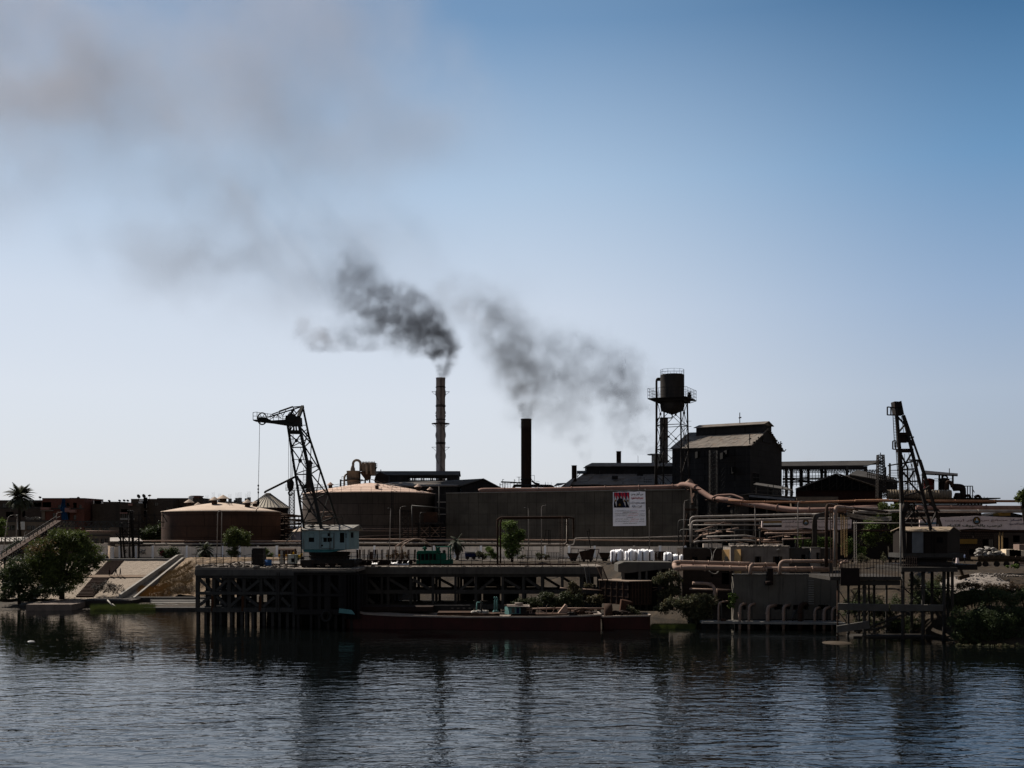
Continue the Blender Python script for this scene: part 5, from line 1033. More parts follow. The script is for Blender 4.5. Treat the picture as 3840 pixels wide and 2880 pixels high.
# ---------------------------------------------------------------- white boundary wall, kerbs, road
ROAD=mat('yard_asphalt',(.19,.165,.145),(.14,.12,.11),scale=.4);
g=MB();g.box((-112,222.2,7.36),(62,241,7.46));g.build('yard_road',ROAD,kind='structure')
g=MB();g.box((-66,236.5,7.45),(20,238.6,7.62));g.build('pavement',CONC_P,kind='structure')
WALLW=mat('dirty_whitewash',(.78,.69,.59),(.60,.52,.44),scale=.5,streak=.55,col3=(.20,.16,.12));WALLB=mat('pilaster_white',(.85,.85,.87),(.72,.72,.73),scale=.9,streak=.3)
YW=240.;zt=PZ(2,746,YW)
t=thing('boundary_wall','long whitewashed boundary wall with pilasters and graffiti along the yard','wall',(0,YW,7.4))
edges=[PX(1,1130,YW)]+[PX(1,u,YW)for u in(1240,1412,1585)]+[PX(2,u,YW)for u in(95,278,647,830,1016,1212)]+[PX(3,u,YW)for u in(390,565,870,1180,1400)]+[PX(4,u,YW)for u in(10,445,675,925,1190)]+[PX(5,u,YW)for u in(-60,210,470)]
for i,(a,b)in enumerate(zip(edges,edges[1:])):
 dz=-.12*math.sin(i*1.7)if i%3==0 else 0
 g=MB();g.box((a+.2,YW,7.3),(b-.2,YW+.3,zt+dz));g.build('panel',WALLW,t)
for i,a in enumerate(edges):
 w_=.42 if i%3 else .5;g=MB();g.box((a-w_/2,YW-.14,7.3),(a+w_/2,YW+.34,zt+.18));g.build('pilaster',WALLB if i%4 else WALLW,t)
g=MB();g.box((edges[0],YW-.05,7.3),(edges[-1],YW-.004,7.75));g.build('plinth',CONC_L,t)
g=MB();g.box((PX(1,990,YW),YW-1.5,7.3),(PX(1,1135,YW),YW-1.2,PZ(1,716,YW-1.4)));g.box((PX(1,1105,YW),YW-1.7,7.3),(PX(1,1140,YW),YW-1.1,PZ(1,708,YW-1.4)));g.build('end_wall',WALLW,None,label='short whitewashed wall end beside the big tree',cat='wall')
g=MB();g.box((PX(1,1160,YW),YW-.9,7.3),(PX(1,1192,YW),YW-.4,PZ(1,748,YW)));g.build('gate_post',WALLB,None,label='white gate post at the left end of the long boundary wall',cat='post')
g=MB();g.box((-130,YW-1,7.3),(PX(1,120,YW),YW-.7,PZ(1,728,YW)));g.build('boundary_wall',WALLW,None,label='pale wall stretch left of the conveyor foot at the photo edge',cat='wall')
for s,k,u0,u1,v,h in(('المصريين',2,328,412,820,28),('على',2,385,405,787,12)):
 p=P(k,(u0+u1)/2,v,YW);text(arab(s),1,p+Vector((0,-.03,0)),INK,'graffiti',t,fit=(M2(k,u1-u0,YW),M2(k,h,YW)),bold=.01)
rn=random.Random(31)
for(k,u0,u1,v0,v1)in((1,1285,1330,770,820),(1,1440,1530,765,815),(1,1440,1530,790,830),(2,150,170,770,800),(2,385,410,770,800)):
 g=MB()
 for _ in range(4):
  q=[P(k,lerp(u0,u1,(i+rn.random())/6),rn.uniform(v0,v1),YW)+Vector((0,-.03,0))for i in range(5)];g.tube(q,.028,4,bend=.2)
 g.build('scrawl',[INK,BLUEP][k==1 and v0==765],t)
# pipes along the wall
xsup=[PX(2,u,YW+2)for u in(-60,60,255,450,640,960,1180,1420)]+[PX(3,u,YW+2)for u in(450,700,960,1300,1560)]+[PX(4,u,YW+2)for u in(120,500,720)]
Yq=YW+2.
pipe('wall_pipe','thin upper pipe running above the boundary wall',[P(1,1385,690,Yq),P(2,0,686,Yq),P(2,1460,690,Yq),P(3,360,668,Yq),P(3,1770,675,Yq),P(4,980,680,Yq),P(4,1060,678,Yq),P(5,0,684,Yq),P(5,560,690,Yq)],.15,PIPE_B,group='pipes along the boundary wall',n=8,sup=[(Vector((x,Yq,7.4)),Vector((x,Yq,PZ(2,692,Yq))))for x in xsup])
pipe('wall_pipe','thicker pale pipe just above the wall coping',[P(1,1200,728,Yq),P(1,1440,722,Yq),P(2,0,722,Yq),P(2,1460,715,Yq),P(3,360,710,Yq),P(3,1770,716,Yq),P(4,890,722,Yq),P(4,905,700,Yq-.5),P(4,908,450,Yq-.5)],.24,PIPE_G,group='pipes along the boundary wall',n=10,bend=.6)
pipe('wall_pipe','black dropped pipe line under the pale pipe, left part',[P(2,-120,735,Yq-.4),P(2,700,733,Yq-.4),P(2,1470,728,Yq-.4)],.13,STEEL,group='pipes along the boundary wall',n=8)
pipe('wall_pipe','upper pipe at the warehouse foot starting in a small S bend',[P(4,870,728,Yq-.8),P(4,975,728,Yq-.8),P(4,985,660,Yq-.8),P(4,1100,656,Yq-.8),P(5,0,654,Yq-.8),P(5,430,640,Yq-.8),P(5,700,635,Yq-.8)],.14,PIPE_G,group='pipes along the boundary wall',n=8,bend=.5)
# tall goalpost pipe loops over the yard
for nm,lb,pts,r_ in(('goalpost_pipe','front tall pipe loop bridging the yard in front of the warehouse',[P(4,182,885,205),P(4,182,445,205),P(4,905,440,207),P(4,968,450,210),P(4,970,650,226)],.2),('goalpost_pipe','second pipe loop nested behind the tall front loop',[P(4,212,885,207),P(4,212,455,207),P(4,908,448,210),P(4,908,700,226),P(4,880,725,230)],.17)):
 pts[0].z=7.4;pipe(nm,lb,pts,r_,RUST,group='pipe loops over the yard',n=9,bend=.9,flange=(.2,.45,.62,.8))
t=thing('pipe_ladder','tall rusty ladder frame holding the pipe loops','ladder',P(4,845,885,206));t.location.z=7.4
g=MB()
for u in(830,852):g.bar(P(4,u,455,206),Vector((P(4,u,885,206).x,206,7.4)),.12)
for i in range(22):v=470+i*19;g.bar(P(4,830,v,206),P(4,852,v,206),.07)
g.build('ladder',RUST,t);g=MB();g.bar(P(4,884,455,206),P(4,862,880,206),.1);g.bar(P(4,800,500,206),P(4,905,500,206),.1);g.bar(P(4,850,430,206),P(4,850,1170,165),.03);g.build('brace',RUST,t)
t=thing('pipe_stand','small leaning steel stand at the warehouse foot','pipe stand',P(4,1135,760,238));g=MB();g.bar(P(4,1108,580,238),P(4,1150,760,238),.16);g.bar(P(4,1130,560,238),P(4,1145,760,238),.1);g.bar(P(4,1105,588,238),P(4,1135,588,238),.12);g.bar(P(4,1130,560,238),P(4,1132,600,238),.22);g.build('frame',STEEL,t)
g=MB();a,b=P(4,662,575,238),P(4,690,575,238);g.bar(P(4,685,575,238),P(4,665,700,238),.12);g.bar(P(4,672,575,238),P(4,730,575,238),.1);g.bar(P(4,712,575,238),P(4,712,720,238),.16);g.bar(P(4,727,575,238),P(4,727,720,238),.16);g.build('pipe_stand',STEEL,None,label='twin-posted steel stand right of the lamp before the warehouse',cat='pipe stand')
# street lamps
LG='street lamps along the white wall'
lamp_post(1,1335,388,870,236,45,'twin lamp pair left of the rusty tank, arm to the right',group=LG,zb=7.4)
lamp_post(1,1372,395,862,238,-1,'bare pole close beside the lamp left of the rusty tank',group=LG,zb=7.4)
lamp_post(2,588,385,882,225,14,'lamp post in front of the rusty tank, front one of two',group=LG,lean=12,zb=7.4)
lamp_post(2,634,372,882,233,-22,'lamp post in front of the rusty tank, rear one with arm to the left',group=LG,lean=8,zb=7.4)
lamp_post(3,716,350,880,230,-16,'lamp post in front of the faded tank, left of the box tank stand',group=LG,lean=18,zb=7.4)
lamp_post(3,829,330,885,232,50,'lamp post with long right arm before the faded tank',group=LG,zb=7.4)
lamp_post(4,503,345,882,228,-28,'lamp post before the warehouse with its arm to the left',group=LG,zb=7.4)
lamp_post(4,638,320,882,230,40,'lamp post before the warehouse with its arm to the right',group=LG,zb=7.4)
lamp_post(1,20,420,900,222,85,'leaning lamp at the photo edge with a long arm over the palm foot',lean=60,group=LG)
lamp_post(1,155,430,900,224,-5,'slanting bare pole in front of the low tan building',lean=25,group=LG)
lamp_post(1,585,392,480,240,45,'short lamp standing at the top of the conveyor',group=LG)
lamp_post(1,255,600,660,240,12,'small lamp above the white wall at the far left',group=LG)
lamp_post(5,97,350,900,215,2,'bare lamp pole in front of the white sacks',group=LG,zb=7.4)
# chains of low pipes by the tank
t=thing('pipe_rack','bundle of small pipes and trestles between the two big tanks','pipe rack',P(2,1340,700,262));t.location.z=7.2
g=MB();rn=random.Random(12)
for i in range(15):v=420+i*19;g.tube([P(2,1225+rn.uniform(0,30),v,262+i%3),P(2,1460,v+rn.uniform(-4,14),262+i%3)],rn.uniform(.08,.24),6)
g.tube([P(2,1230,400,261),P(2,1460,428,261)],.16,6);g.tube([P(2,1235,430,261),P(2,1320,490,261)],.12,6);g.tube([P(2,1290,610,255),P(2,1300,570,255),P(2,1370,565,255)],.2,8,bend=.6);g.tube([P(2,1365,600,254),P(2,1370,572,254),P(2,1395,572,254),P(2,1398,600,254)],.1,6,bend=.4);g.build('pipe_run',RUST,t)
g=MB()
for u in(1245,1290,1330,1400,1440):g.bar(P(2,u,430,262.5),Vector((P(2,u,0,262.5).x,262.5,7.2)),.22)
g.bar(P(2,1450,520,250),P(2,1235,700,250),.12);g.bar(P(2,1460,560,250),P(2,1240,700,250),.08);g.build('trestle',STEEL,t)
# box tank on stand by the warehouse corner
t=thing('header_tank','rusty box tank on a four-legged stand beside the warehouse corner','tank',P(3,1145,720,246));t.location.z=7.2
g=MB();g.box(P(3,1075,495,245),P(3,1222,390,249));g.build('tank_body',mat('orange_rust',(.13,.06,.035),(.07,.04,.03)),t)
g=MB();g.box(P(3,985,515,244),P(3,1300,498,250));
for u in(985,1040,1230,1300):g.bar(P(3,u,500,244),P(3,u,450,244),.06)
for v in(450,475):g.bar(P(3,985,v,244),P(3,1045,v,244),.05);g.bar(P(3,1225,v,244),P(3,1300,v,244),.05)
g.build('platform',STEEL,t)
for u,y in((1022,245),(1140,245),(1250,245),(1092,249)):g=MB();p=P(3,u,510,y);g.bar(p,(p.x,y,7.2),.4 if y==245 else .2);g.build('leg',STEEL,t)
g=MB()
for a,b in((1022,1140),(1140,1250)):g.bar(P(3,a,530,245),P(3,b,650,245),.12);g.bar(P(3,b,530,245),P(3,a,650,245),.12)
for v in(548,572,600,640):g.bar(P(3,860,v+(v%3)*4,247),P(3,1300,v,247),.14)
g.build('bracing',PIPE_B,t)
g=MB();g.tube([P(3,1038,690,244),P(3,1038,392,244),P(3,1100,392,244)],.1,7,bend=.5);g.tube([P(3,950,322,243),P(3,1300,350,243)],.16,7);g.tube([P(3,953,322,243),P(3,958,660,243)],.13,7);g.build('feed_pipe',STEEL_G,t)
for u,v0,w_ in((885,370,1.5),):
 t=thing('lattice_mast','short dark lattice mast in front of the faded tank','mast',P(3,u,700,244));t.location.z=7.2;g=MB();p=P(3,u,v0,244);lattice(g,(p.x,244,7.2),p,1.5,9,.06,3);g.box(P(3,800,385,243.5),P(3,955,372,244.5));g.bar(P(3,795,408,243.6),P(3,850,380,243.6),.1);g.build('lattice',STEEL,t)
g=MB()
for v,d in((556,10),(580,6),(640,-25),(390,-2),(440,0)):g.tube([P(3,0 if v<500 else 300,v+(0 if v<600 else 5),251.5),P(3,130 if v<500 else 1000,v+d-(8 if v<500 else 0),251.5)],.09,6)
g.build('pipe_bundle',PIPE_B,None,label='thin pipes strung across the foot of the faded tank',cat='pipes')
for v in(284,410):g=MB();g.bar(P(3,1215,v,249.5),P(3,1305,v,249.5),.18);g.build('tie_beam',CONC_P,None,label='pale beam bridging tank and warehouse, '+('upper' if v<300 else 'lower')+' one',cat='beam')
g=MB();g.tube([P(3,1236,120,249),P(3,1236,640,249)],.12,7);g.build('standpipe',STEEL_G,None,label='thin vertical standpipe at the left edge of the warehouse',cat='pipe')
# ---------------------------------------------------------------- conveyor and truss bridge at the left
t=thing('inclined_conveyor','long inclined conveyor climbing from the photo edge to the truss bridge','conveyor',P(1,0,900,196));a,b=P(1,-60,905,194),P(1,605,478,232)
g=MB();g.bar(a,b,1.5,.16);g.build('deck',RUST,t)
g=MB();dz=Vector((0,0,1.1))
for dy in(-.85,.85):
 o_=Vector((0,dy,0));g.bar(a+o_-dz,b+o_-dz,.14)
 for i in range(30):p,q=a.lerp(b,i/30)+o_,a.lerp(b,(i+1)/30)+o_;g.bar(p,q-dz,.08);g.bar(p,p-dz,.08)
 g.bar(a+o_+dz*.9,b+o_+dz*.9,.08)
 for i in range(0,30,2):p=a.lerp(b,i/30)+o_;g.bar(p,p+dz*.9,.06)
g.build('truss',STEEL,t)
for i in(.18,.45,.75):g=MB();p=a.lerp(b,i);z=7.3 if p.y>221 else max(.5,gz(p.x,p.y));g.bar(p+Vector((0,-.8,0)),(p.x-.5,p.y-.9,z),.25);g.bar(p+Vector((0,.8,0)),(p.x+.5,p.y+.9,z),.25);g.build('leg',STEEL,t)
t=thing('truss_bridge','horizontal truss bridge between the conveyor and the tank trestles','truss bridge',P(1,1000,540,234));g=MB();Yt=234.
for dy in(0,2.4):
 for v in(482,536):g.bar(P(1,620,v,Yt+dy),P(1,1330,v+6,Yt+dy),.2)
 for i in range(18):u=640+i*38;g.bar(P(1,u,484,Yt+dy),P(1,u+38,538,Yt+dy)if i%2 else P(1,u+38,484,Yt+dy),.1);g.bar(P(1,u,538,Yt+dy),P(1,u+38,486,Yt+dy),.12);g.bar(P(1,u,484,Yt+dy),P(1,u,538,Yt+dy),.09)
g.build('truss',STEEL_G,t);g=MB();g.box(P(1,620,541,Yt),P(1,1330,537,Yt+2.4));g.build('deck',STEEL,t)
t=thing('pipe_trestle','tall dark trestle tower at the right end of the truss bridge','trestle',P(1,1340,720,236));t.location.z=7.3;g=MB()
for u in(1243,1262,1330,1352,1372,1440):g.bar(P(1,u,500 if u in(1243,1262,1440)else 370,236),Vector((P(1,u,0,236).x,236+(u%3),7.3)),.3)
for v in(505,545,590,620,650,690,712):g.bar(P(1,1230,v,236),P(1,1470,v+3,236),.2)
for a_,b_,c_,d_ in((1262,545,1330,620),(1330,545,1262,620),(1372,545,1440,640),(1440,545,1372,640),(1200,610,1262,690),(1470,640,1372,712),(1262,620,1330,712)):g.bar(P(1,a_,b_,236),P(1,c_,d_,236),.16)
for i in range(18):g.bar(P(1,1332,380+i*18,235.6),P(1,1350,380+i*18,235.6),.08)
g.bar(P(1,1372,418,238),P(1,1705,418,238),.2);g.bar(P(1,1372,492,238),P(1,1705,492,238),.2)
for u in(1440,1520,1600,1690):g.bar(P(1,u,418,238),P(1,u+45,492,238),.14);g.bar(P(1,u,380,238),P(1,u,540,238),.16)
g.build('frame',STEEL,t)
pipe('yard_pipe','short pipe with a bent end above the tan house',[P(1,885,640,238),P(1,885,588,238),P(1,1240,592,238)],.2,PIPE_B,n=8,bend=.6)
g=MB();g.slab(P(1,1140,690,240),P(1,1480,690,240),P(1,1440,650,248),P(1,1140,652,248),.2);g.build('tin_roof',PIPE_G,None,label='small pale tin roof under the trestle tower',cat='roof shelter')
g=MB();g.slab(P(1,-30,690,246),P(1,255,690,246),P(1,300,645,256),P(1,-30,650,256),.2);g.build('tin_roof',CONC_P,None,label='long pale tin roof behind the conveyor at the left edge',cat='roof shelter')
g=MB()
for i in range(6):u=15+i*44;g.bar(P(1,u,655,244),P(1,u,700,244),.15);g.bar(P(1,u,655,244),P(1,u+44,685,244),.12)
g.build('lattice_fence',STEEL,None,label='dark lattice fence in front of the long pale tin roof',cat='fence')
# ---------------------------------------------------------------- plants on the left
palm('palm_tree','big date palm with a wide crown left of the apartment blocks',1,205,480,235,262,4.3,78,5,.35,zb=7.3)
palm('palm_tree','small young palm in front of the white wall, left of the lamp posts',2,468,885,775,232,2.6,34,8,.3,zb=7.45)
palm('palm_tree','shaggy palm with dead hanging fronds right of the green locomotive',3,1420,885,700,226,2.7,40,9,.32,dead=True,zb=7.45)
def tr(name,label,k,bu,bv,lst,Y,n,size,seed,leaf,zb=None,**kw):
 b=P(k,bu,bv,Y);b.z=zb if zb is not None else b.z;return tree(name,label,b,cb(k,lst,Y),n,size,seed,leaf,**kw)
tr('acacia_tree','huge dark acacia overhanging the quay at the left',1,640,1240,[(700,680,190,110,2),(480,740,150,90,0),(590,620,110,60,1),(820,640,110,70,1),(900,760,130,90,1),(960,860,110,85,-1),(1000,930,55,60,0),(380,900,120,110,-1),(560,880,180,130,0),(820,930,110,110,-1),(900,1010,60,60,0),(330,1050,90,100,0),(520,1060,150,120,-2),(690,1120,110,90,0),(780,1060,80,80,0),(330,780,70,60,0)],196,30000,.46,3,LEAF_A,zb=1.2,trunk_r=.45,droop=.45,asp=3.0,extra=([(tuple(P(1,450,710,192)),(4.2,2.2,2.6))],300,DRY))
tr('acacia_tree','smaller dark tree left of the huge acacia at the water edge',1,200,1240,[(180,960,120,110,0),(90,1060,110,120,1),(230,1100,110,110,-1),(130,1190,130,70,-1),(330,1210,110,60,-1)],192,9000,.45,4,LEAF_D,zb=.9,trunk_r=.25,droop=.3,asp=3.0)
bush('bush','dark low scrub under the acacia by the waterline',1,[(420,1230,120,60),(600,1200,110,60),(250,1270,90,50),(60,1250,90,60)],190.5,3500,.35,5,LEAF_D,zb=1.0)
bush('bush','grey twiggy bush on the stone slope below the walkers',1,[(1000,1170,80,50),(1100,1160,90,60),(1200,1180,90,55),(1270,1215,50,30)],198,2600,.3,6,leafmat('grey_twigs',(.075,.068,.055),(.05,.045,.04)),asp=4,zb=1.4)
bush('bush','small dark shrub growing out of the upper stone slope',1,[(1550,1020,30,18)],214,220,.25,7,LEAF_D,zb=5.3)
bush('bush','green shrub with trailing tips behind the conveyor foot',1,[(190,700,50,40),(130,760,60,40),(45,800,35,25)],226,1300,.4,8,LEAF_D,zb=7.3)
bush('flowering_bush','round bush with magenta flowers against the white wall',1,[(1700,800,55,45),(1740,830,60,40),(1790,800,60,50),(1830,820,40,38)],230,3200,.32,9,LEAF_D,zb=7.45,extra=([(1680,825,45,32),(1740,850,50,22),(1800,852,40,18)],500,FLOW))
tr('street_tree','round crowned green tree before the right side of the rusty tank',2,765,880,[(770,610,80,60),(870,640,70,60),(800,690,100,55),(720,670,60,50),(900,700,50,50),(740,720,60,35)],230,7000,.38,10,LEAF_A,zb=7.45,trunk_r=.22)
bush('bush','dense dark bush at the foot of the round crowned tree',2,[(765,810,60,50),(720,800,30,30)],229,1500,.33,12,LEAF_D,zb=7.45)
bush('bush','pair of light green shrubs by the wall left of the crane',2,[(1100,800,38,36),(1145,845,42,32)],232,1300,.34,13,LEAF_B,zb=7.45)
bush('bush','small pale bush right beside the young palm',2,[(432,838,26,26)],234,420,.3,14,LEAF_D,zb=7.45)
bush('bush','yellow-green tree crown at the left photo edge',1,[(0,500,45,50),(10,590,50,50)],258,1300,.5,15,LEAF_B,zb=7.3)
tr('street_tree','leafy green tree standing between the pipe loops',4,330,885,[(300,530,80,60),(380,640,85,70),(280,690,80,80),(360,760,75,70),(300,830,70,40),(430,620,35,50)],214,8000,.36,16,LEAF_B,zb=7.45,trunk_r=.2)
bush('bush','light green shrub left of the pipe loop uprights',4,[(110,790,50,45),(150,840,40,35),(80,770,30,25)],216,1300,.34,17,LEAF_B,zb=7.45)
bush('bush','dull green bush by the wall right of the shaggy palm',3,[(1660,830,50,35),(1700,850,40,30),(1760,780,30,30)],230,1300,.34,18,LEAF_O,zb=7.45)
bush('bush','dry brown brush behind the stake wagons',3,[(800,830,60,40),(870,840,50,35),(720,850,50,25)],236,1500,.32,19,DRY,zb=7.45)
bush('bush','dull bush beside the wire crate',4,[(620,840,45,35),(690,850,40,30),(440,850,40,25)],222,1200,.3,20,LEAF_O,zb=7.45)
tr('back_tree','dark tree mass under the trestle left of the rusty tank',1,1560,720,[(1560,620,90,80),(1660,560,60,60),(1480,600,40,50),(1640,660,70,50)],262,4500,.5,22,LEAF_D,zb=7.3)
# ================================================================ concrete wharf
WH=mat('wharf_concrete',(.11,.105,.098),(.065,.062,.058),scale=.5,streak=.7,col3=(.035,.033,.032),bump=.3);WHL=mat('wharf_deck_edge',(.195,.18,.16),(.12,.11,.1),scale=.5,streak=.6,col3=(.06,.055,.05),bump=.4)
WHD=mat('dark_wharf_concrete',(.05,.047,.046),(.032,.03,.03),scale=.5,streak=.5,bump=.3);DECKM=mat('deck_dirt',(.22,.19,.16),(.13,.11,.095),scale=.6,bump=.5,col3=(.3,.26,.21))
ZD=8.45
def bay(nm,lb,k,posts,vtop,vd0,vd1,vm0,vm1,vb0,vb1,Yl,Yr,diag,rows=(5.5,11),pv=None,piles=(),back=True,WH=WH):
 """trestle front: deck edge, beams, posts, K-braces, piles; Yl, Yr = distance at its left and right end"""
 u0,u1=posts[0][0],posts[-1][0]
 def Yu(u):return lerp(Yl,Yr,(u-u0)/(u1-u0))
 def Q(u,v,d=0):p=P(k,u,v,Yu(u));return Vector((p.x,p.y+d,p.z))
 t=thing(nm,lb,'wharf',Q((u0+u1)/2,vb1));t.location.z=0
 def beam(v0,v1,th,nm_,m_,d=0,a=None,b=None,parent=t):
  A,B=Q(a if a is not None else u0-14,v0,d),Q(b if b is not None else u1+14,v0,d);C,D=Q(b if b is not None else u1+14,v1,d),Q(a if a is not None else u0-14,v1,d);g=MB();g.prism([D,C,B,A],(0,th,0));return g.build(nm_,m_,parent)
 beam(vd0,vd1,.9,'deck_edge',WHL,-.5)
 beam(vd1+.5,vd1+30,.5,'top_beam',WH,-.1)
 beam(vm0,vm1,.45,'mid_beam',WH,-.05);beam(vb0,vb1,.55,'bottom_beam',WH,-.12)
 for u,w_ in posts:
  a,b=Q(u-w_/2,vtop),Q(u+w_/2,vb0+8);g=MB();g.box((a.x,a.y,b.z),(b.x,a.y+.6,a.z));g.build('post',WH,t)
 for a,b,c,d in diag:g=MB();g.bar(Q(a,b,.25),Q(c,d,.25),.3,.42);g.build('brace',WH,t)
 for u in piles:
  a=Q(u-13,vb1-4,.05);b=Q(u+13,vb1-4,.05);g=MB();g.box((a.x,a.y,-3),(b.x,a.y+.75,a.z));g.build('pile',WH,t)
 for ri,r_ in enumerate(rows):
  for u,w_ in posts[::1]:
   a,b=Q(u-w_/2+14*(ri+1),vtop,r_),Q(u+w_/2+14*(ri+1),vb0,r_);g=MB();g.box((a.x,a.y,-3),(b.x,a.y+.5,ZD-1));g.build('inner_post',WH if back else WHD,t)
  beam(vm0+4,vm1-4,.4,'inner_beam',WH,r_);beam(vb0+4,vb1-4,.4,'inner_beam',WH,r_)
  for j in range(len(posts)-1):
   if(j+ri)%2:g=MB();g.bar(Q(posts[j][0],vd1+40,r_+.2),Q(posts[j+1][0],vm0,r_+.2),.3,.4);g.build('inner_brace',WH,t)
 return t,Q
# left section
pa=[(385,34),(555,32),(715,34),(870,32),(1045,30),(1215,34),(1380,34)]
dg=[(400,1080,530,1200),(692,1095,585,1205),(740,1090,845,1205),(1030,1095,892,1205),(1080,1090,1190,1205),(1358,1095,1265,1205),(412,1350,528,1258),(692,1360,585,1260),(732,1360,850,1260),(890,1265,1025,1370),(1067,1370,1190,1270),(1350,1370,1262,1280)]
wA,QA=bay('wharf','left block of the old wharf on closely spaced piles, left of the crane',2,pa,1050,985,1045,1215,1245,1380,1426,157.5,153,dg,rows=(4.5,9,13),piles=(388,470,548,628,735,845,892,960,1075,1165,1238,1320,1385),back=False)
rn=random.Random(41)
for i in range(3):g=MB();c=QA((545,860,1040)[i],1330,-.16);g.box((c.x-.18,c.y-.02,c.z-1.2),(c.x+.2,c.y,c.z+1));g.build('rust_plate',mat('rust_stain',(.12,.05,.02),(.08,.035,.02)),wA)
g=MB()
for u in(1228,1252):g.bar(QA(u,1010,-.9),QA(u,1430,-.9),.09)
for i in range(26):g.bar(QA(1228,1020+i*16,-.9),QA(1252,1020+i*16,-.9),.06)
g.build('ladder',STEEL,wA)
# crane pier between
pb=[(1405,30),(1565,34),(1650,34),(1735,64),(1880,60),(2020,60)]
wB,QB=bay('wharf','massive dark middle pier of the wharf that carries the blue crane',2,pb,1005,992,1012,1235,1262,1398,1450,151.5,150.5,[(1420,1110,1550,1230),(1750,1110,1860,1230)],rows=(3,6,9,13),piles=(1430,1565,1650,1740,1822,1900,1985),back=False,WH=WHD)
g=MB();a,b=QB(1440,1020,1.2),QB(2030,1390,1.2);g.box((a.x,a.y,b.z),(b.x,a.y+.3,a.z));g.build('fender_wall',WHD,wB)
g=MB();a,b=QB(1935,1020,-.7),QB(1980,1500,-.7)
for i in range(5):x=lerp(a.x,P(2,2050,0,150).x,i/4.);g.box((x-.3,a.y-.1,1.4),(x+.3,a.y+.25,a.z-.2))
g.build('fender_timber',mat('black_timber',(.028,.024,.026),(.02,.018,.019)),wB)
g=MB();p=QB(1732,1465,-.5)
for i in range(20):a0,a1=i*math.pi/10,(i+1)*math.pi/10;g.tube([p+Vector((math.cos(a0)*.62,0,math.sin(a0)*.7)),p+Vector((math.cos(a1)*.62,0,math.sin(a1)*.7))],.2,8,caps=False)
g.build('tyre_fender',mat('tyre_rubber',(.05,.05,.05),(.035,.035,.035)),None,label='old tyre hung as a fender under the middle pier',cat='tyre')
# long right section, behind the barge
pc=[(395,22),(480,22),(640,22),(705,26),(940,28),(1170,28),(1405,26),(1615,28)]+[(1659+u,28)for u in(235,450,645,855,1060,1250)]
dc=[(395,1200,475,1080),(510,1090,610,1200),(720,1085,905,1195),(960,1085,1150,1195),(1590,1080,1430,1214),(1659+140,1080,1640,1214),(1659+255,1085,1659+415,1180),(1659+475,1075,1659+620,1180),(385,1350,470,1245),(500,1290,560,1340)]
wC,QC=bay('wharf','long open trestle of the wharf behind the moored barges',3,pc,1035,962,1030,1196,1236,1346,1392,159,161,dc,rows=(4.5,9),piles=(395,480,640,705,940,1170,1405,1615,1900,2110,2304))
rn=random.Random(43)
for j in range(len(pc)-1):
 for v0,v1,q in((1040,1196,.72),(1236,1346,.8),(1346,1500,1)):
  if rn.random()<q:g=MB();a,b=QC(pc[j][0]+rn.uniform(0,60),v0,9.6),QC(pc[j+1][0]-rn.uniform(0,50),v1,9.6);g.box((a.x,a.y,max(-1,b.z)),(b.x,a.y+.2,a.z));g.build('shade_panel',WHD,wC)  # dark panels added as shade, covering the sunlit bank behind
g=MB()
for i in range(150):
 u=rn.uniform(360,2900);p=QC(u,960+rn.uniform(-6,3),-.1+rn.uniform(-.25,1.8));r_=rn.uniform(.10,.34);g.blob(p,r_,(1.4,1,.55),6,4,.35)
g.build('rubble',DECKM,None,label='broken rubble and dirt along the crumbling edge of the deck',cat='rubble',kind='stuff')
g=MB()
for i in range(90):
 u=rn.uniform(380,1330);p=QA(u,978,rn.uniform(0,5));p.z=ZD+.05;r_=rn.uniform(.12,.45);g.blob(p,r_,(1.3,1,.7),6,4,.35)
for i in range(16):u=rn.uniform(470,900);p=QA(u,975,rn.uniform(0,3));p.z=ZD+.4;g.bar(p,p+Vector((rn.uniform(-1.6,1.6),rn.uniform(-.5,.5),rn.uniform(-.2,.5))),.3,.1)
g.build('rubble',DECKM,None,label='pale rubble heap lying on the left block of the wharf',cat='rubble',kind='stuff')
# decks
t=thing('wharf_deck','cracked concrete deck slab of the whole wharf','deck',(-10,165,ZD-.5))
xa,xb,xc=QA(372,0).x,QA(1395,0).x,QC(2925,0).x
g=MB();xm_=QB(2050,0).x;g.prism([(xa,157.2,ZD-.4),(xb,152.9,ZD-.4),(xb,151.2,ZD-.4),(xm_,150.6,ZD-.4),(xm_,181,ZD-.4),(xa,181,ZD-.4)],(0,0,.38));g.prism([(xm_+.01,158.8,ZD-.4),(xc,160.8,ZD-.4),(xc,171,ZD-.4),(xm_+.01,171,ZD-.4)],(0,0,.38));g.build('slab',DECKM,t)
g=MB();g.prism([(xa,181,ZD-.02),(xm_,181,ZD-.02),(xm_,181,4),(xa,181,4)],(0,.4,0));g.prism([(xa,181.4,ZD-.03),(xm_,181.4,ZD-.03),(xm_+1,223,7.5),(xa-6,223,7.5)],(0,0,-.3));g.build('apron',ROAD,t)
g=MB()
for dy in(162.5,164,166.5,168):g.bar((xa+3,dy,ZD+.04),(xc-3,dy+2,ZD+.04),.1,.12)
g.build('crane_rail',RUST,t)
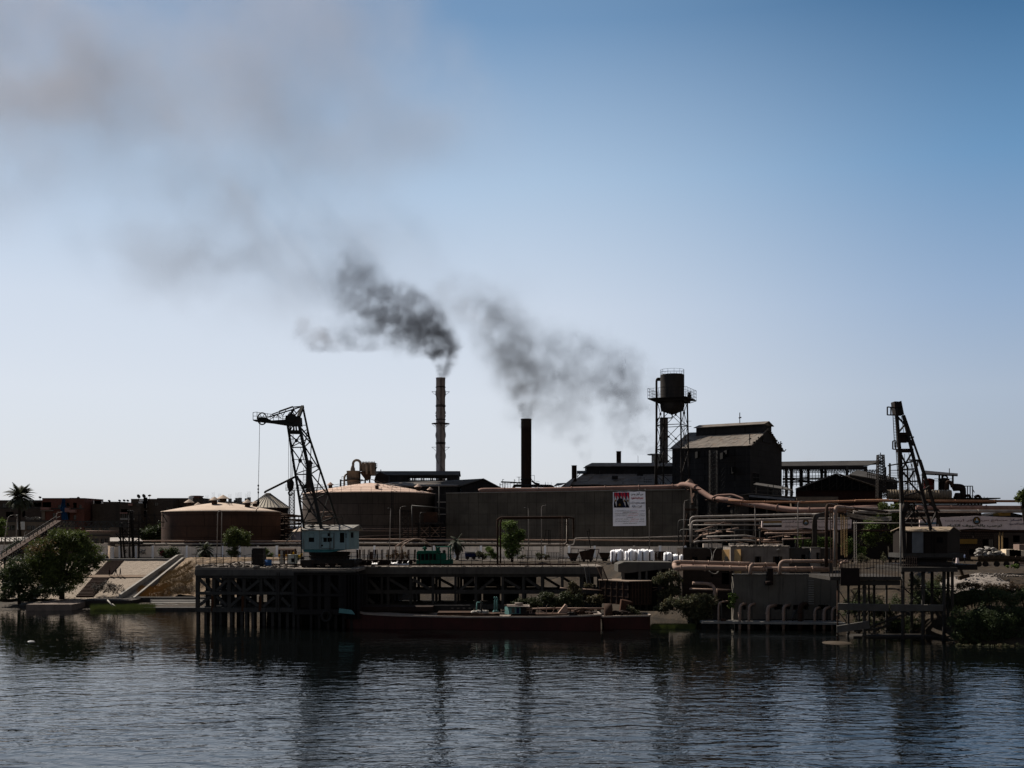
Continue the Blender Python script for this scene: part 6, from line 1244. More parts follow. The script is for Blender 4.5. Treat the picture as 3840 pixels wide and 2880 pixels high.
# railings
def railing(name,label,pts,h,n,r_=.05,group='deck railings',lean=.12,seed=1,rails=2,gaps=()):
 t=thing(name,label,'railing',pts[0],group);rn=random.Random(seed);tot=[];m_=0
 P_=[Vector(p)for p in pts]
 for a,b in zip(P_,P_[1:]):
  k_=max(1,round(n*(b-a).length/sum((q-p).length for p,q in zip(P_,P_[1:]))))
  tot+=[a.lerp(b,i/k_)for i in range(k_)]
 tot.append(P_[-1]);tops=[]
 for p in tot:q=p+Vector((rn.uniform(-lean,lean),0,h*rn.uniform(.9,1.05)));tops.append(q);g=MB();g.bar(p,q,r_*1.6);g.build('post',RUST_D,t)
 g=MB()
 for i in range(len(tot)-1):
  if i in gaps:continue
  for j in range(rails):s=(j+1)/rails;g.bar(tot[i].lerp(tops[i],s),tot[i+1].lerp(tops[i+1],s),r_)
 g.build('rail',RUST_D,t);return t
def zd(p,dz=0.0):p=Vector(p);p.z=ZD+dz;return p
railing('railing','bent railing along the left block of the wharf',[zd(QA(372,0,.2)),zd(QA(1390,0,.2))],1.9,14,seed=3,rails=3)
railing('railing','front railing of the long deck beside the locomotive',[zd(QC(380,0,.4)),zd(QC(1680,0,.4))],1.9,12,seed=4,lean=.05,gaps=(3,))
railing('railing','low broken railing at the right part of the long deck',[zd(QC(1680,0,.6)),zd(QC(2860,0,.6))],1.3,15,seed=5,lean=.2,gaps=(4,9))
# deck edge lumps, blue drum, control box, small gantry
def onp(k,u,Y,z=None):p=P(k,u,0,Y);p.z=ZD if z is None else z;return p
g=MB();p=onp(2,1125,158);g.lathe(p,[(0,0),(.5,0),(.5,.33),(.53,.35),(.5,.37),(.5,.66),(.53,.68),(.5,.7),(.5,1.1),(0,1.1)],16);g.build('oil_drum',mat('blue_drum',(.03,.11,.30),(.025,.08,.22)),None,label='small blue drum on the left block of the wharf',cat='drum')
t=thing('control_cabinet','pale upright control cabinet with a dark window left of the crane','cabinet',onp(2,1365,157));a,b=P(2,1326,838,157),P(2,1405,925,157);g=MB();g.box((a.x,157,b.z),(b.x,158.6,a.z));g.box((a.x-.1,156.9,a.z),(b.x+.1,158.7,a.z+.12));g.build('body',mat('pale_cabinet',(.40,.42,.38),(.3,.31,.28),streak=.4),t)
g=MB();g.box(P(2,1362,868,156.98),P(2,1390,905,156.9));g.build('window',BLACK,t);g=MB();g.box((a.x+.3,157.2,ZD),(b.x-.1,158.2,b.z));g.build('stand',RUST,t)
t=thing('portal_stand','small dark portal frame with a square sign plate on the left block','frame',onp(2,965,158));g=MB();g.bar(P(2,955,780,158),onp(2,965,158),.12);g.bar(P(2,975,800,158),onp(2,955,158),.12)
for a,b,c,d in((962,772,992,772),(955,808,985,808),(962,772,955,808),(992,772,985,808)):g.bar(P(2,a,b,158),P(2,c,d,158),.12)
g.build('frame',STEEL,t)
g=MB();p=onp(2,1022,159);g.box((p.x-.9,159,ZD),(p.x+.7,160.6,ZD+2.6));g.box((p.x-.9,158.9,ZD+2.6),(p.x+.8,160.7,ZD+2.75));g.build('winch_box',STEEL,None,label='black winch box standing on the left block',cat='winch box')
for i,(u,du,Y,m_)in enumerate(((1262,0,160,CONC_P),(1288,0,160,STEEL),(1410,0,158,RUST))):g=MB();p=onp(2,u,Y);q=P(2,u+du,790,Y);w_=.35 if i==0 else .22;g.bar(p,q,w_);g.bar(p+Vector((-.4,0,.05)),p+Vector((.4,0,.05)),.4,.1);g.build('deck_post',m_,None,label=['pale square post left of the control cabinet','thin dark post just right of the pale square post','thick rusty post right of the control cabinet'][i],cat='post')
# ================================================================ crane with the blue house
CRB=mat('crane_blue_paint',(.26,.38,.399),(.19,.275,.295),scale=.5,streak=.75,col3=(.11,.09,.07));CRT=mat('crane_turquoise_skirt',(.07,.24,.26),(.05,.17,.19),scale=.6,streak=.3);JIB=mat('jib_dark_green_steel',(.06,.065,.06),(.035,.037,.035),col3=(.09,.05,.03),fac3=.5)
YC=156.
hb=P(2,1470,800,YC);cx=P(3,60,0,YC).x
t=thing('harbour_crane','harbour crane with pale blue house and angled lattice jib on the wharf','crane',(cx,YC,ZD))
x0,x1,x2=P(2,1472,0,YC).x,P(3,298,0,YC).x,P(3,358,0,YC).x;zb_,zt0=PZ(3,775,YC),PZ(3,572,YC)
xm=P(8,860,0,YC).x;dpt=6.6;zpk=PZ(3,535,YC+1.5)
g=MB();facade(g,x0,x1,zb_,zt0,YC,[(P(8,a,0,YC).x,PZ(8,d,YC),P(8,c,0,YC).x,PZ(8,b,YC))for a,b,c,d in((657,1322,710,1410),(797,1368,862,1410),(955,1322,998,1416),(1004,1328,1021,1370))],.2)
R0,R1=Vector((x1,YC,0)),Vector((x2,YC+4.2,0))
def V(p,z):return(p.x,p.y,z)
g.add([V(R0,zb_),V(R1,zb_),V(R1,zt0-.1),V(R0.lerp(R1,.45),zt0+.5),V(R0,zt0)],[(0,1,2,3,4)])
L0_=Vector((x0,YC,0));L1_=Vector((x0+.4,YC+dpt,0));B1=Vector((x2-.3,YC+dpt,0))
g.add([V(L1_,zb_),V(L0_,zb_),V(L0_,zt0),V(L0_.lerp(L1_,.5),zt0+.5),V(L1_,zt0)],[(0,1,2,3,4)]);g.add([V(R1,zb_),V(B1,zb_),V(B1,zt0),V(R1,zt0)],[(0,1,2,3)]);g.add([V(B1,zb_),V(L1_,zb_),V(L1_,zt0),V(B1,zt0)],[(0,1,2,3)])
g.build('house',CRB,t)
g=MB();g.slab((x0-.2,YC-.25,zt0),(x1+.15,YC-.25,zt0),(x1+1.1,YC+dpt/2,zt0+.75),(x0,YC+dpt/2,zt0+.75),.1);g.slab((x1+1.2,YC+dpt+.2,zt0),(x0-.2,YC+dpt+.2,zt0),(x0,YC+dpt/2,zt0+.75),(x1+1.1,YC+dpt/2,zt0+.75),.1);g.prism([(x1+.15,YC-.25,zt0-.02),(x2+.2,YC+4.1,zt0-.1),(x1+1.1,YC+dpt/2,zt0+.73)],(0,0,-.1));g.build('roof',CONC_L,t)
for a,b,c,d in((657,1322,710,1410),(797,1368,862,1410),(955,1322,998,1416),(1004,1328,1021,1370)):
 g=MB();p,q=P(8,a,b,YC+.25),P(8,c,d,YC+.25);g.box((p.x-.03,YC+.2,q.z-.03),(q.x+.03,YC+.25,p.z+.03));w_=g.build('window',BLACK,t)
 if a!=955:g=MB();z=lerp(p.z,q.z,.52);g.box((p.x,YC+.1,p.z-.05),(q.x,YC+.15,z))if a==657 else g.bar((lerp(p.x,q.x,.6),YC+.12,p.z),(lerp(p.x,q.x,.6),YC+.12,q.z),.08);g.build('pane',CRB,w_)
for a,b,c,d in((838,1328,858,1356),(862,1372,880,1405),(775,1436,795,1452)):g=MB();g.box(P(8,a,b,YC-.012),P(8,c,d,YC-.002));g.build('opening',BLACK,t)
g=MB();rz=[(P(8,u,0,YC-.03)).x for u in(775,900)];z0_,z1_=PZ(8,1470,YC),PZ(8,1324,YC)
for x in rz:g.bar((x,YC-.03,z0_),(x,YC-.03,z1_),.06,.04)
for z in(z0_,z1_,lerp(z0_,z1_,.68)):g.bar((rz[0],YC-.03,z),(rz[1],YC-.03,z),.06,.04)
g.bar((xm,YC-.03,zb_),(xm,YC-.03,zt0),.05,.05);g.build('door_frame',STEEL_G,t)
g=MB();p=lambda s,z:V(R0.lerp(R1,s)+Vector((.03,-.02,0)),z);g.add([p(.2,zb_+1.7),p(.45,zb_+1.7),p(.45,zb_+2.5),p(.2,zb_+2.5)],[(0,1,2,3)]);g.build('side_window',BLACK,t)
g=MB();zs=PZ(3,803,YC);zs2=PZ(3,777,YC);g.prism([(x0+.1,YC+.1,zs2),(x0+.3,YC+.1,zs),(x1-3.0,YC+.1,zs-.05),(x1+.1,YC+.1,zs2+.1),(x1+.1,YC+.1,zs2+.02)],(0,dpt-.2,0));g.build('skirt',CRT,t)
cz=P(3,100,0,YC+3).x;yc=YC+3.;g=MB();g.lathe((cz,yc,0),[(3.1,PZ(3,800,yc)),(3.0,PZ(3,830,yc)),(2.7,PZ(3,840,yc)),(2.9,PZ(3,862,yc)),(2.9,PZ(3,880,yc))],28);g.build('slewing_ring',STEEL,t)
g=MB()
for i in range(28):a=i*2*math.pi/28;g.bar((cz+2.95*math.cos(a),yc+2.95*math.sin(a),PZ(3,840,yc)),(cz+2.95*math.cos(a),yc+2.95*math.sin(a),PZ(3,862,yc)),.12)
g.build('ring_teeth',STEEL,t)
xl,xr=P(2,1475,0,YC).x,P(3,372,0,YC).x;zc1,zc0=PZ(3,882,YC),ZD
g=MB();g.box((xl,YC-1.5,zc1-.55),(xr,YC+6.5,zc1));g.box((xl+.3,YC-1.6,zc1-1.0),(xl+1.6,YC+6.6,zc1-.55));g.box((xr-1.6,YC-1.6,zc1-1.0),(xr-.3,YC+6.6,zc1-.55));g.build('undercarriage',STEEL,t)
for x in(xl+.5,xl+1.6,xl+3.2,xr-3.2,xr-1.6,xr-.5):
 g=MB();g.tube([(x,YC-1.4,zc0+.42),(x,YC-1.1,zc0+.42)],.42,14);g.tube([(x,YC+5.9,zc0+.42),(x,YC+6.2,zc0+.42)],.42,14);g.build('wheel',RUST_D,t)
g=MB()
for i in range(11):x=lerp(xl-.3,xr+.4,i/10);g.bar((x,YC-1.6,zc1-.1),(x,YC-1.6,zc1+1.1),.06)
for h in(.5,1.1):g.bar((xl-.3,YC-1.6,zc1+h),(xr+.4,YC-1.6,zc1+h),.05)
g.build('guard_rail',RUST_D,t)
# jib
YJ,YK=YC+1.0,YC+4.4
def J(u,v,y=YJ):return P(8,u,v,y)
Lb,Lt,Mb,Mt,Rb,Rt=J(612,1280),J(456,290),J(778,1275),J(562,270),J(945,1252,YK),J(600,112,YK-1.6)
for a,b,w_ in((Lb,Lt,.30),(Mb,Mt,.42),(Rb,J(662,405,YK-1),.30),(J(662,405,YK-1),Rt,.26)):g=MB();g.bar(a,b,w_);g.build('chord',JIB,t)
def Rv(v):return J(662,405,YK-1).lerp(Rb,(v-405)/(1252-405))if v>=405 else Rt.lerp(J(662,405,YK-1),(v-112)/(405-112))
def Lv(v):return Lt.lerp(Lb,(v-290)/990)
def Mv(v):return Mt.lerp(Mb,(v-270)/1005)
g=MB()
for v0,v1 in((375,505),(505,765),(765,1000),(1000,1225)):
 g.bar(Lv(v0),Mv(v1-10),.15);g.bar(Mv(v0),Lv(v1),.15);g.bar(Lv(v1),Mv(v1-2),.16);g.bar(Lv((v0+v1)/2-15),Mv((v0+v1)/2-15),.09)
 g.bar(Mv(v0-30),Rv(v1-30),.14);g.bar(Rv(v0-40),Mv(v1),.12);g.bar(Mv(v1),Rv(v1-60),.14);g.bar(Lv(v1-5),Rv(v1-90),.12)
 c=(Lv((v0+v1)/2)+Mv((v0+v1)/2))/2;g.blob(c,.28,(1,.3,1))
for v in(292,):g.bar(Mv(292),Rv(292),.1)
g.bar(Mv(300),Rv(420),.16);g.bar(Mv(370),Rv(330),.1);g.build('lacing',JIB,t)
g=MB();g.bar(J(462,350),J(578,352),.9,.3);g.bar(J(470,368),J(578,370),.5,.25)
for u in(478,512,535):g.bar(J(u,290),J(u+6,352),.2)
g.bar(J(480,345),J(505,295),.14);g.bar(J(520,300),J(505,345),.12);g.build('head_platform',JIB,t)
# fly boom with sheaves and railing
g=MB();g.prism([J(125,238),J(125,248),J(290,266),J(455,292),J(575,296),J(570,212),J(520,208),J(430,238),J(300,246),J(240,216),J(180,214),J(165,238)],(0,1.9,0));g.build('fly_boom',JIB,t)
for(u,v,r_)in((212,230,.66),):
 for dy in(-.15,2.05):g=MB();c=J(u,v,YJ+dy);n=22;g.tube([c+Vector((math.cos(i*2*math.pi/n)*r_,0,math.sin(i*2*math.pi/n)*1.05*r_*1.25))for i in range(n+1)],.09,6);[g.bar(c,c+Vector((math.cos(i*1.05)*r_,0,math.sin(i*1.05)*r_*1.25)),.07)for i in range(6)];g.build('sheave',JIB,t)
g=MB()
for y in(YJ,YJ+1.9):
 for u,v0,v1 in((125,168,245),(163,166,235),(265,180,245),(290,182,245),(322,196,245),(370,200,250),(410,205,255)):g.bar(J(u,v0,y),J(u,v1,y),.07)
 for a,b,c,d in((125,170,163,166),(125,205,163,205),(163,168,290,186),(163,208,290,212),(300,190,430,210),(300,212,430,232)):g.bar(J(a,b,y),J(c,d,y),.06)
g.bar(J(125,170),J(125,170,YJ+1.9),.06);g.build('boom_railing',JIB,t)
g=MB()
for y0,y1 in((YJ,YK-1.6),(YJ+1.9,YK-1.6)):g.bar(J(270,215,y0),J(600,112,y1),.16);g.bar(J(300,190,y0),J(500,120,y1),.14);g.bar(J(380,158,y0),J(505,115,y1),.2)
g.bar(J(500,120,YK-2),Rt,.16);g.bar(J(520,130,YJ),J(470,210),.28);g.bar(J(510,140),J(545,185),.14);g.bar(Rt,J(560,215),.42);g.bar(J(520,205),J(580,130,YK-2),.13);g.bar(J(490,150),J(530,200),.12)
for a,b,c,d in((350,215,380,170),(380,170,410,200),(410,200,440,150),(300,230,345,195),(430,235,480,165),(395,225,350,195)):g.bar(J(a,b),J(c,d),.1)
g.build('stay',JIB,t)
g=MB();g.box(J(435,240,YJ+.3),J(545,208,YJ+1.6));g.tube([J(490,225,YJ-.2),J(490,225,YJ)],.7,14);g.build('boom_winch',JIB,t)
g=MB();g.tube([J(188,262),J(183,560),J(176,870)],.035,5);g.build('hoist_rope',STEEL,t)
g=MB();g.tube([J(176,868),J(174,1025)],.06,6)
for v in(870,905,935):g.blob(J(175,v),.13,(1,1,1.4))
g.blob(J(174,1035),.22,(1,.8,2.2));g.tube([J(174,1052),J(172,1095)],.05,5);h0=J(170,1108);g.tube([h0+Vector((math.cos(a)*.22,0,math.sin(a)*.25))for a in[math.pi*.5+i*.45 for i in range(10)]],.06,6);g.build('hook',STEEL,t)
g=MB()
for u0,u1 in((466,464),(484,482),(500,493),(511,503)):g.tube([J(u0,380),J(u1,815)],.03,5)
g.build('block_rope',STEEL,t)
g=MB();a=J(483,862);g.blob(a,.62,(.85,.6,1.5));g.bar(J(476,905),J(488,925),.3);g.tube([a+Vector((math.cos(q)*.42,-.3,.35+math.sin(q)*.5))for q in[i*.5 for i in range(13)]],.06,6);h0=J(482,942);g.tube([h0+Vector((math.cos(q)*.28,0,math.sin(q)*.32))for q in[math.pi*.6+i*.5 for i in range(10)]],.1,6);g.tube([J(483,900),J(482,930)],.12,6);g.build('hook_block',STEEL,t)
g=MB();g.bar(J(575,500,YK-1),J(700,900,YK),.05);g.bar(J(590,560,YK-1),J(720,1000,YK),.05);g.bar(J(545,780),J(780,1270),.28);
for a,b,c,d in((600,1240,780,1214),(620,1275,900,1180),(680,1240,880,1195),(760,1225,900,1260),(900,1170,980,1175),(905,1170,905,1250),(980,1172,980,1250),(905,1210,980,1210),(620,1270,690,1240)):g.bar(J(a,b,YJ+1),J(c,d,YJ+2),.12)
for u in(690,785,838):g.blob(J(u,1262 if u<700 else 1285,YC+.6),.3,(1.4,1,.7))
g.build('roof_gear',STEEL_G,t)
g=MB();g.bar(P(8,585,1060,YC-.4),P(8,588,1625,YC-.4),.14);g.bar(P(8,588,1250,YC-.4),P(8,430,1420,YC+8),.12);g.build('side_pole',STEEL,t)
# ================================================================ rail wagons, locomotive, sacks on the deck
LOCO=mat('loco_green_paint',(.02,.185,.125),(.015,.13,.09),scale=.8,streak=.4,col3=(.03,.08,.06))
YL=166.
t=thing('locomotive','small bright green open-cab diesel locomotive on the wharf','locomotive',onp(3,1180,YL))
def Lx(u,dy=0):return P(3,u,0,YL+dy).x
def Lz(v):return PZ(3,v,YL)
g=MB();g.box((Lx(1010),YL,Lz(822)),(Lx(1245),YL+1.7,Lz(790)));g.box((Lx(1245),YL+.1,Lz(825)),(Lx(1300),YL+1.6,Lz(812)));g.box((Lx(1000),YL+.15,Lz(880)),(Lx(1018),YL+1.55,Lz(800)));g.build('bonnet',LOCO,t)
g=MB();g.box((Lx(998),YL-.1,Lz(925)),(Lx(1375),YL+1.8,Lz(885)));g.box((Lx(1330),YL-.05,Lz(925)),(Lx(1372),YL+1.75,Lz(878)));g.box((Lx(1210),YL+.02,Lz(885)),(Lx(1305),YL+1.6,Lz(825)));g.build('frame',LOCO,t)
g=MB();g.box((Lx(1018),YL+.3,Lz(885)),(Lx(1210),YL+1.4,Lz(822)));g.build('engine',BLACK,t)
for i in range(5):g=MB();x=Lx(1040+i*42);g.box((x,YL+.05,Lz(885)),(x+.12,YL+.25,Lz(822)));g.build('grille_bar',LOCO,t)
g=MB();g.slab((Lx(1200),YL-.2,Lz(746)),(Lx(1356),YL-.2,Lz(744)),(Lx(1356),YL+1.9,Lz(744)),(Lx(1200),YL+1.9,Lz(746)),.12);g.build('cab_roof',LOCO,t)
for u in(1206,1232,1328,1348):
 for dy in(0,1.6):g=MB();g.bar((Lx(u),YL+dy,Lz(742)),(Lx(u),YL+dy,Lz(885)),.12 if u<1300 else .09);g.build('cab_pillar',LOCO,t)
g=MB();g.bar((Lx(1206),YL,Lz(775)),(Lx(1236),YL,Lz(775)),.5);g.build('cab_panel',LOCO,t)
g=MB();g.lathe((Lx(1082),YL+.9,0),[(.16,Lz(792)),(.16,Lz(775)),(.36,Lz(770)),(.38,Lz(757)),(.12,Lz(752)),(.12,Lz(744)),(0,Lz(743))],14);g.build('air_cleaner',LOCO,t)
g=MB();g.blob((Lx(1285),YL+.8,Lz(800)),.3,(1,.5,.9));g.bar((Lx(1275),YL+.8,Lz(840)),(Lx(1285),YL+.8,Lz(800)),.12);g.build('seat',STEEL_G,t)
for u in(1050,1130,1240,1325):g=MB();g.tube([(Lx(u),YL-.05,ZD+.4),(Lx(u),YL+.1,ZD+.4)],.36,14);g.tube([(Lx(u),YL+1.6,ZD+.4),(Lx(u),YL+1.75,ZD+.4)],.36,14);g.build('wheel',STEEL,t)
for nm,a,b,c,lb in(('stake_wagon',385,560,164.5,'empty stake wagon just right of the crane'),('stake_wagon',570,760,165.5,'empty stake wagon in the middle of the train'),('stake_wagon',770,985,166.5,'empty stake wagon coupled to the green locomotive')):
 t=thing(nm,lb,'rail wagon',onp(3,(a+b)/2,c),'stake wagons behind the locomotive');xA,xB=P(3,a,0,c).x,P(3,b,0,c).x
 g=MB();g.box((xA,c,ZD+.62),(xB,c+1.8,ZD+.82));g.box((xA,c,ZD+.4),(xA+.2,c+1.8,ZD+.62));g.box((xB-.2,c,ZD+.4),(xB,c+1.8,ZD+.62));g.build('flatbed',RUST_D,t)
 for i in range(4):
  for dy in(0,1.7):g=MB();x=lerp(xA+.15,xB-.15,i/3);g.bar((x,c+dy,ZD+.8),(x+.04*(i-1),c+dy,PZ(3,778,c)),.13);g.build('stake',RUST,t)
 for x in(xA+.8,xA+1.6,xB-1.6,xB-.8):g=MB();g.tube([(x,c,ZD+.33),(x,c+.15,ZD+.33)],.3,12);g.tube([(x,c+1.5,ZD+.33),(x,c+1.65,ZD+.33)],.3,12);g.build('wheel',RUST_D,t)
g=MB();g.box(P(3,512,800,167),P(3,548,880,168));g.build('upright_plate',RUST,None,label='rusty upright steel plate between the stake wagons',cat='plate')
for i,(a,b)in enumerate(((385,395),(415,425))):g=MB();g.bar(onp(3,a,162),P(3,a,778,162),.2);g.build('deck_post',RUST,None,label=['first rusty stake right of the crane undercarriage','second rusty stake right of the crane undercarriage'][i],cat='post')
# white sacking spread on deck
g=MB();rn=random.Random(14);
for(u0,u1,Y,h)in((350,470,167,.25),(500,600,167.5,.3),(640,960,168,.5),(650,940,166,.25)):
 n=16;pts=[]
 for j in range(4):
  for i in range(n+1):p=onp(3,lerp(u0,u1,i/n),Y+j*.7);pts.append((p.x,p.y,ZD+.06+(rn.uniform(.2,1)*h if 0<j<3 and 0<i<n else 0)))
 g.add(pts,[(j*(n+1)+i,j*(n+1)+i+1,(j+1)*(n+1)+i+1,(j+1)*(n+1)+i)for j in range(3)for i in range(n)])
g.build('plastic_sheeting',mat('white_sheeting',(.72,.72,.72),(.6,.6,.6)),None,label='crumpled white sheeting lying on the deck behind the wagons',cat='sheeting',kind='stuff')
for i,(du,dy)in enumerate(((0,0),(62,-2.5))):
 g=MB();a0,b0=785+du,1165-(0 if i==0 else 110);pts=[onp(3,a0,170+dy*.8)]+[P(3,lerp(a0,b0+(110 if i else 0),s),745-80*math.sin(math.pi*s),170+dy*.8)for s in[j/12 for j in range(13)]]+[onp(3,b0+(110 if i else 0),170+dy*.8)];g.tube(pts,.11,8);g.build('arched_pipe',PIPE_B,None,label=['taller arched pipe hoop rising over the stake wagons','second arched pipe hoop nested right of the first'][i],cat='pipe',group='arched pipe hoops')
# white big bags in a wagon
SACK=mat('white_woven_sack',(.88,.88,.9),(.78,.78,.8),scale=1.5,bump=.4)
def sack(u,vt,vb,w_,k,Y,label,seed):
 rn=random.Random(seed);p=P(k,u,vb,Y);H=M2(k,vb-vt,Y);r_=M2(k,w_,Y)/2;g=MB();n=14;prof=[(.85,0),(1.12,.03),(1.2,.25),(1.13,.5),(1.2,.78),(1.12,.9),(.95,.97),(.8,.93),(.5,1.02),(.1,.96)];b0=0
 ph=rn.uniform(0,6);vs=[]
 for q,z in prof:vs+=[(p.x+r_*q*(1+.09*math.sin(4*a+ph)+rn.uniform(-.05,.05))*math.cos(a),p.y+r_*q*math.sin(a),p.z+H*z+rn.uniform(-.16,.2)*(z>.85))for a in[2*math.pi*i/n for i in range(n)]]
 g.add(vs,[(i*n+j,i*n+(j+1)%n,(i+1)*n+(j+1)%n,(i+1)*n+j)for i in range(len(prof)-1)for j in range(n)],True)
 return g.build('bulk_sack',SACK,None,label=label,cat='sack',group='white bulk sacks on the rail wagons')
YB=167.
sl_=['leftmost sack on the wagon, partly behind two stakes','tall sack second from the left end of the wagon','sack third from the left with a crumpled mouth','low sack squeezed between taller ones','bright wide sack in the middle of the wagon','sack with a dark stake crossing its right half','tilted sack right of the middle stake','upright sack near the right stakes','sack just left of the bare lamp pole','sack behind the bare lamp pole']
for i,(u,vt,w_)in enumerate(((1378,792,44),(1412,786,48),(1452,782,60),(1525,800,38),(1568,780,52),(1605,785,44),(1664,784,48),(1692,780,40),(1722,784,52),(1776,788,56))):sack(u,vt,905,w_,4,YB+(i%2)*.5,sl_[i],i+1)
for i,(u,vt,w_)in enumerate(((48,786,56),(92,790,44),(288,812,80),(312,830,50),(372,835,56),(428,838,30))):sack(u,vt,905,w_,5,YB+(i%2)*.6,['sack just right of the bare lamp pole','last sack before the gap in the row','big solitary sack right of the gap','low sack leaning behind the solitary one','short sack near the brick hut','narrow sack at the right end by the brick hut'][i],i+20)
t=thing('sack_wagon','flat rail wagon with tall stakes loaded with white sacks','rail wagon',onp(4,1600,YB));xA,xB=P(4,1360,0,YB).x,P(5,440,0,YB).x;zz=PZ(4,905,YB)
g=MB();g.box((xA,YB-1.1,zz-.3),(xB,YB+1.4,zz-.02));g.build('flatbed',RUST_D,t)
for k,u in((4,1372),(4,1405),(4,1475),(4,1548),(4,1618),(4,1690),(4,1762),(5,28),(5,100),(5,170),(5,225),(5,270),(5,335),(5,402)):g=MB();p=P(k,u,0,YB-1.2);g.bar((p.x,YB-1.2,zz-.2),(p.x+(.25 if u==1405 else 0),YB-1.2,PZ(4,800,YB)),.14);g.build('stake',RUST,t)
for i in range(8):g=MB();x=lerp(xA+.8,xB-.8,i/7);g.tube([(x,YB-.9,ZD+.4),(x,YB-.7,ZD+.4)],.36,12);g.build('wheel',RUST_D,t)
g=MB();rn=random.Random(3)
for i in range(22):u=120+i*6;p=P(5,u,0,YB+1);g.bar((p.x,YB+1,zz),(p.x+rn.uniform(-.05,.05),YB+1,PZ(5,rn.uniform(795,830),YB)),.07)
g.bar(P(5,112,800,YB+1),P(5,262,800,YB+1),.1);g.box(P(5,190,795,YB+.5),P(5,250,880,YB+.6));g.build('side_grille',RUST_D,t)
# rusty tipper tubs and wire crates behind the deck
for i,(a,b,c,d,lb)in enumerate(((905,1030,815,865,'long low rusty tub wagon, left one'),(1030,1195,800,870,'taller rusty tub wagon with a lifted end'),(1235,1355,812,865,'dark rusty tub wagon left of the sacks'))):
 Y=213.;t=thing('tub_wagon',lb,'rail wagon',P(4,(a+b)/2,885,Y),'rusty tub wagons');g=MB();A,B_=P(4,a,c,Y),P(4,b,d,Y);dz=M2(4,30 if i==1 else 0,Y)
 g.prism([(A.x,Y,A.z),(A.x+.5,Y,B_.z),(B_.x-.5,Y,B_.z),(B_.x,Y,A.z+dz)],(0,1.8,0));g.build('tub',RUST,t);g=MB();g.bar((A.x,Y-.05,A.z),(B_.x,Y-.05,A.z+dz),.12);g.box((A.x+.4,Y+.2,B_.z-.25),(B_.x-.4,Y+1.5,B_.z-.02));g.build('chassis',RUST_D,t)
 for x in(A.x+.9,B_.x-.9):g=MB();g.tube([(x,Y,B_.z-.35),(x,Y+.15,B_.z-.35)],.3,12);g.build('wheel',STEEL,t)
t=thing('rail_trestle','open leaning rail frame standing over the tub wagons','frame',P(4,1080,893,210));g=MB()
for a,b,c,d in((945,768,1235,775),(945,768,938,885),(1235,775,1208,885),(1090,770,1080,880),(1020,768,1015,830)):g.bar(P(4,a,b,210),P(4,c,d,210),.13)
g.build('frame',RUST,t)
t=thing('wire_crate','square wire mesh crate standing by the ladder frame','crate',P(4,750,893,214));g=MB()
for i in range(6):u=685+i*27;g.bar(P(4,u,806,214),P(4,u,878,214),.07);g.bar(P(4,685,806+i*14,214),P(4,820,806+i*14,214),.07)
g.bar(P(4,685,806,216),P(4,820,806,216),.07);g.bar(P(4,685,878,216),P(4,820,878,216),.07)
g.build('mesh',RUST,t)
railing('railing','sagging handrail at the back of the deck near the green tree',[P(4,290,893,213),P(4,640,893,213)],2.1,7,seed=9,rails=2)
# yellow tractor and covered trailer behind the crane
t=thing('covered_trailer','orange and brown canvas covered trailer left of the crane house','trailer',P(2,1310,865,222));t.location.z=7.5;Y=222.
g=MB();A,B_=P(2,1226,765,Y),P(2,1392,825,Y);n=8;pr=[(A.x,Y,B_.z)]+[(A.x,Y+2.2*(.5-.5*math.cos(math.pi*i/n)),lerp(A.z-.5,A.z,math.sin(math.pi*i/n)))for i in range(n+1)]+[(A.x,Y+2.2,B_.z)];g.prism(pr[::-1],(B_.x-A.x,0,0));g.build('canvas',RUST,t)
for i in range(6):g=MB();x=lerp(A.x,B_.x,i/5);g.bar((x,Y-.05,B_.z),(x,Y-.05,A.z-.4),.08);g.build('hoop',CONC_P,t)
g=MB();g.box((A.x,Y-.06,PZ(2,850,Y)),(B_.x,Y+2.2,B_.z-.01));g.build('side_board',mat('yellow_orange_paint',(.55,.28,.03),(.4,.2,.03)),t)
for x in(A.x+1,B_.x-1):g=MB();g.tube([(x,Y-.1,7.95),(x,Y+.2,7.95)],.45,14);g.build('wheel',STEEL,t)
t=thing('tractor','yellow tractor parked beside the covered trailer','tractor',P(2,1430,865,221));t.location.z=7.5;Y=221.;YP_=mat('tractor_yellow',(.6,.38,.03),(.45,.28,.03))
g=MB();g.box(P(2,1400,835,Y),P(2,1475,858,Y+1.2));g.box(P(2,1455,815,Y),P(2,1480,840,Y+1.2));g.build('body',YP_,t);g=MB();g.box(P(2,1376,803,Y),P(2,1392,832,Y+1));g.build('seat_column',YP_,t)
for u,r_ in((1400,.62),(1475,.4)):g=MB();p=P(2,u,0,Y-.1);g.tube([(p.x,Y-.15,7.5+r_),(p.x,Y+.25,7.5+r_)],r_,16);g.build('wheel',STEEL,t)
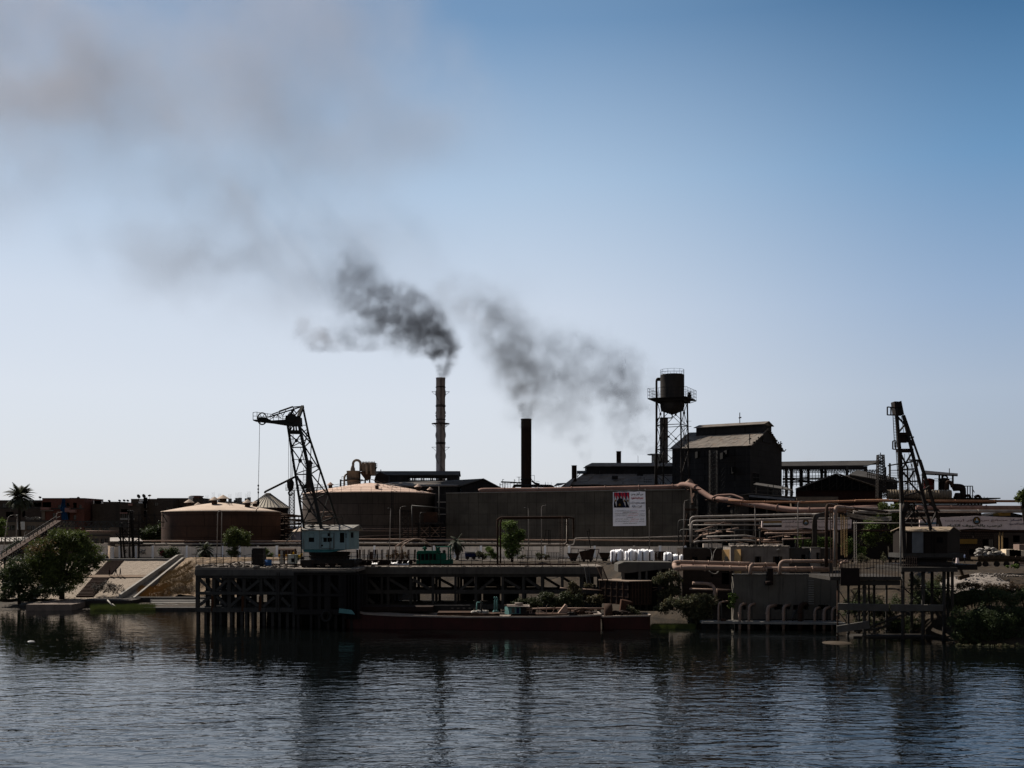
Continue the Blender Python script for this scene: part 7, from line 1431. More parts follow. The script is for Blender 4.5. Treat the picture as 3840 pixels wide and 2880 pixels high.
# ================================================================ barges
HULL=mat('dull_red_hull',(.12,.042,.038),(.07,.032,.03),scale=.35,streak=.5,col3=(.04,.025,.022));HULLW=mat('worn_gunwale',(.34,.29,.25),(.22,.19,.17),scale=.8);TEAL=mat('turquoise_paint',(.12,.26,.25),(.08,.17,.165),scale=.7,streak=.4)
def barge(name,label,xL,xR,yL,yR,zg,W_,bow=True,group=None):
 """flat river barge along x; zg(s) gunwale height along its length"""
 t=thing(name,label,'barge',((xL+xR)/2,(yL+yR)/2,0),group);n=30;out=[];inn=[];bot=[]
 for side in(0,1):
  for i in range(n+1):
   s=i/n;s_=s if side==0 else 1-s;tp=1-(max(0,(.10-s_))/.10)**2*.25 if bow else 1;tp2=1-max(0,(s_-.96))/.04*.25
   yc_=lerp(yL,yR,s_)+W_/2;y=yc_-(W_/2*tp*tp2)if side==0 else yc_+W_/2*tp*tp2;x=lerp(xL,xR,s_);z=zg(s_)
   out.append((x,y,z));rk=1.5*max(0,(.05-s_))/.05;bot.append((x+rk,lerp(y,yc_,.07),-1.2))
 m_=len(out);g=MB();g.add(out+bot,[(i,(i+1)%m_,(i+1)%m_+m_,i+m_)[::-1]for i in range(m_)]);g.build('hull',HULL,t)
 g=MB()
 for i in range(m_):a,b=Vector(out[i]),Vector(out[(i+1)%m_]);g.bar(a+Vector((0,0,.05)),b+Vector((0,0,.05)),.22,.22)
 g.build('gunwale',HULLW,t)
 g=MB();g.add([(x,y,z-.12)for x,y,z in out],[tuple(range(m_))]);g.build('deck',mat('barge_deck',(.26,.22,.19),(.16,.135,.115),scale=.8,bump=.3),t);return t
YB1=149.
xL,xR=P(3,192,0,150.5).x,P(4,1258,0,147).x
zt_=[(0,PZ(3,1375,150.5)),(.045,PZ(3,1400,150.5)),(.09,PZ(3,1445,150)),(.2,PZ(3,1462,150)),(.5,PZ(3,1480,149)),(.8,PZ(4,1478,148)),(.97,PZ(4,1465,147)),(1,PZ(4,1462,147))]
b1=barge('barge','long dull red barge moored in front of the wharf with a turquoise bow cap',xL,xR,150.5,147,lambda s:pl(s,zt_),6.5)
g=MB();a,b,c,d=P(3,200,1385,150.3),P(3,330,1410,148.6),P(3,365,1450,148),P(3,195,1432,150.3);g.prism([a+Vector((0,-.12,0)),d+Vector((0,-.1,0)),c+Vector((0,-.1,0)),b+Vector((0,-.1,.1))],(0,.08,0));g.build('bow_cap',TEAL,b1)
g=MB();g.box(P(3,400,1420,152.5),P(3,1185,1352,156));g.build('hold_cover',RUST_D,b1)
g=MB();g.box(P(3,1185,1355,155),P(3,1560,1450,156.5));g.build('hold_coaming',WHD,b1)
for k,u0,u1,v0,v1,Y in((3,1215,1640,1432,1462,149.5),(4,-90,205,1445,1472,149),(4,320,905,1448,1476,148.6)):g=MB();a,b=P(k,u0,v0,Y),P(k,u1,v1,Y);g.box((a.x,Y,b.z),(b.x,Y+.2,a.z));g.box((a.x,Y,a.z),(b.x,Y+3.5,a.z-.12));g.build('hatch_coaming',RUST,b1)
for i in range(6):g=MB();g.box(P(3,1360+i*60,1385,154),P(3,1385+i*60,1405,154.4));g.build('deck_box',WHD,b1)
t=thing('wheelhouse','small turquoise wheelhouse with dark windows on the barge deck','wheelhouse',P(4,365,1450,149.5));Y=149.5
x0,x1,x2=P(4,300,0,Y).x,P(4,420,0,Y).x,P(4,480,0,Y).x;z0,z1=PZ(4,1452,Y),PZ(4,1362,Y)
g=MB();facade(g,x0,x1,z0,z1,Y,[(P(4,328,0,Y).x,PZ(4,1435,Y),P(4,360,0,Y).x,PZ(4,1382,Y)),(P(4,378,0,Y).x,PZ(4,1440,Y),P(4,408,0,Y).x,PZ(4,1382,Y))],.15);xl_=P(4,255,0,Y).x
g.add([(x0,Y,z0),(x0,Y,z1),(xl_,Y+1.4,z1-.2),(xl_,Y+1.4,z0)],[(3,2,1,0)][:1]);g.add([(xl_,Y+1.4,z0),(xl_,Y+1.4,z1-.2),(x0,Y+3,z1),(x0,Y+3,z0)],[(0,1,2,3)]);g.quad((x1,Y,z0),(x1,Y+3,z0),(x1,Y+3,z1),(x1,Y,z1));g.quad((x1,Y+3,z0),(x0,Y+3,z0),(x0,Y+3,z1),(x1,Y+3,z1));g.build('cabin',TEAL,t)
g=MB();g.box((x1+.01,Y+.3,z0),(x2,Y+2.6,z1-.15));g.build('rear_cabin',WHD,t)
for a,c in((328,360),(378,408)):g=MB();g.box((P(4,a,0,Y).x,Y+.12,PZ(4,1438,Y)),(P(4,c,0,Y).x,Y+.15,PZ(4,1382,Y)));g.build('window',GLASS if a==328 else NAVY,t)
g=MB();g.slab((xl_+.3,Y-.3,z1+.02),(x2+.5,Y-.3,z1-.05),(x2+.5,Y+3.2,z1-.05),(xl_+.3,Y+3.2,z1+.02),.1);g.lathe(((x0+x1)/2+.6,Y+1,z1),[(.55,0),(.55,.25),(.6,.28),(.6,.38),(0,.42)],14);g.build('roof',HULLW,t)
for k,u,v0,v1,Y,hw,m_,lb in((4,152,1272,1425,149.5,10,TEAL,'left turquoise cowl vent pipe on the barge'),(4,175,1272,1425,150,10,TEAL,'right turquoise cowl vent pipe beside the other one'),(4,12,1315,1430,150,6,STEEL_G,'thin grey vent post left of the turquoise cowls')):
 g=MB();g.tube([P(k,u,v1,Y),P(k,u+4,v0+8,Y),P(k,u-10,v0+2,Y)],[.12,.12,.16],8,bend=.3);g.lathe(P(k,u,v1,Y),[(.3,0),(.25,.15),(.12,.3)],10);g.build('vent_pipe',m_,None,label=lb,cat='vent pipe')
g=MB()
for u in(1622,1672):g.tube([P(3,u,1430,151),P(3,u+6,1325,151)],.09,6)
g.tube([P(3,1628,1325,151),P(3,1678,1325,151)],.09,6);g.build('bitt_frame',TEAL,None,label='pale green hoop frame on the middle of the barge',cat='frame')
def heap(nm,lb,k,u0,u1,v,h,Y,n,seed,m_,kind=None,dep=1.5,sz=1):
 rn=random.Random(seed);g=MB()
 for i in range(n):s=rn.random();p=P(k,lerp(u0,u1,s),v,Y+rn.uniform(0,dep));e=math.sin(math.pi*min(1,max(0,s)))*M2(k,h,Y);g.blob(p+Vector((0,0,rn.random()*e)),rn.uniform(.15,.4)*sz,(1.4,1,.7),6,4,.4)
 g.build(nm,m_,None,label=lb,cat=nm.replace('_',' '),kind='stuff')
heap('rope_heap','pale heap of rope and sacking left of the turquoise cowls',4,-75,75,1432,22,150,46,1,CONC_P)
heap('scrap_heap','rusty scrap piled on the barge right of the wheelhouse',4,860,1160,1450,40,150,60,2,RUST)
heap('scrap_heap','rusty scrap on the second barge',4,1330,1600,1455,40,151,50,3,RUST_D)
g=MB();g.prism([P(4,800,1450,150.2),P(4,915,1450,150.2),P(4,905,1360,150.2),P(4,885,1345,150.2)],(0,1.2,0));g.build('steel_plate',PIPE_B,None,label='triangular rusty plate standing on the barge deck',cat='plate')
pipe('dredge_pipe','long pipe lying on the barges above the scrap',[P(4,480,1395,152),P(4,780,1385,152),P(4,920,1388,152),P(4,1370,1388,152)],.14,PIPE_B,n=8)
g=MB();g.tube([P(4,1290,1420,151.5),P(4,1368,1420,151.5)],1.15,16);g.build('steel_drum',RUST,None,label='big rusty drum lying between the two barges',cat='drum')
t=thing('pipe_trestle','low pipe frame with struts right of the wheelhouse','frame',P(4,620,1450,150));g=MB()
for a,b,c,d in((470,1385,545,1388),(490,1410,545,1412),(515,1350,515,1445),(602,1370,602,1440),(690,1355,690,1440),(700,1385,785,1378),(780,1375,745,1440),(545,1388,530,1440),(480,1385,470,1430),(600,1400,690,1440),(250,1352,500,1360),(210,1410,260,1408)):g.bar(P(4,a,b,150),P(4,c,d,150),.11)
g.build('frame',PIPE_B,t)
g=MB();g.tube([P(4,975+190*s,1412-22*math.sin(math.pi*s),150)for s in[i/10 for i in range(11)]],.14,8);g.build('bent_beam',RUST,None,label='bowed rusty beam lying over the scrap on the barge',cat='beam')
for u in(932,965):g=MB();p=P(4,u,1478,147.6);g.lathe(p,[(.28,0),(.2,.1),(.2,.5),(.32,.55),(.32,.7),(0,.72)],12);g.build('mooring_bollard',STEEL,None,label=('left' if u==932 else 'right')+' mooring bollard near the stern of the red barge',cat='bollard')
x2L,x2R=P(4,1262,0,149.5).x,P(5,112,0,149.5).x
b2=barge('barge','short second red barge moored behind the stern of the long one',x2L,x2R,149.5,149.5,lambda s:pl(s,[(0,PZ(4,1480,149.5)),(.6,PZ(4,1470,149.5)),(1,PZ(5,1467,149.5))]),5,bow=False)
# rusted box container, scoop, ladders, loading platform
t=thing('steel_hopper','large square rust-black steel box at the water edge, with light painted on its top','steel box',P(4,1500,1350,154));Y=154.
xa,xb,xc=P(4,1268,0,Y).x,P(4,1545,0,Y).x,P(5,128,0,Y).x;z1=PZ(4,1112,Y);z0=PZ(4,1350,Y)
g=MB();g.prism([(xa,Y+4.5,z0),(xb,Y,z0),(xc,Y+1.5,z0),(xc,Y+6,z0),(xa,Y+8,z0)],(0,0,z1-z0));g.build('body',RUST_D,t)
g=MB();g.prism([(xa-.1,Y+4.4,z1),(xb,Y-.15,z1),(xc+.1,Y+1.4,z1),(xc+.1,Y+6,z1),(xa-.1,Y+8.1,z1)],(0,0,.12));g.build('lid',mat('lit_lid',(.30,.235,.18),(.2,.15,.12),scale=.8,bump=.5),t)  # lighter lid: the light on the box top is painted in
A_,B_,C_=Vector((xa,Y+4.5,0)),Vector((xb,Y,0)),Vector((xc,Y+1.5,0))
for p,q,n in((A_,B_,5),(B_,C_,7)):
 for i in range(n+1):g=MB();r_=p.lerp(q,i/n)+Vector((0,-.08,0));g.bar((r_.x,r_.y,z0),(r_.x,r_.y,z1),.14);g.build('stiffener',RUST,t)
g=MB()
for zf in(.33,.66,0):g.bar((A_.x,A_.y-.06,lerp(z0,z1,zf)),(B_.x,B_.y-.06,lerp(z0,z1,zf)),.09);g.bar((B_.x,B_.y-.06,lerp(z0,z1,zf)),(C_.x,C_.y-.06,lerp(z0,z1,zf)),.09)
g.build('rail',RUST,t)
g=MB();g.prism([P(4,1450,1450,152),P(4,1520,1448,152),P(4,1520,1350,152),P(4,1590,1325,153.5),P(4,1560,1310,153.5),P(4,1468,1298,152)],(0,1.6,0));g.build('grab_bucket',mat('orange_rust',(.13,.06,.035),(.07,.04,.03)),None,label='rust-orange scoop standing before the steel box',cat='scoop')
LP=mat('loading_platform',(.19,.175,.155),(.13,.12,.105),scale=.5,streak=.4,bump=.2);Y=158.
t=thing('loading_platform','raised concrete loading platform below the white sacks','platform',P(4,1600,1100,Y));x0,x1=P(4,1432,0,Y).x,P(5,350,0,Y).x
g=MB();g.prism([(x0,Y,PZ(4,1010,Y)),(x0+1.3,Y,PZ(4,1022,Y)),(x1,Y,PZ(5,968,Y)),(x1,Y,PZ(5,908,Y)),(x0+.9,Y,PZ(4,905,Y)),(x0,Y,PZ(4,930,Y))],(0,6,0));g.build('slab',LP,t)
for k,a,b in((4,1470,1500),(4,1645,1672),(5,60,80),(5,192,225),(5,320,345)):g=MB();p,q=P(k,a,0,Y),P(k,b,0,Y);g.box((p.x,Y+.1,2),(q.x,Y+.9,PZ(5,968,Y)));g.build('column',LP,t)
g=MB();g.box((x0+1.4,Y+5,1.5),(x1,Y+5.4,PZ(5,968,Y)));g.build('back_wall',WHD,t)
for i,(a,b,c,d,w_)in enumerate(((1215,955,1275,1100,52),(1085,950,1112,1130,36))):
 t=thing('ladder',['dark ladder leaning against the deck left of the steel box','thin ladder hanging from the deck further left'][i],'ladder',P(4,c,d,157.5));g=MB();Y=157.5-i
 g.bar(P(4,a,b,Y+1),P(4,c,d,Y-.5),.12);g.bar(P(4,a+w_,b,Y+1),P(4,c+w_,d,Y-.5),.12);n=12
 for j in range(n):s=(j+.5)/n;p=P(4,a,b,Y+1).lerp(P(4,c,d,Y-.5),s);q=P(4,a+w_,b,Y+1).lerp(P(4,c+w_,d,Y-.5),s);g.bar(p,q,.09)
 g.build('rails_and_rungs',STEEL_G if i else RUST,t)
for i,(k,a,b,c,d,Y)in enumerate(((4,1065,1188,1265,1200,158),(5,130,1170,250,1175,160),(5,130,1200,250,1180,160),(4,830,1175,950,1185,158))):g=MB();g.tube([P(k,a,b,Y),P(k,c,d,Y)],.1,6);g.build('loose_pipe',PIPE_B,None,label=['pale pipe lying left of the steel box','thin pipe in the bushes right of the steel box','second thin pipe just below the first in the bushes','pale rod under the deck among dark bushes'][i],cat='pipe')
# ================================================================ huts on the right bank
HP=mat('patched_plaster',(.30,.255,.215),(.20,.17,.145),scale=.7,streak=.5,bump=.2,col3=(.08,.065,.055));HB=mat('hut_brick',(.13,.095,.075),(.09,.065,.052),scale=.6,grid=(.45,.2,.03,.5));SUNWALL=mat('sunlit_wall',(.42,.26,.11),(.3,.18,.08),scale=.6)
HG='small huts on the right bank'
block('hut','dark brick hut with a sagging roof edge beside the last sacks',5,445,768,850,1010,170,6,HB,zb=6.6,shut=[(540,852,598,910)],open_=[(690,850,752,905)],group=HG)
t=thing('hut','gable wall painted warm as if sunlit between brick hut and plastered hut','building',P(5,895,1010,169),HG);g=MB();a,b=P(5,850,778,170),P(5,935,765,175);g.prism([(a.x,170,6.6),(b.x,167,6.6),(b.x,167,b.z),(a.x,170,a.z)],(.2,.5,0));g.build('wall',SUNWALL,t);g=MB();p,q=P(5,880,848,168.6),P(5,908,1000,168);g.prism([(p.x,168.75,q.z),(q.x,167.75,q.z),(q.x,167.75,p.z),(p.x,168.75,p.z)],(0,-.1,0));g.build('doorway',BLACK,t)  # side face of the hut, warm sunlight painted into its colour
block('hut','pale plastered hut with three shuttered openings',5,940,750,1548,1000,168,6,HP,zb=6.6,shut=[(1030,848,1050,905),(1205,848,1240,922),(1400,848,1452,930)],group=HG)
block('hut','rough dark stone hut with one square window hole',5,1549,768,2000,930,168.5,6,mat('rough_stone',(.14,.125,.11),(.085,.075,.067),scale=1.2,bump=1.,bscale=2),zb=6.6,open_=[(1675,828,1715,882)],group=HG)
block('hut','narrow pale end hut with a brown door',6,868,702,960,860,168,5,HP,zb=6.6,shut=[(928,745,945,830)],group=HG)
heap('rubble','rubble and junk along the hut roofs',5,950,1540,748,6,168.5,60,5,HP,dep=5)
block('ruin','dark lower wall and door below the double pipes',5,445,975,965,1140,161,5,HB,zb=3.5,open_=[(850,1000,930,1140),(740,1000,760,1060)],cat='ruin')
g=MB();p=P(5,1440,775,167.5);g.lathe(p,[(.5,-.12),(.3,.0),(.08,.15)],12);g.tube([p,P(5,1445,752,168)],.05,5);g.build('hanging_lamp',STEEL,None,label='dark bell lamp hanging at the plastered hut corner',cat='lamp')
g=MB();g.tube([P(5,705,757,169),P(5,735,775,169),P(5,748,840,169),P(5,735,900,168)],.05,5,bend=.8);g.tube([P(5,800,757,169),P(5,765,800,169),P(5,752,900,168)],.05,5,bend=.8);g.tube([P(5,715,995,157),P(5,745,1025,157),P(5,790,1030,157),P(5,815,998,157)],.05,5,bend=.8);g.build('hoses',CONC_P,None,label='two pale hoses hanging over the brick hut wall',cat='hoses')
# ================================================================ pipes of the right half
PG='pipes crossing the right half'
def pp_(lb,pts,r_,m_,fl=(),bend=.8,nm='process_pipe',n=9):return pipe(nm,lb,pts,r_,m_,group=PG,n=n,bend=bend,flange=fl)
pp_('thick upper twin pipe starting in a bulging elbow left of the huts',[P(5,350,960,155),P(5,352,915,155),P(5,372,905,154.5),P(5,1115,925,155),P(5,1150,930,158)],.29,PIPE_B,(.12,.25,.4,.55,.7,.85),.8,n=12)
pp_('thicker lower twin pipe running above the pump house wall',[P(5,358,935,154.5),P(5,365,975,153),P(5,480,965,153),P(6,560,905,153),P(6,1040,905,153)],.36,PIPE_B,(.1,.25,.4,.5,.6,.7,.8,.9),.8,n=12)
pp_('slimmer pipe tucked between the twin pipes',[P(5,420,945,155.5),P(6,600,898,155.5)],.3,PIPE_R)
for nm,pts,r_ in(('bent pipe rising from the pump house beside the twin pipes',[P(6,290,955,151.5),P(6,290,868,151.5),P(6,320,860,152),P(6,530,858,154)],.24),('tall bent pipe with long arm passing over the stone hut',[P(6,573,955,151.5),P(6,573,828,151.5),P(6,1220,830,152)],.26),('short hooked pipe at the left end of the dark plate',[P(6,1155,905,150),P(6,1155,838,150),P(6,1225,836,151)],.2)):pp_(nm,pts,r_,PIPE_B,(.3,.7))
pp_('red-brown straight pipe high across the right half',[P(5,915,268,222),P(5,1100,283,221),P(5,1770,287,220),P(6,1630,243,216),P(7,0,232,216),P(7,1600,236,212)],.24,mat('orange_red_pipe',(.33,.17,.10),(.22,.115,.07),scale=.5),(.1,.2,.3,.4,.5,.6,.7,.8,.9))
pp_('bent pale red pipe like a flat roof above the steam main',[P(5,745,245,232),P(5,790,215,232),P(5,960,206,230),P(5,1070,248,228),P(5,1070,262,228)],.22,PIPE_R)
pp_('upper of two long grey parallel pipes',[P(5,525,700,205),P(5,525,442,205),P(5,600,438,205),P(5,1770,412,205),P(6,880,382,205),P(6,960,378,204)],.24,PIPE_G,(.3,.5,.7,.9))
pp_('lower of two long grey parallel pipes',[P(5,535,700,203),P(5,535,482,203),P(5,1200,470,203),P(5,1770,455,203),P(6,880,424,203),P(6,1240,420,203)],.22,PIPE_G,(.3,.5,.7,.9))
pp_('thin grey pipe under the two parallel ones',[P(5,500,524,206),P(5,1240,520,206)],.14,PIPE_G)
pp_('dark pipe loop with hooked ends at the warehouse corner',[P(5,400,720,228),P(5,398,480,228),P(5,430,470,228),P(5,560,472,226)],.13,STEEL_G)
pp_('dark pipe bending from the warehouse corner to the signboard',[P(5,440,640,222),P(5,412,590,222),P(5,430,568,222),P(5,1240,578,208)],.14,STEEL_G)
pp_('grey flat pipe in front of the gatehouse, upper',[P(5,690,645,200),P(5,1100,632,200),P(5,1185,648,200)],.18,PIPE_G)
pp_('grey flat pipe in front of the gatehouse, lower',[P(5,560,700,198),P(5,620,690,198),P(5,1120,678,198),P(5,1190,690,198)],.18,PIPE_G)
pp_('long thin beam pipe just under the signboards',[P(6,395,538,207),P(6,1300,535,207),P(7,400,496,207),P(7,1600,500,205)],.2,RUST,(.2,.4,.6,.8))
pp_('pale pipe under the first signboard',[P(6,430,562,200),P(6,600,562,200),P(6,1010,552,200)],.18,PIPE_B)
pp_('short pale pipe with an open end before the trees',[P(6,595,620,198),P(6,730,616,198),P(6,870,608,198)],.14,PIPE_B)
pp_('grey pipe continuing behind the crane towards the right edge',[P(7,0,330,209),P(7,460,326,209),P(7,1600,326,206)],.30,PIPE_G,(.4,.7))
pp_('thick dusty pipe on the right above the gate sign',[P(7,560,292,214),P(7,600,296,214),P(7,1600,298,212)],.5,PIPE_R,(.3,.6))
pp_('thin pipe crossing behind the crane legs, upper',[P(7,440,390,204),P(7,700,392,204)],.12,PIPE_B)
pp_('thin pipe crossing behind the crane legs, lower',[P(7,0,430,203),P(7,640,432,203)],.12,PIPE_G)
pp_('left upright of the tall pipe arch left of the second crane',[P(6,1018,885,150),P(6,1020,292,150),P(6,1045,288,151),P(6,1190,312,162),P(6,1600,355,185)],.22,RUST,(.1,.3,.5),1.2)
pp_('right pale upright of the tall pipe arch',[P(6,1105,885,150),P(6,1103,315,150),P(6,1125,310,151),P(6,1300,325,170),P(7,210,300,190)],.28,PIPE_B,(.1,.3,.5),1.2)
pp_('pale thin standpipe hugging the arch upright',[P(6,1098,820,149.5),P(6,1094,380,149.5)],.12,CONC_P)
for i,(k,u,v0,v1,Y)in enumerate(((6,1055,320,830,152),(6,1160,380,770,154),(6,1195,390,790,155),(6,1285,440,850,160))):
 t=thing('cage_ladder',['leaning ladder beside the pipe arch','yellowish ladder right of the pipe arch','second yellowish ladder nearer the crane','pale ladder foot near the crane platform'][i],'ladder',P(k,u,v1,Y));g=MB();m_=(RUST,PIPE_Y,PIPE_Y,PIPE_G)[i]
 for d in(0,20):g.bar(P(k,u+d,v0,Y),P(k,u+d+(6 if i==0 else 2),v1,Y),.09)
 for j in range(18):v=lerp(v0,v1,(j+.5)/18);g.bar(P(k,u,v,Y),P(k,u+20,v,Y),.06)
 g.build('rails_and_rungs',m_,t)
t=thing('cable_bundle','drooping bundle of black cables hanging before the first signboard','cables',P(6,905,700,190));rn=random.Random(8)
for i in range(8):g=MB();o_=i*6;g.tube([P(6,1050,350+o_*.4,200),P(6,960,372+o_*.5,195),P(6,900+o_*.5,385+o_,190),P(6,884+o_,480,190),P(6,892+o_*.8,600,190),P(6,880+o_,700,190)],.11,6,bend=1.2);g.build('cable',mat('dusty_cable',(.10,.085,.07),(.06,.05,.043)),t)
t=thing('cable_bundle','sagging grey cables running from the pipe arch to the crane','cables',P(6,1400,400,170))
for i in range(7):g=MB();g.tube([P(6,lerp(1215,1640,s),(362,372,385,395,330,318,345)[i]+(40 if i<4 else 25)*math.sin(math.pi*s*.7)+s*8,lerp(165,190,s))for s in[j/10 for j in range(11)]],.07,5);g.build('cable',PIPE_G,t)
t=thing('pipe_rack','dense rack of posts and small pipes in front of the gatehouse','pipe rack',P(5,900,700,212));t.location.z=7.2;rn=random.Random(77)
g=MB()
for i in range(34):u=rn.uniform(560,1600);v=rn.uniform(470,720);w_=rn.uniform(40,300);g.tube([P(5,u,v,212+rn.uniform(0,8)),P(5,min(1700,u+w_),v-w_*rn.choice((0,0,0,.15,-.12)),212+rn.uniform(0,8))],rn.uniform(.06,.14),5)
for a,b,c,d in((570,590,890,490),(700,560,900,480),(540,700,700,580)):g.tube([P(5,a,b,211),P(5,c,d,211)],.1,6)
g.build('small_pipe',PIPE_B,t)
for u in(570,710,745,860,985,1085,1180,1245,1410,1485,1620,1690):g=MB();p=P(5,u,460+rn.uniform(-40,90),214+rn.uniform(-4,6));g.bar(p,(p.x,p.y,7.2),rn.choice((.12,.2,.28)));g.build('post',STEEL_G if u%2 else STEEL,t)
t=thing('leaning_frame','rusty leaning strut frame at the warehouse corner','frame',P(5,470,740,200));g=MB();g.bar(P(5,490,400,200),P(5,458,560,200),.18);g.bar(P(5,492,585,200),P(5,460,740,200),.18);g.box(P(5,465,372,199),P(5,585,352,200));g.bar(P(5,525,130,235),P(5,540,300,225),.3);g.bar(P(5,555,200,235),P(5,540,300,225),.4);g.build('frame',RUST,t)
lamp_post(5,450,268,768,190,34,'lamp post at the warehouse corner with a short right arm',lean=10)
lamp_post(5,1200,312,740,188,-46,'lamp post above the pale hut, arm to the left',lean=-8)
lamp_post(5,1637,275,752,188,52,'lamp post above the stone hut with a long right arm',lean=0)
for(a,b,c,d,Y,lb)in((5,655,715,850,246,'white wall piece behind the huts, left'),(5,925,715,1120,247,'white rubble wall behind the pale hut'),(5,1280,718,1480,247,'white wall scraps behind the lamp posts'),):g=MB();g.box(P(5,b,c,Y-30),P(5,d,755,Y-29.6));g.build('wall_fragment',WALLW,None,label=lb,cat='wall')
# ================================================================ signboards
SIGNM=mat('signboard_paint',(.66,.54,.50),(.55,.45,.42),scale=.7,streak=.4,col3=(.22,.17,.15))
def gear(k,u,v,r,Y,par):
 g=MB();c=P(k,u,v,Y);R_=M2(k,r,Y);n=18;vs=[]
 for i in range(n*4):a=2*math.pi*i/(n*4);q=R_*(1.0 if i%4<2 else .86);vs.append((c.x+q*math.cos(a),Y-.10,c.z+q*math.sin(a)))
 g.prism(vs[::-1],(0,.06,0));o=g.build('gear_emblem',mat('gear_brown',(.06,.04,.03),(.045,.03,.025)),par)
 for q,z0,m_,nm in((.7,0,YEL,'disc'),(.6,-1,BLUEP,'water')):
  g=MB();vs=[(c.x+R_*q*math.cos(a),Y-.115+z0*.01,c.z+R_*q*math.sin(a))for a in([2*math.pi*i/24 for i in range(24)]if not z0 else[math.pi+math.pi*i/14 for i in range(15)])];g.prism(vs[::-1],(0,.008,0));g.build(nm,m_,o)
 g=MB();g.prism([(c.x-R_*.22,Y-.14,c.z-R_*.05),(c.x+R_*.22,Y-.14,c.z-R_*.05),(c.x+R_*.08,Y-.14,c.z+R_*.5),(c.x-R_*.08,Y-.14,c.z+R_*.5)],(0,.008,0));g.build('chimney_mark',FLAGW,o)
Y=208.
t=thing('signboard','first gate signboard with a faded flag, gear emblem and Arabic name','signboard',P(6,830,530,Y));g=MB();g.prism([P(6,a,b,Y)for a,b in((397,505),(480,530),(620,530),(720,518),(820,508),(900,520),(1000,532),(1130,530),(1255,512),(1262,430),(1230,418),(400,432))],(0,.3,0));g.build('board',SIGNM,t)
flat([(412,463),(590,460),(590,443),(412,445)],YEL,'flag_stripe',t,-.06,Y,6);flat([(412,482),(590,480),(590,462),(412,465)],WHITE,'flag_stripe',t,-.05,Y,6);flat([(412,502),(590,500),(590,482),(412,484)],INK,'flag_stripe',t,-.055,Y,6)
gear(6,820,456,32,Y,t);S_=dict(k=6,Y=Y,yo=-.08,par=t)
tl('سكر أرمنت',605,780,452,20,INK,.02,**S_);tl('مصانع',860,1040,452,16,INK,.02,**S_);tl('ترحب بالضيوف الكرام',620,800,498,22,FADER,.005,**S_);tl('المصرية',940,1020,498,20,FADER,.005,**S_);tl('شركة السكر',1060,1200,450,18,INK,.01,**S_);tl('والصناعات التكاملية',1120,1245,478,16,INK,.01,**S_)
Y=206.
t=thing('signboard','second, wider gate signboard with gear emblem, red and green Arabic lines','signboard',P(7,1100,490,Y));g=MB();g.prism([P(7,a,b,Y)for a,b in((590,480),(925,490),(1000,482),(1095,476),(1200,484),(1330,492),(1600,488),(1600,385),(1300,375),(1097,365),(800,380),(590,402))],(0,.3,0));g.build('board',SIGNM,t)
gear(7,1095,408,36,Y,t);S_=dict(k=7,Y=Y,yo=-.08,par=t)
tl('كر أرمنت',815,1060,406,26,FADER,.01,**S_);tl('مصانع س',1135,1368,406,26,FADER,.01,**S_);tl('ترحب بالضيوف الكرام',830,1320,456,34,INK_G,.02,**S_);tl('شركة السكر',1395,1600,403,24,INK_B,.02,**S_);tl('والصناعات التكاملية المصرية',1385,1650,438,24,INK_B,.01,**S_)
flat([(595,440),(760,440),(760,422),(595,424)],BLUEP,'flag_stripe',t,-.05,Y,7)
g=MB();g.box(P(7,900,500,Y),P(7,1620,516,Y+.4));g.box(P(6,395,534,208),P(6,1300,548,208.4));g.build('sign_beam',RUST_D,t)
for u,m_ in((1300,PIPE_Y),(1326,PIPE_Y),(1070,RUST_D)):g=MB();g.bar(P(7,u,500,Y),P(7,u,715 if m_ is PIPE_Y else 560,Y),.22);g.build('gate_post',m_,t)
# ================================================================ pump house wall and intake pipes
Y=152.
t=thing('pump_house','long stained concrete pump house wall standing over the water','pump house',P(5,1400,1400,Y));x0,x1=P(5,970,0,Y).x,P(6,1165,0,Y-1).x;zt,zb_=PZ(5,1036,Y),PZ(5,1405,Y)
PHM=mat('stained_pump_wall',(.105,.095,.08),(.07,.062,.052),scale=.3,streak=.7,raw=True,col3=(.03,.027,.024),bump=.2)
g=MB();facade(g,x0,x1,zb_-1.3,zt,Y,[(P(5,u0,0,Y).x,PZ(5,1400,Y),P(5,u1,0,Y).x,PZ(5,v,Y))for u0,u1,v in((1062,1100,1335),(1390,1480,1345),(1500,1560,1350),(1590,1635,1352),(1690,1750,1345),(1850,1950,1350),(2030,2140,1340))],1.5);g.box((x0,Y+.001,zt-.3),(x1,Y+1.5,zt));g.quad((x0,Y+1.5,zb_-2),(x0,Y,zb_-2),(x0,Y,zt),(x0,Y+1.5,zt));g.build('wall',PHM,t)
g=MB();g.box((x0-.1,Y-.12,zt),(x1,Y+.3,zt+.12));g.build('coping',CONC_P,t);g=MB();g.box((x0+.5,Y+1.6,0),(x1,Y+1.8,zb_+1.6));g.build('inner_wall',BLACK,t)
g=MB();a,b=P(5,640,1530,150),P(6,1180,1415,148.5);g.prism([(a.x,149.6,a.z-.15),(b.x,147.4,a.z-.15),(b.x,151.8,a.z-.15),(a.x,151.8,a.z-.15)],(0,0,.3));g.build('walkway',CONC_L,t)
for i in range(12):g=MB();x=lerp(a.x+.4,b.x-.5,i/11);g.box((x-.25,150.3,-2.5),(x+.25,150.9,a.z-.16));g.build('footing',WHD,t)
g=MB();p=P(5,1355,1040,Y-.3);g.box((p.x-.55,Y-.5,PZ(5,1140,Y)),(p.x+.3,Y-.02,PZ(5,970,Y)));g.tube([P(5,1300,1126,Y-.8),P(5,1370,1118,Y-.6)],.3,10);g.build('outlet_box',RUST_D,t)
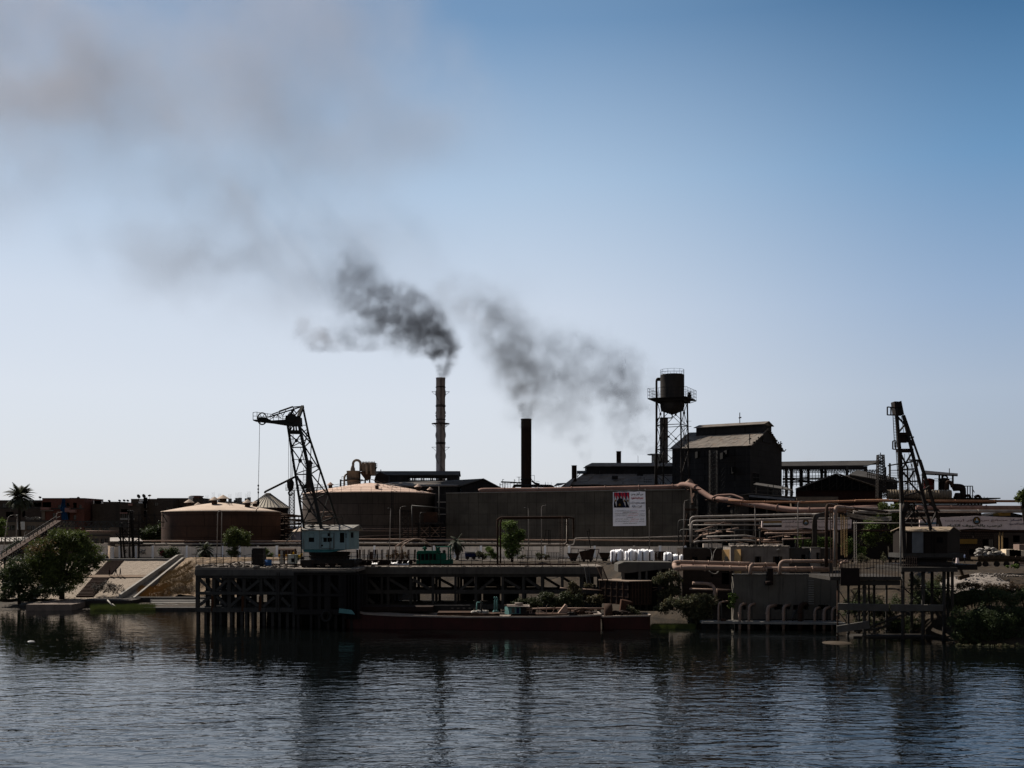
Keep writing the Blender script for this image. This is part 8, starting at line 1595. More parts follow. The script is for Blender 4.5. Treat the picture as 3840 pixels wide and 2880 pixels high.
for i in range(11):g=MB();v=1015+i*22;q=P(6,875,v,Y-.1);g.box((q.x-.4,Y-.14,q.z-.07),(q.x+.35,Y-.02,q.z+.07));g.build('step_iron',CONC_L,t)
INT='bent intake pipes dropping into the river'
ILB=['leftmost bent intake pipe, thin, near the bushes','second bent intake pipe from the left, before a dark opening','third bent intake pipe from the left','thick pale intake pipe fourth from the left','fifth intake pipe from the left, slim','sixth intake pipe, the thickest and darkest','seventh bent intake pipe from the left','eighth intake pipe, close left of the pier','last intake pipe, touching the pier']
for i,(u,v0,v1,du,r_)in enumerate(((-15,1215,1500,90,.13),(188,1238,1462,60,.2),(276,1240,1470,60,.19),(455,1255,1468,80,.26),(607,1250,1472,60,.22),(765,1240,1475,60,.34),(905,1275,1482,50,.18),(995,1275,1490,60,.22),(1074,1270,1495,50,.18))):
 pts=[P(6,u,v1+18,149.6),P(6,u,v0+35,149.6),P(6,u+12,v0+6,149.7),P(6,u+du,v0-5,152.4)];pts[0].z=-.8;pipe('intake_pipe',ILB[i],pts,r_,PIPE_B if i!=5 else RUST,group=INT,n=10,bend=.9,flange=(.18,.42)if i else(.3,),sup=[(P(6,u+28,v0+10,150.4),P(6,u+30,1408,150.4))])
pipe('intake_pipe','thin curved hose pipe beside the thickest intake',[P(6,695,1410,150.5),P(6,695,1345,150.5),P(6,735,1300,151.5)],.15,STEEL_G,n=8,bend=1.)
pp_('bent pipe stepping down through the bushes',[P(5,545,1125,154),P(5,720,1132,154),P(5,775,1165,153.5),P(5,775,1300,153)],.24,PIPE_B,(.5,.8));pp_('thin straight pipe in the bushes',[P(5,510,1185,155),P(5,970,1200,154)],.14,PIPE_B);pp_('short stand pipe beside the stepping pipe',[P(5,800,1180,154),P(5,800,1255,154)],.08,PIPE_B)
g=MB();g.box(P(5,845,1535,149.6),P(5,882,1490,150.4));g.build('junction_box',RUST,None,label='small rusty box on the walkway by the first intake pipe',cat='box')
# ================================================================ right pier and second crane
PIER=mat('pier_concrete',(.10,.09,.08),(.065,.058,.052),scale=.5,streak=.6,col3=(.03,.027,.025));Yp=136.
t=thing('pier','dark tall-legged pier at the right with corrugated strips and lower walkway','pier',P(7,300,1500,Yp));t.location.z=0
zdk=PZ(7,905,Yp);xa,xb,xc=P(6,1040,0,Yp).x,P(7,410,0,Yp).x,P(7,905,0,Yp).x
g=MB();g.box((xa,Yp-.6,zdk-.45),(xb,Yp+9,zdk));g.box((xb,Yp-.8,PZ(7,862,Yp)),(xc,Yp+9,PZ(7,822,Yp)));g.box((xa+3,Yp-.3,zdk-1.1),(xb,Yp+.3,zdk-.5));g.build('deck',PIER,t)
for k,u,w_,dy in((6,1125,16,0),(6,1228,24,4),(6,1330,24,6),(6,1382,32,0),(6,1425,20,7),(6,1475,24,5),(7,440,30,0),(7,520,26,6),(7,620,32,0),(7,700,28,5),(7,806,30,0),(7,843,26,5),(7,880,26,2),(7,295,20,8)):
 p=P(k,u,0,Yp+dy);r_=M2(k,w_,Yp)/2;top=PZ(7,830 if k==7 and u>430 else 940,Yp);g=MB();g.tube([(p.x,Yp+dy,-3),(p.x,Yp+dy,top)],r_,10);g.build('pile',RUST if(k,u)==(6,1125)else PIER,t)
 for vv in(1000,1250,1430):g=MB();z=PZ(7,vv,Yp);g.tube([(p.x,Yp+dy,z-.1),(p.x,Yp+dy,z+.1)],r_*1.35,10);g.build('collar',PIER,t)
g=MB()
for(a,b,c,d)in((1140,1110,1210,1220),(1250,1100,1330,1220),(1330,1090,1260,1220),(1215,1320,1200,1420),(1140,1320,1215,1420),(1330,1320,1290,1410)):g.bar(P(6,a,b,Yp+2),P(6,c,d,Yp+2),.1)
for(a,b,c,d)in((450,1010,610,1150),(620,1010,500,1150),(0,1015,420,1018),(440,1015,900,1010),(20,1240,40,1300),(160,1420,420,1245),(0,1500,420,1440),(440,1450,800,1475),(650,1010,790,1130)):g.bar(P(7,a,b,Yp+2),P(7,c,d,Yp+2),.13)
g.build('tie_rod',PIER,t)
COR=mat('corrugated_grey_strip',(.20,.19,.175),(.14,.13,.12),scale=.6,streak=.4)
def corr(pts,nm):
 a,b,c,d=pts;g=MB();n=9
 for i in range(n):p,q,r_,s=a.lerp(d,i/n),b.lerp(c,i/n),b.lerp(c,(i+1)/n),a.lerp(d,(i+1)/n);m1,m2=(p+s)/2+Vector((0,-.09,0)),(q+r_)/2+Vector((0,-.09,0));g.quad(p,m1,m2,q);g.quad(m1,s,r_,m2)
 g.build(nm,COR,t)
corr([P(6,1125,1228,Yp-.9),P(7,315,1152,Yp-.9),P(7,315,1215,Yp-.9),P(6,1125,1295,Yp-.9)],'corrugated_strip');corr([P(7,330,1152,Yp-.9),P(7,798,1155,Yp-.9),P(7,798,1212,Yp-.9),P(7,330,1215,Yp-.9)],'corrugated_strip');corr([P(6,1113,1445,Yp-1.1),P(6,1420,1395,Yp-.6),P(6,1435,1470,Yp-.6),P(6,1115,1515,Yp-1.1)],'corrugated_strip')
g=MB();g.prism([P(7,140,1375,Yp+1),P(7,330,1325,Yp+4),P(7,345,1335,Yp+4),P(7,190,1375,Yp+1)],(0,0,-.15));g.bar(P(7,30,1405,Yp+1),P(7,420,1250,Yp+5),.2);g.bar(P(7,0,1390,Yp),P(7,190,1375,Yp+1),.25);g.box(P(7,0,1435,Yp+2),P(7,810,1470,Yp+5));g.build('lower_walkway',PIER,t)
g=MB();g.box(P(6,1155,893,Yp-1.2),P(6,1335,1062,Yp-1.1));g.build('dark_plate',mat('dark_plate',(.045,.03,.028),(.03,.022,.02),scale=.9),t)
g=MB();g.lathe((P(6,1130,0,131).x,131.5,0),[(0.1,.12),(1.7,.06),(2.2,-.3)],14);g.build('silt_bank',mat('silt_mud',(.13,.10,.075),(.09,.07,.05)),None,label='small mud bank with weeds at the pier foot',cat='mud bank',kind='stuff')
railing('railing','iron railing of the right pier with many thin balusters',[Vector((xa,Yp-.4,zdk)),Vector((xb-.3,Yp-.4,zdk))],2.2,22,.045,'pier railings',.02,11,2)
railing('railing','short railing on the crane platform edge',[Vector((P(7,430,0,Yp).x,Yp-.7,PZ(7,820,Yp))),Vector((P(7,545,0,Yp).x,Yp-.7,PZ(7,820,Yp)))],1.4,6,.05,'pier railings',.03,12,3)
# second crane
Yd=139.
C2=mat('second_crane_house',(.04,.03,.025),(.028,.021,.018),scale=.6,streak=.5,col3=(.02,.018,.016));t=thing('harbour_crane','dark rusty harbour crane with steep lattice mast on the right pier','crane',P(7,680,820,Yd))
def D(u,v,y=Yd):return P(13,u,v,y)
h0,h1=P(7,475,700,Yd),P(7,835,500,Yd);h2=P(7,920,498,Yd+6)
g=MB();facade(g,h0.x,h1.x,h0.z,h1.z,Yd,[(P(7,742,0,Yd).x,PZ(7,605,Yd),P(7,795,0,Yd).x,PZ(7,558,Yd))],.2);g.add([(h1.x,Yd,h0.z),(h2.x,Yd+5,h0.z),(h2.x,Yd+5,h1.z),((h1.x+h2.x)/2,Yd+2.5,PZ(7,462,Yd+2)),(h1.x,Yd,h1.z)],[(0,1,2,3,4)]);g.quad((h0.x,Yd+5,h0.z),(h0.x,Yd,h0.z),(h0.x,Yd,h1.z),(h0.x,Yd+5,h1.z));g.quad((h2.x,Yd+5,h0.z),(h0.x,Yd+5,h0.z),(h0.x,Yd+5,h1.z),(h2.x,Yd+5,h1.z));g.build('house',C2,t)
g=MB();zr=PZ(7,462,Yd+2.5);g.slab((h0.x-.3,Yd-.3,h1.z),(h1.x+.1,Yd-.3,h1.z),((h1.x+h2.x)/2,Yd+2.5,zr),(h0.x,Yd+2.5,zr),.1);g.slab((h2.x+.2,Yd+5.2,h1.z),(h0.x-.3,Yd+5.2,h1.z),(h0.x,Yd+2.5,zr),((h1.x+h2.x)/2,Yd+2.5,zr),.1);g.build('roof',mat('dusty_wood_roof',(.34,.265,.19),(.2,.155,.11),scale=1.5),t)
g=MB();g.box(P(7,523,695,Yd-.1),P(7,620,505,Yd-.02));g.build('door',mat('pale_door',(.20,.215,.23),(.13,.14,.15),scale=.8,streak=.4),t)
g=MB();p,q=P(7,742,558,Yd+.2),P(7,795,605,Yd+.2);g.box((p.x,Yd+.15,q.z),(q.x,Yd+.19,p.z));g.build('window',BLACK,t)
for u in(640,700,725):g=MB();g.bar(P(7,u,505,Yd-.06),P(7,u,700,Yd-.06),.1);g.build('wall_rib',C2,t)
g=MB();g.box(P(7,440,700,Yd-.3),P(7,835,730,Yd+5));g.build('platform',WH,t)
cc=P(7,650,0,Yd+2.5);g=MB();g.lathe((cc.x,Yd+2.5,0),[(3.3,PZ(7,732,Yd)),(3.3,PZ(7,748,Yd)),(2.6,PZ(7,752,Yd)),(2.6,PZ(7,775,Yd)),(3.3,PZ(7,780,Yd)),(3.4,PZ(7,798,Yd))],30);g.build('slewing_ring',STEEL,t)
g=MB();g.box(P(7,455,800,Yd-1.5),P(7,890,828,Yd+6));g.bar(P(7,430,812,Yd-1.6),P(7,955,808,Yd-1.6),.16);g.build('base_frame',STEEL,t)
lp=[(D(150,170),D(185,500),D(230,1490))];A0,A1,A2=D(152,90),D(188,510),D(232,1500);B0,B1,B2=D(214,40),D(302,500),D(488,1270);C0,C1,C2_=D(232,175,Yd+1.5),D(380,600,Yd+2.5),D(582,1240,Yd+4)
for a,b,w_ in((A0,A1,.36),(A1,A2,.46),(D(222,170),B1,.32),(B1,B2,.34),(C0,C1,.2),(C1,C2_,.32),(D(185,700),D(215,1240),.2)):g=MB();g.bar(a,b,w_);g.build('chord',STEEL,t)
g=MB();g.prism([D(150,168),D(214,168),D(232,165),D(205,32),D(190,40),D(140,38),D(135,45)],(0,1.2,0));g.build('mast_head',STEEL,t)
g=MB();g.box(D(140,95,Yd-.3),D(200,50,Yd));g.build('head_drum',RUST_D,t)
g=MB();g.box(D(190,430),D(248,362,Yd+1));g.box(D(178,525),D(300,495,Yd+.8));g.bar(D(178,350),D(258,350),.35);g.build('mast_cabin',RUST_D,t)
g=MB()
for a,b,c,d in((172,190,238,262),(178,335,235,265),(172,180,190,440),(250,360,300,365),(262,400,320,380),(285,400,320,460),(200,540,270,690),(300,540,210,690),(205,690,340,685),(190,640,385,600),(280,600,360,600),(205,700,290,800),(330,700,250,830),(195,810,370,800),(280,810,400,940),(270,870,180,1000),(230,945,390,900),(400,900,470,850),(205,980,420,985),(430,985,570,1090),(230,1220,480,1220),(240,1190,320,1095),(480,1220,545,1085),(250,1000,330,1090),(350,1090,440,1200),(340,1000,250,1150),(300,1240,310,1090),(240,1080,560,1080),(320,1060,340,1200),(545,1085,545,1230)):g.bar(D(a,b,Yd+.6),D(c,d,Yd+1.6),.17)
g.build('lacing',STEEL,t)
g=MB()
for c,d,e,f in((70,92,70,168),(104,95,104,170),(70,92,137,98),(70,168,200,172),(122,420,122,495),(150,420,150,500),(122,420,150,412),(122,495,180,500)):g.bar(D(c,d),D(e,f),.14)
g.build('side_platform',STEEL,t)
g=MB()
for d in(0,24):g.bar(D(124+d,180,Yd-.3),D(140+d,480,Yd-.3),.07);g.bar(D(153+d*.6,500,Yd-.3),D(172+d*.6,780,Yd-.3),.07)
for i in range(20):g.bar(D(124+i*.8,188+i*15,Yd-.3),D(148+i*.8,188+i*15,Yd-.3),.05);g.bar(D(153+i,508+i*14,Yd-.3),D(168+i,508+i*14,Yd-.3),.05)
g.build('ladder',STEEL,t)
g=MB()
for a,b,c,d in((175,200,185,480),(205,180,240,420),(275,530,320,760),(300,600,345,850)):g.tube([D(a,b,Yd+1),D(c,d,Yd+1)],.04,5)
g.build('wire_rope',STEEL,t);g=MB();a=D(238,1060,Yd-.5);g.blob(a,.5,(.8,.6,1.3));g.bar(D(225,990,Yd-.5),D(240,1060,Yd-.5),.1);g.build('hook_block',STEEL,t)
pipe('standpipe','thin pale standpipe beside the second crane mast',[P(13,197,1620,Yd-2),P(13,197,1015,Yd-2)],.12,CONC_P,n=7)
# ================================================================ people, vehicles, gravel, plants on the right
SKIN=mat('skin',(.16,.085,.055),(.13,.07,.045));HAIR=mat('dark_hair',(.02,.015,.012),(.015,.012,.01))
def person(label,foot,H,top,low,walk=0.,face=0.,robe=False,arm=.25,seated=False):
 """one continuous skinned body; clothes in face materials by height"""
 t=thing('person',label,'person',foot);s=H/1.75;c,q=math.cos(face),math.sin(face)
 def W(x,y,z):return(x*c*s-y*q*s,x*q*s+y*c*s,z*s)
 J_={'hip':(0,0,.95,.15),'w':(0,0,1.12,.14),'ch':(0,.0,1.32,.17),'nk':(0,0,1.49,.065),'hd':(.01,0,1.58,.09),'ht':(.01,0,1.70,.085)}
 V_=[(*W(*v[:3]),v[3]*s)for v in J_.values()];E_=[(0,1),(1,2),(2,3),(3,4),(4,5)]
 for sg in(-1,1):
  b=len(V_);wv=walk*sg;V_+=[(*W(0.02*sg,.10*sg,.90),.10*s),(*W(wv*.45+.03,.10*sg,.50),.07*s),(*W(wv,.10*sg,.09),.045*s),(*W(wv+.14,.10*sg,.035),.035*s)];E_+=[(0,b),(b,b+1),(b+1,b+2),(b+2,b+3)]
  b=len(V_);aw=-walk*sg*.5;V_+=[(*W(0,.19*sg,1.40),.065*s),(*W(aw*.5,.25*sg,1.14),.048*s),(*W(aw+.08,.25*sg,.90),.036*s),(*W(aw+.12,.25*sg,.80),.034*s)];E_+=[(2,b),(b,b+1),(b+1,b+2),(b+2,b+3)]
 me=bpy.data.meshes.new('body');me.from_pydata([v[:3]for v in V_],E_,[]);o=bpy.data.objects.new('body',me);COL.objects.link(o)
 m1=o.modifiers.new('s','SKIN');
 for i,v in enumerate(V_):me.skin_vertices[0].data[i].radius=(v[3],v[3]);me.skin_vertices[0].data[i].use_root=i==0
 m2=o.modifiers.new('d','SUBSURF');m2.levels=m2.render_levels=1
 bpy.context.view_layer.update();me2=bpy.data.meshes.new_from_object(o.evaluated_get(bpy.context.evaluated_depsgraph_get()));o.modifiers.clear();o.data=me2;o.name='body'
 for m_ in(SKIN,top,low):me2.materials.append(m_)
 for f in me2.polygons:z=f.center.z/s;f.material_index=0 if z>1.46 or(z<.92 and abs((-f.center.x*q+f.center.y*c)/s)>.2)else(1 if z>.95 else 2);f.use_smooth=True
 o.parent=t
 g=MB();f0=Vector(foot);g.blob(f0+Vector(W(.0,0,1.66)),.105*s,(1,.95,.85),10,6,0);g.build('hair',HAIR if not robe else top,t)
 if robe:g=MB();g.lathe(f0,[(.30*s,.05*s),(.27*s,.5*s),(.21*s,.95*s),(.2*s,1.3*s),(.1*s,1.47*s)],12);g.build('robe',top,t)
 return t
def cl(n,c):return mat('cloth_'+n,c,tuple(v*.7 for v in c),scale=4)
def slope_pt(u,v):p=bk(u,v);return Vector((p.x,209.9,on(0,209.9,.29).z))
for u,H,tp,lw,wk,fc,lb in((1134,1.62,cl('maroon',(.09,.02,.02)),cl('black',(.02,.02,.022)),.06,0,'child in a dark red top standing on the slope path, left of three'),(1203,1.68,cl('black',(.02,.02,.022)),cl('charcoal',(.04,.04,.045)),.34,math.pi,'walker in dark clothes mid-stride, middle of the three on the slope path'),(1248,1.55,cl('navy',(.02,.03,.08)),cl('blue',(.02,.035,.10)),.16,math.pi,'walker in navy blue, right of the three on the slope path')):
 x,_y=px(1,u,0);person(lb,Vector(((x-1920)/FPX*209.9,209.9,on(0,209.9,.29).z)),H,tp,lw,wk,fc)
for k,u,v,Y,H,tp,lw,wk,rb,lb in((7,885,790,186,1.6,cl('grey',(.22,.22,.24)),cl('black',(.02,.02,.022)),.05,False,'person in grey standing behind the crane house, left of the group'),(7,925,790,185,1.75,cl('white',(.62,.52,.50)),cl('white',(.62,.52,.50)),.1,True,'person in a long white robe beside the gate'),(7,990,785,187,1.75,cl('blue_grey',(.13,.16,.26)),cl('black',(.02,.02,.022)),.08,False,'person in blue right of the white-robed one'),(7,317,800,150,1.55,cl('navy',(.02,.03,.08)),cl('black',(.02,.02,.022)),.0,False,'person in navy on the right pier left of the crane mast'),(7,377,800,150,1.65,cl('black',(.02,.02,.022)),cl('black',(.02,.02,.022)),.0,False,'person in black on the right pier, close to the crane mast'),(3,1508,850,232,1.7,cl('blue_grey',(.13,.16,.26)),cl('blue_grey',(.13,.16,.26)),.0,False,'person in light blue by the wall right of the shaggy palm'),(3,1582,850,232,1.5,cl('brown',(.15,.09,.05)),cl('black',(.02,.02,.022)),.0,False,'person in brown by the cart near the wall')):
 p=P(k,u,v,Y);p.z=7.5 if k==3 else p.z;person(lb,p,H,tp,lw,wk,0,rb)
t=thing('handcart','blue handcart loaded with boxes by the boundary wall','cart',P(3,1540,885,230));t.location.z=7.45;g=MB();p=P(3,1505,0,230);g.box((p.x,230,8),(p.x+2.4,231.2,8.9));g.build('body',NAVY,t);g=MB();g.box((p.x+.2,230.1,8.9),(p.x+2.1,231.1,9.2));g.build('load',CONC_P,t)
for dx in(.5,1.9):g=MB();g.tube([(p.x+dx,229.9,7.85),(p.x+dx,230,7.85)],.38,14);g.build('wheel',STEEL,t)
t=thing('motorbike','small motorbike with a white box parked by the wall end','motorbike',P(1,1082,868,234));t.location.z=7.47;p=P(1,1082,0,234)
for dx in(-.65,.65):g=MB();g.tube([(p.x+dx,233.95,7.8),(p.x+dx,234.05,7.8)],.32,14);g.build('wheel',STEEL,t)
g=MB();g.tube([(p.x-.65,234,7.8),(p.x-.2,234,8.3),(p.x+.4,234,8.35),(p.x+.65,234,7.8)],.09,6);g.tube([(p.x+.4,234,8.3),(p.x+.45,234,8.7),(p.x+.45,233.7,8.75)],.04,5);g.build('frame',STEEL,t);g=MB();g.box((p.x-.7,233.7,8.4),(p.x-.15,234.3,8.95));g.build('carrier_box',WHITE,t)
# flatbed lorry with bales
Y=163.;t=thing('flatbed_truck','old flatbed trailer with rubble sacks and pale bales parked on the right bank','truck',P(7,1290,820,Y))
def T(u,v,y=Y):return P(7,u,v,y)
g=MB();g.box(T(1105,755),T(1495,730,Y+2.4));g.box(T(1110,775,Y+.3),T(1480,755,Y+2));g.build('flatbed',mat('truck_bed',(.16,.12,.08),(.1,.075,.05)),t)
for i in range(8):g=MB();a=T(1108+i*48,752,Y-.06);b=T(1150+i*48,722,Y-.02);g.box((a.x,Y-.06,a.z),(b.x,Y-.01,b.z));g.build('side_board',WOOD,t)
for u in(1118,1178,1278,1365,1455):g=MB();p=T(u,795);g.tube([(p.x,Y-.05,p.z),(p.x,Y+.3,p.z)],M2(7,24,Y),16);g.build('wheel',STEEL,t)
g=MB();rn=random.Random(6)
for i in range(46):s=rn.random();p=T(1100+s*240,725,Y+rn.uniform(.3,2));g.blob(p+Vector((0,0,rn.random()*1.5*math.sin(math.pi*(s*.75+.2)))),rn.uniform(.2,.42),(1.4,1,.6),6,4,.35)
g.build('sack_load',CONC_P,t)
for i in range(4):g=MB();a,b=T(1358+i*30,722,Y+.2),T(1382+i*30,662+i*3,Y+2);g.box((a.x,Y+.2,a.z),(b.x,Y+2,b.z));g.build('bale',mat('pale_bale',(.62,.52,.38),(.45,.37,.27),scale=1.5,bump=.5),t)
g=MB();g.box(T(1475,800,168),T(1600,618,170));g.build('gate_pillar',mat('pinkish_pillar',(.28,.2,.16),(.2,.145,.12)),None,label='broad pinkish pillar at the right photo edge',cat='pillar')
# gravel mound, bank vegetation
GRV=mat('pale_gravel',(.26,.23,.205),(.17,.15,.135),scale=1.2,bump=1.,bscale=4)
def mound(x,y):return 4.6+3.0*math.exp(-((y-151)/7.5)**2)*(.75+.2*math.sin(x*.5)+.12*math.sin(x*1.7+y*.8))+.12*math.sin(3*x+2*y)
heightfield('gravel_mound',lambda x,y:mound(x,y)*min(1,max(0,(x-57)/3)),frange(57.5,86,.5),frange(145,166,.5),GRV,jit=.12)
heap('rubble','brick and stone rubble strewn over the gravel mound',7,900,1517,905,30,147,260,9,GRV,dep=8,sz=.4)
g=MB();g.bar(T(935,920,146),T(1025,895,146),.6,.5);g.bar(T(950,840,146),T(970,895,146),.35);g.build('timber_beam',WOOD,None,label='dark timber beam lying on the gravel mound',cat='timber')
def scrub(lb,k,lst,Y,n,sz,seed,m_,**kw):return bush('bush',lb,k,lst,Y,n,sz,seed,m_,group='scrub on the right bank',**kw)
rn=random.Random(50)
scrub('dark riverside scrub right of the pier, lower part',7,[(930+i*75,1290+rn.uniform(-40,40),75,120,rn.uniform(-2,2))for i in range(9)]+[(920+i*75,1440,65,80,-1)for i in range(9)],133,20000,.3,31,LEAF_D,zb=.3,asp=4)
scrub('dark reed scrub right of the pier, upper part',7,[(930+i*70,1080+rn.uniform(-30,30),70,80,rn.uniform(-1,3))for i in range(10)],138,13000,.3,32,LEAF_D,zb=2,asp=5)
scrub('brown dry brush above the dark scrub at the right edge',7,[(960+i*75,985+rn.uniform(-20,20),60,32,0)for i in range(8)]+[(1500,1040,40,50,0)],142,6000,.26,33,leafmat('brown_brush',(.15,.10,.06),(.09,.065,.04)),zb=4,asp=4)
scrub('reeds and scrub seen between the pier legs',7,[(560,960,70,50),(700,980,60,60),(600,1080,60,60),(150,1100,60,60),(230,1200,60,80),(760,930,50,40),(40,1080,50,60)],150,8000,.32,34,LEAF_O,zb=2,asp=4)
scrub('dense dark scrub on the bank behind the pier legs',7,[(560+i*80,1100+60*math.sin(i*2),70,110,0)for i in range(5)]+[(-60+i*75,1180+50*math.sin(i*3),60,80,2)for i in range(7)]+[(500+i*85,1340,70,80,-3)for i in range(5)]+[(60+i*90,1330,60,60,0)for i in range(5)],146,20000,.34,60,LEAF_D,zb=2,asp=4)
scrub('low weeds at the waterline right of the pier',7,[(930+i*60,1520,40,18)for i in range(10)],128,1300,.35,35,LEAF_O,zb=0,asp=5)
scrub('round dusty bush on the bank right of the steel box',5,[(230,1080,90,60),(330,1050,80,55),(180,1110,50,40),(400,1100,50,40),(350,1200,70,60),(250,1240,80,50)],156,6500,.3,36,LEAF_O,zb=2.5)
scrub('dark green bush by the water left of the intake pipes',5,[(450,1350,120,80),(600,1330,110,90),(700,1300,90,70),(330,1330,90,60),(560,1440,110,80),(680,1420,80,70),(240,1380,80,60),(600,1510,50,40)],152.5,9500,.32,37,LEAF_O,zb=.4)
scrub('dark bush mass under the steel box and ladders',4,[(700,1270,100,60),(560,1320,90,50),(880,1280,80,60),(420,1330,80,45),(800,1330,100,50),(1000,1300,60,70)],155.5,7000,.32,38,leafmat('dark_bush_leaves',(.07,.085,.035),(.045,.055,.025)),zb=.8)  # dark olive leaf colour for this bush mass
scrub('tall grey-brown tamarisk left of the steel box',4,[(960,1150,50,50),(1000,1230,70,70),(930,1250,60,60),(1180,1300,80,50),(1230,1290,40,50),(1000,1330,90,40),(1110,1150,50,30)],156.5,6500,.3,39,leafmat('tamarisk',(.13,.115,.055),(.08,.07,.035)),zb=.8)
scrub('small bush at the left corner of the pump house wall',5,[(965,1280,40,60),(950,1340,35,40)],151,900,.28,40,LEAF_B,zb=2)
scrub('dry bush before the second steel scoop',4,[(1560,1410,50,50),(1640,1440,40,30)],152,900,.3,41,LEAF_O,zb=.8)
tufts('water_grass','bright grass strip at the waterline left of the intake pipes',5,130,560,0,0,150,152.5,1600,.55,GRASSB,12,lambda x,y:0)
tufts('water_grass','green weeds between the wharf piles',2,1180,1320,0,0,176,182,500,.9,GRASSB,13,lambda x,y:0)
tr('street_tree','green tree seen behind the second crane mast',7,330,780,[(260,275,60,35),(330,300,80,35),(400,290,60,30),(250,340,60,40),(360,360,60,50),(200,430,60,60),(150,560,70,70),(370,470,50,50),(300,560,50,50),(380,560,50,60)],222,8000,.4,51,LEAF_A,zb=7,trunk_r=.3)
tr('street_tree','dark leafy tree left of the pipe arch',6,1000,760,[(960,640,60,40),(1010,630,55,30),(1050,680,50,60),(980,720,50,50),(790,640,60,40),(850,655,50,35),(760,600,40,30)],224,5000,.38,52,LEAF_B,zb=7,trunk_r=.22)
tr('street_tree','leafy tree right of the pipe arch before the gatehouse',6,1260,800,[(1240,660,60,50),(1290,700,50,50),(1220,720,40,50),(1460,500,60,50),(1430,560,60,50),(1400,460,40,30),(1350,740,50,60)],221,5000,.38,53,LEAF_B,zb=7,trunk_r=.22)
tr('street_tree','green tree crown entering at the right photo edge',7,1560,640,[(1500,200,45,55),(1530,170,60,50),(1540,230,50,50),(1490,175,30,30),(1600,200,80,80)],190,2600,.5,54,LEAF_A,zb=7,trunk_r=.3)
bush('bush','light weeds on top of the mound under the flatbed trailer',7,[(1430,810,50,18),(1380,815,30,12)],160,300,.35,55,LEAF_B,zb=7)
bush('bush','reeds by the fence before the gatehouse wall',7,[(60,740,40,40),(120,750,30,30),(270,740,30,40)],200,900,.35,56,LEAF_O,zb=7,asp=4)
g=MB();g.blob(P(0,118,2407,120)+Vector((0,0,0)),.25,(1.6,1,.5),8,5,.2);g.build('floating_bag',WHITE,None,label='tiny white scrap floating on the river at the left',cat='litter')
# ---------------------------------------------------------------- water
def make_water():
 m=bpy.data.materials.new('river_water');m.use_nodes=True;n=m.node_tree.nodes;L=m.node_tree.links
 b=n['Principled BSDF'];b.inputs['Base Color'].default_value=(.0015,.002,.002,1);b.inputs['Roughness'].default_value=.01;b.inputs['IOR'].default_value=1.33
 ge=n.new('ShaderNodeNewGeometry')
 def nz(sx,sy,sc,det,rot=0.,dist=.6):
  mp=n.new('ShaderNodeMapping');mp.inputs['Scale'].default_value=(sx,sy,1);mp.inputs['Rotation'].default_value=(0,0,R(rot));L.new(ge.outputs['Position'],mp.inputs[0])
  x=n.new('ShaderNodeTexNoise');x.inputs['Scale'].default_value=sc;x.inputs['Detail'].default_value=det;x.inputs['Roughness'].default_value=.5;x.inputs['Distortion'].default_value=dist
  L.new(mp.outputs[0],x.inputs['Vector']);return x.outputs[0]
 def mth(op,a,b_):
  x=n.new('ShaderNodeMath');x.operation=op
  for i,v in enumerate((a,b_)):
   if isinstance(v,(int,float)):x.inputs[i].default_value=v
   else:L.new(v,x.inputs[i])
  return x.outputs[0]
 h=mth('ADD',mth('MULTIPLY',nz(.5,1.0,.36,2,6,1.2),1.0),mth('ADD',mth('MULTIPLY',nz(.5,1.1,1.1,2,-9,.8),.42),mth('MULTIPLY',nz(.6,1.0,3.2,1,14),.09)))
 calm=nz(.4,1.0,.035,2,10)
 mr=n.new('ShaderNodeMapRange');mr.inputs[1].default_value=.35;mr.inputs[2].default_value=.65;mr.inputs[3].default_value=.6;mr.inputs[4].default_value=1.15;L.new(calm,mr.inputs[0])
 h=mth('MULTIPLY',h,mr.outputs[0])
 sy=n.new('ShaderNodeSeparateXYZ');L.new(ge.outputs['Position'],sy.inputs[0]);m3=n.new('ShaderNodeMapRange');m3.inputs[1].default_value=78;m3.inputs[2].default_value=125;m3.inputs[3].default_value=1.;m3.inputs[4].default_value=.28;L.new(sy.outputs[1],m3.inputs[0]);h=mth('MULTIPLY',h,m3.outputs[0])
 bp=n.new('ShaderNodeBump');bp.inputs['Strength'].default_value=1.0;bp.inputs['Distance'].default_value=.15;L.new(h,bp.inputs['Height']);L.new(bp.outputs[0],b.inputs['Normal'])
 g=MB();g.quad((-3000,-60,0),(3000,-60,0),(3000,330,0),(-3000,330,0));g.build('river_water',m,kind='structure')
make_water()
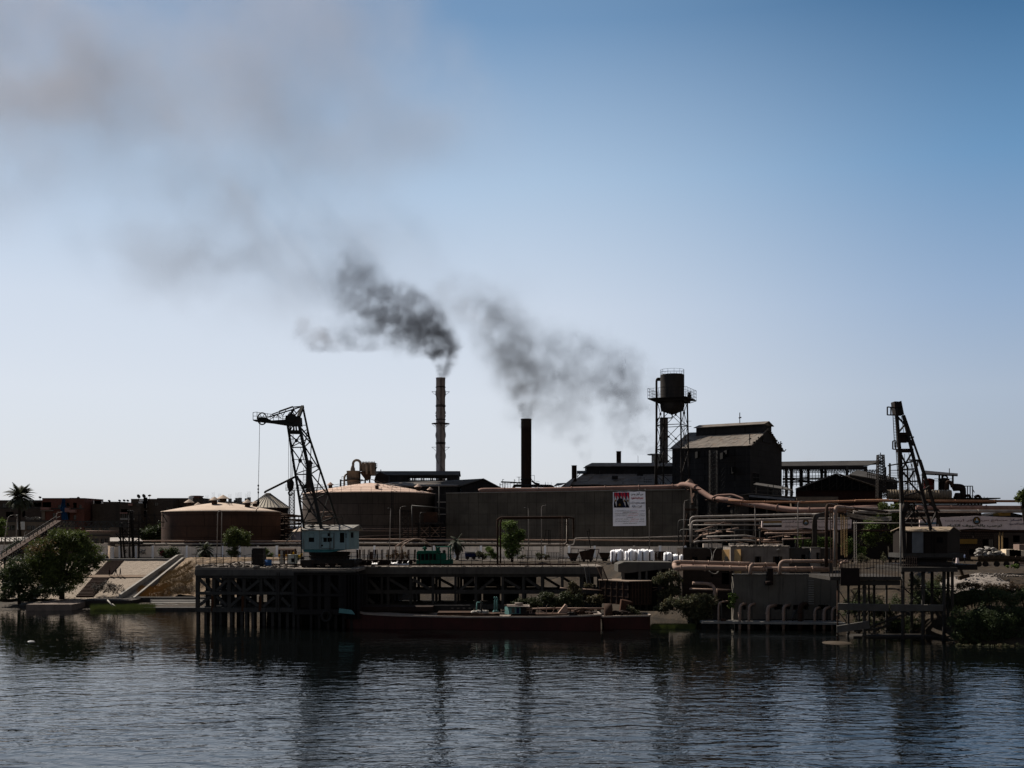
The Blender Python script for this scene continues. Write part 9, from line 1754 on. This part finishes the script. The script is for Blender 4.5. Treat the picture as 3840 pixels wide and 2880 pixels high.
# ---------------------------------------------------------------- smoke
def plume(name,label,pts,Y,voxel,nscale,warp,dens,color,pad=1.25,holes=.45,cat='smoke',yd=0.0,rs=1.7):
 """pts: (photo x, photo y, radius px, density). A grid volume filled round the drifting centre line."""
 P3=[];n_in=14
 def cr(a,b,c,d,t):
  return .5*((2*b)+(-a+c)*t+(2*a-5*b+4*c-d)*t*t+(-a+3*b-3*c+d)*t*t*t)
 A=[np.array(q,float)for q in pts];A=[2*A[0]-A[1]]+A+[2*A[-1]-A[-2]]
 for i in range(1,len(A)-2):
  for k in range(n_in):P3.append(cr(A[i-1],A[i],A[i+1],A[i+2],k/n_in))
 P3.append(A[-2]);vs,rr,dd=[],[],[]
 for j,(x,y,r,d)in enumerate(P3):
  Yj=Y+yd*j/len(P3);vs.append(((x-1920)/FPX*Yj,Yj,CAMH-(y-HOR)/FPX*Yj));rr.append(max(r,3)*rs/FPX*Yj);dd.append(max(d,0))
 me=bpy.data.meshes.new(name);o0=Vector(vs[0])
 me.from_pydata([tuple(Vector(v)-o0)for v in vs],[(i,i+1)for i in range(len(vs)-1)],[])
 for nm,data in(('rad',rr),('den',dd)):
  at=me.attributes.new(nm,'FLOAT','POINT');at.data.foreach_set('value',data)
 ob=bpy.data.objects.new(name,me);COL.objects.link(ob);ob.location=o0
 setp(ob,label,cat,None,'stuff')
 lo=[min(v[a]-r*pad for v,r in zip(vs,rr))-o0[a]for a in range(3)];hi=[max(v[a]+r*pad for v,r in zip(vs,rr))-o0[a]for a in range(3)]
 lo[2]=max(lo[2],-1.0)if pts[0][2]<40 else lo[2]
 res=[max(8,int((hi[a]-lo[a])/voxel))for a in range(3)]
 g=bpy.data.node_groups.new(name+'_nodes','GeometryNodeTree');N=g.nodes;L=g.links
 g.interface.new_socket('Geometry',in_out='INPUT',socket_type='NodeSocketGeometry');g.interface.new_socket('Geometry',in_out='OUTPUT',socket_type='NodeSocketGeometry')
 gi=N.new('NodeGroupInput');go=N.new('NodeGroupOutput');vc=N.new('GeometryNodeVolumeCube')
 vc.inputs['Min'].default_value=lo;vc.inputs['Max'].default_value=hi
 for a,q in zip(res,('X','Y','Z')):vc.inputs['Resolution '+q].default_value=a
 pos=N.new('GeometryNodeInputPosition').outputs[0]
 sm=N.new('GeometryNodeSampleNearest');L.new(gi.outputs[0],sm.inputs[0])
 def attr(nm,vec):
  na=N.new('GeometryNodeInputNamedAttribute');na.data_type='FLOAT';na.inputs[0].default_value=nm
  s2=N.new('GeometryNodeSampleNearest');L.new(gi.outputs[0],s2.inputs[0]);L.new(vec,s2.inputs['Sample Position'])
  si=N.new('GeometryNodeSampleIndex');si.data_type='FLOAT';L.new(gi.outputs[0],si.inputs[0]);L.new(na.outputs[0],si.inputs['Value']);L.new(s2.outputs[0],si.inputs['Index']);return si.outputs[0]
 def math_(op,a,b=None,c=None):
  x=N.new('ShaderNodeMath');x.operation=op
  for i,v in enumerate((a,b,c)):
   if v is None:continue
   if isinstance(v,(int,float)):x.inputs[i].default_value=v
   else:L.new(v,x.inputs[i])
  return x.outputs[0]
 def vm(op,a,b):
  x=N.new('ShaderNodeVectorMath');x.operation=op;L.new(a,x.inputs[0])
  if isinstance(b,tuple):x.inputs[1].default_value=b
  elif op=='SCALE':L.new(b,x.inputs['Scale'])if not isinstance(b,float)else setattr(x.inputs['Scale'],'default_value',b)
  else:L.new(b,x.inputs[1])
  return x.outputs[0]
 def noise(sc,det,out_='Color',vec=None,rough=.6):
  x=N.new('ShaderNodeTexNoise');x.inputs['Scale'].default_value=sc;x.inputs['Detail'].default_value=det;x.inputs['Roughness'].default_value=rough
  L.new(vec if vec else pos,x.inputs['Vector']);return x.outputs[out_]
 r0=attr('rad',pos)
 nz=vm('SUBTRACT',noise(nscale,4),(.5,.5,.5))
 wp=vm('SCALE',nz,math_('MULTIPLY',r0,warp))
 p2=vm('ADD',pos,wp)
 px_=N.new('GeometryNodeProximity');px_.target_element='EDGES';L.new(gi.outputs[0],px_.inputs[0]);L.new(p2,px_.inputs['Sample Position' if 'Sample Position' in px_.inputs else 'Source Position'])
 r=attr('rad',p2);d0=attr('den',p2)
 t=math_('DIVIDE',px_.outputs['Distance'],r)
 mr=N.new('ShaderNodeMapRange');mr.interpolation_type='SMOOTHERSTEP';mr.inputs[1].default_value=1.0;mr.inputs[2].default_value=.15;L.new(t,mr.inputs[0])
 n2=noise(nscale*1.5,3,'Fac' if 'Fac' in[o.name for o in N.new('ShaderNodeTexNoise').outputs]else 0,p2,.52)
 mr2=N.new('ShaderNodeMapRange');mr2.inputs[1].default_value=holes;mr2.inputs[2].default_value=.68;mr2.interpolation_type='SMOOTHSTEP';L.new(n2,mr2.inputs[0])
 mr2.inputs[3].default_value=.06
 den=math_('MULTIPLY',math_('MULTIPLY',mr.outputs[0],mr2.outputs[0]),math_('MULTIPLY',d0,dens))
 L.new(den,vc.inputs['Density'])
 smt=N.new('GeometryNodeSetMaterial');L.new(vc.outputs[0],smt.inputs[0]);L.new(smt.outputs[0],go.inputs[0])
 m=bpy.data.materials.new(name+'_smoke');m.use_nodes=True;q=m.node_tree.nodes;q.clear()
 pv=q.new('ShaderNodeVolumePrincipled');mo=q.new('ShaderNodeOutputMaterial');m.node_tree.links.new(pv.outputs[0],mo.inputs['Volume'])
 pv.inputs['Color'].default_value=(*color,1);pv.inputs['Density'].default_value=1.0;pv.inputs['Anisotropy'].default_value=.1
 pv.inputs['Density Attribute'].default_value='density'
 smt.inputs['Material'].default_value=m
 md=ob.modifiers.new('smoke','NODES');md.node_group=g
 return ob
# tall chimney: thick dark head, then a broken ragged tail drifting left
plume('smoke_plume','thick dark smoke billowing left from the tall striped chimney',[(1655,1434,14,3.6),(1656,1412,17,3.0),(1664,1378,28,2.2),(1664,1330,50,1.9),(1635,1275,72,1.6),(1580,1225,88,1.2),(1505,1190,95,.95),(1425,1150,92,.7),(1360,1110,90,.5),(1320,1040,85,.35)],330,.36,.15,.85,.24,(.37,.33,.32),holes=.36)
plume('smoke_plume','small dark detached puffs of smoke left of the tall chimney',[(1440,1300,30,.4),(1370,1290,58,.8),(1290,1275,60,.7),(1215,1280,66,1.1),(1150,1245,50,.5)],330,.5,.14,.7,.12,(.38,.37,.40),holes=.40)
plume('smoke_plume','brown smoke rising from the plain brown chimney',[(1973,1592,20,3.2),(1973,1565,25,2.6),(1972,1525,38,1.5),(1968,1475,60,1.0),(1950,1410,80,.9),(1925,1330,88,.8),(1890,1260,98,.65),(1840,1190,98,.5),(1775,1150,90,.3),(1700,1110,80,.15)],310,.45,.13,.6,.15,(.43,.36,.30),holes=.35)
plume('smoke_plume','grey smoke from the short stack on the factory roof',[(2320,1692,14,1.0),(2320,1640,30,.7),(2335,1580,62,.6),(2350,1500,95,.9),(2320,1440,105,1.05),(2270,1400,105,.7),(2170,1370,115,.5),(2060,1350,120,.4),(1960,1330,100,.2)],320,.5,.13,.65,.105,(.38,.36,.37),holes=.38)
plume('smoke_plume','thin smoke wisps beside the water tower',[(2480,1690,30,.8),(2420,1665,45,.9),(2370,1640,50,.6),(2330,1590,60,.45),(2300,1540,60,.3)],322,.5,.2,.7,.10,(.40,.38,.39))
plume('smoke_plume','faint wisp over the low factory roof',[(2195,1760,8,.8),(2192,1700,26,1.),(2180,1660,36,.7),(2140,1580,95,.5),(2090,1490,150,.5),(2020,1400,150,.4),(1940,1330,130,.2)],322,.6,.15,.6,.085,(.42,.40,.39),holes=.38)
# broad drifting veils
plume('drifting_smoke','pale broken smoke veil spreading left above the chimneys',[(1950,1120,120,.3),(1700,1060,170,.5),(1480,1010,210,.75),(1250,970,240,.95),(1080,960,240,1.05),(900,940,240,1.0),(730,910,240,1.0),(580,880,240,.9),(450,840,230,.4)],350,1.7,.034,.85,.015,(.56,.565,.61),yd=60,rs=1.6,holes=.40)
plume('drifting_smoke','faint smoke drift linking the broken veil to the upper left bank',[(1500,900,180,.2),(1250,760,240,.7),(1000,630,270,.9),(750,510,290,.9),(500,390,290,.9),(250,270,280,.8)],400,2.2,.028,.8,.0115,(.57,.58,.64),yd=40,rs=1.5,holes=.38)
plume('drifting_smoke','wide grey smoke bank filling the upper left sky',[(1850,500,170,.3),(1600,400,280,1.0),(1350,290,360,1.2),(1120,180,390,1.2),(880,130,400,1.0),(620,150,400,1.0),(360,220,400,1.3),(100,280,410,1.5),(-180,330,420,1.5),(-500,380,420,1.5)],430,3.0,.017,.6,.0125,(.56,.57,.64),yd=60,rs=1.6,holes=.34)
plume('smoke_plume','small white steam puff above the long conveyor shed roof',[(3012,1734,14,.4),(3022,1722,26,.8),(3045,1716,22,.7),(3068,1722,12,.3)],330,.4,.6,.6,.10,(.6,.58,.6),rs=1)
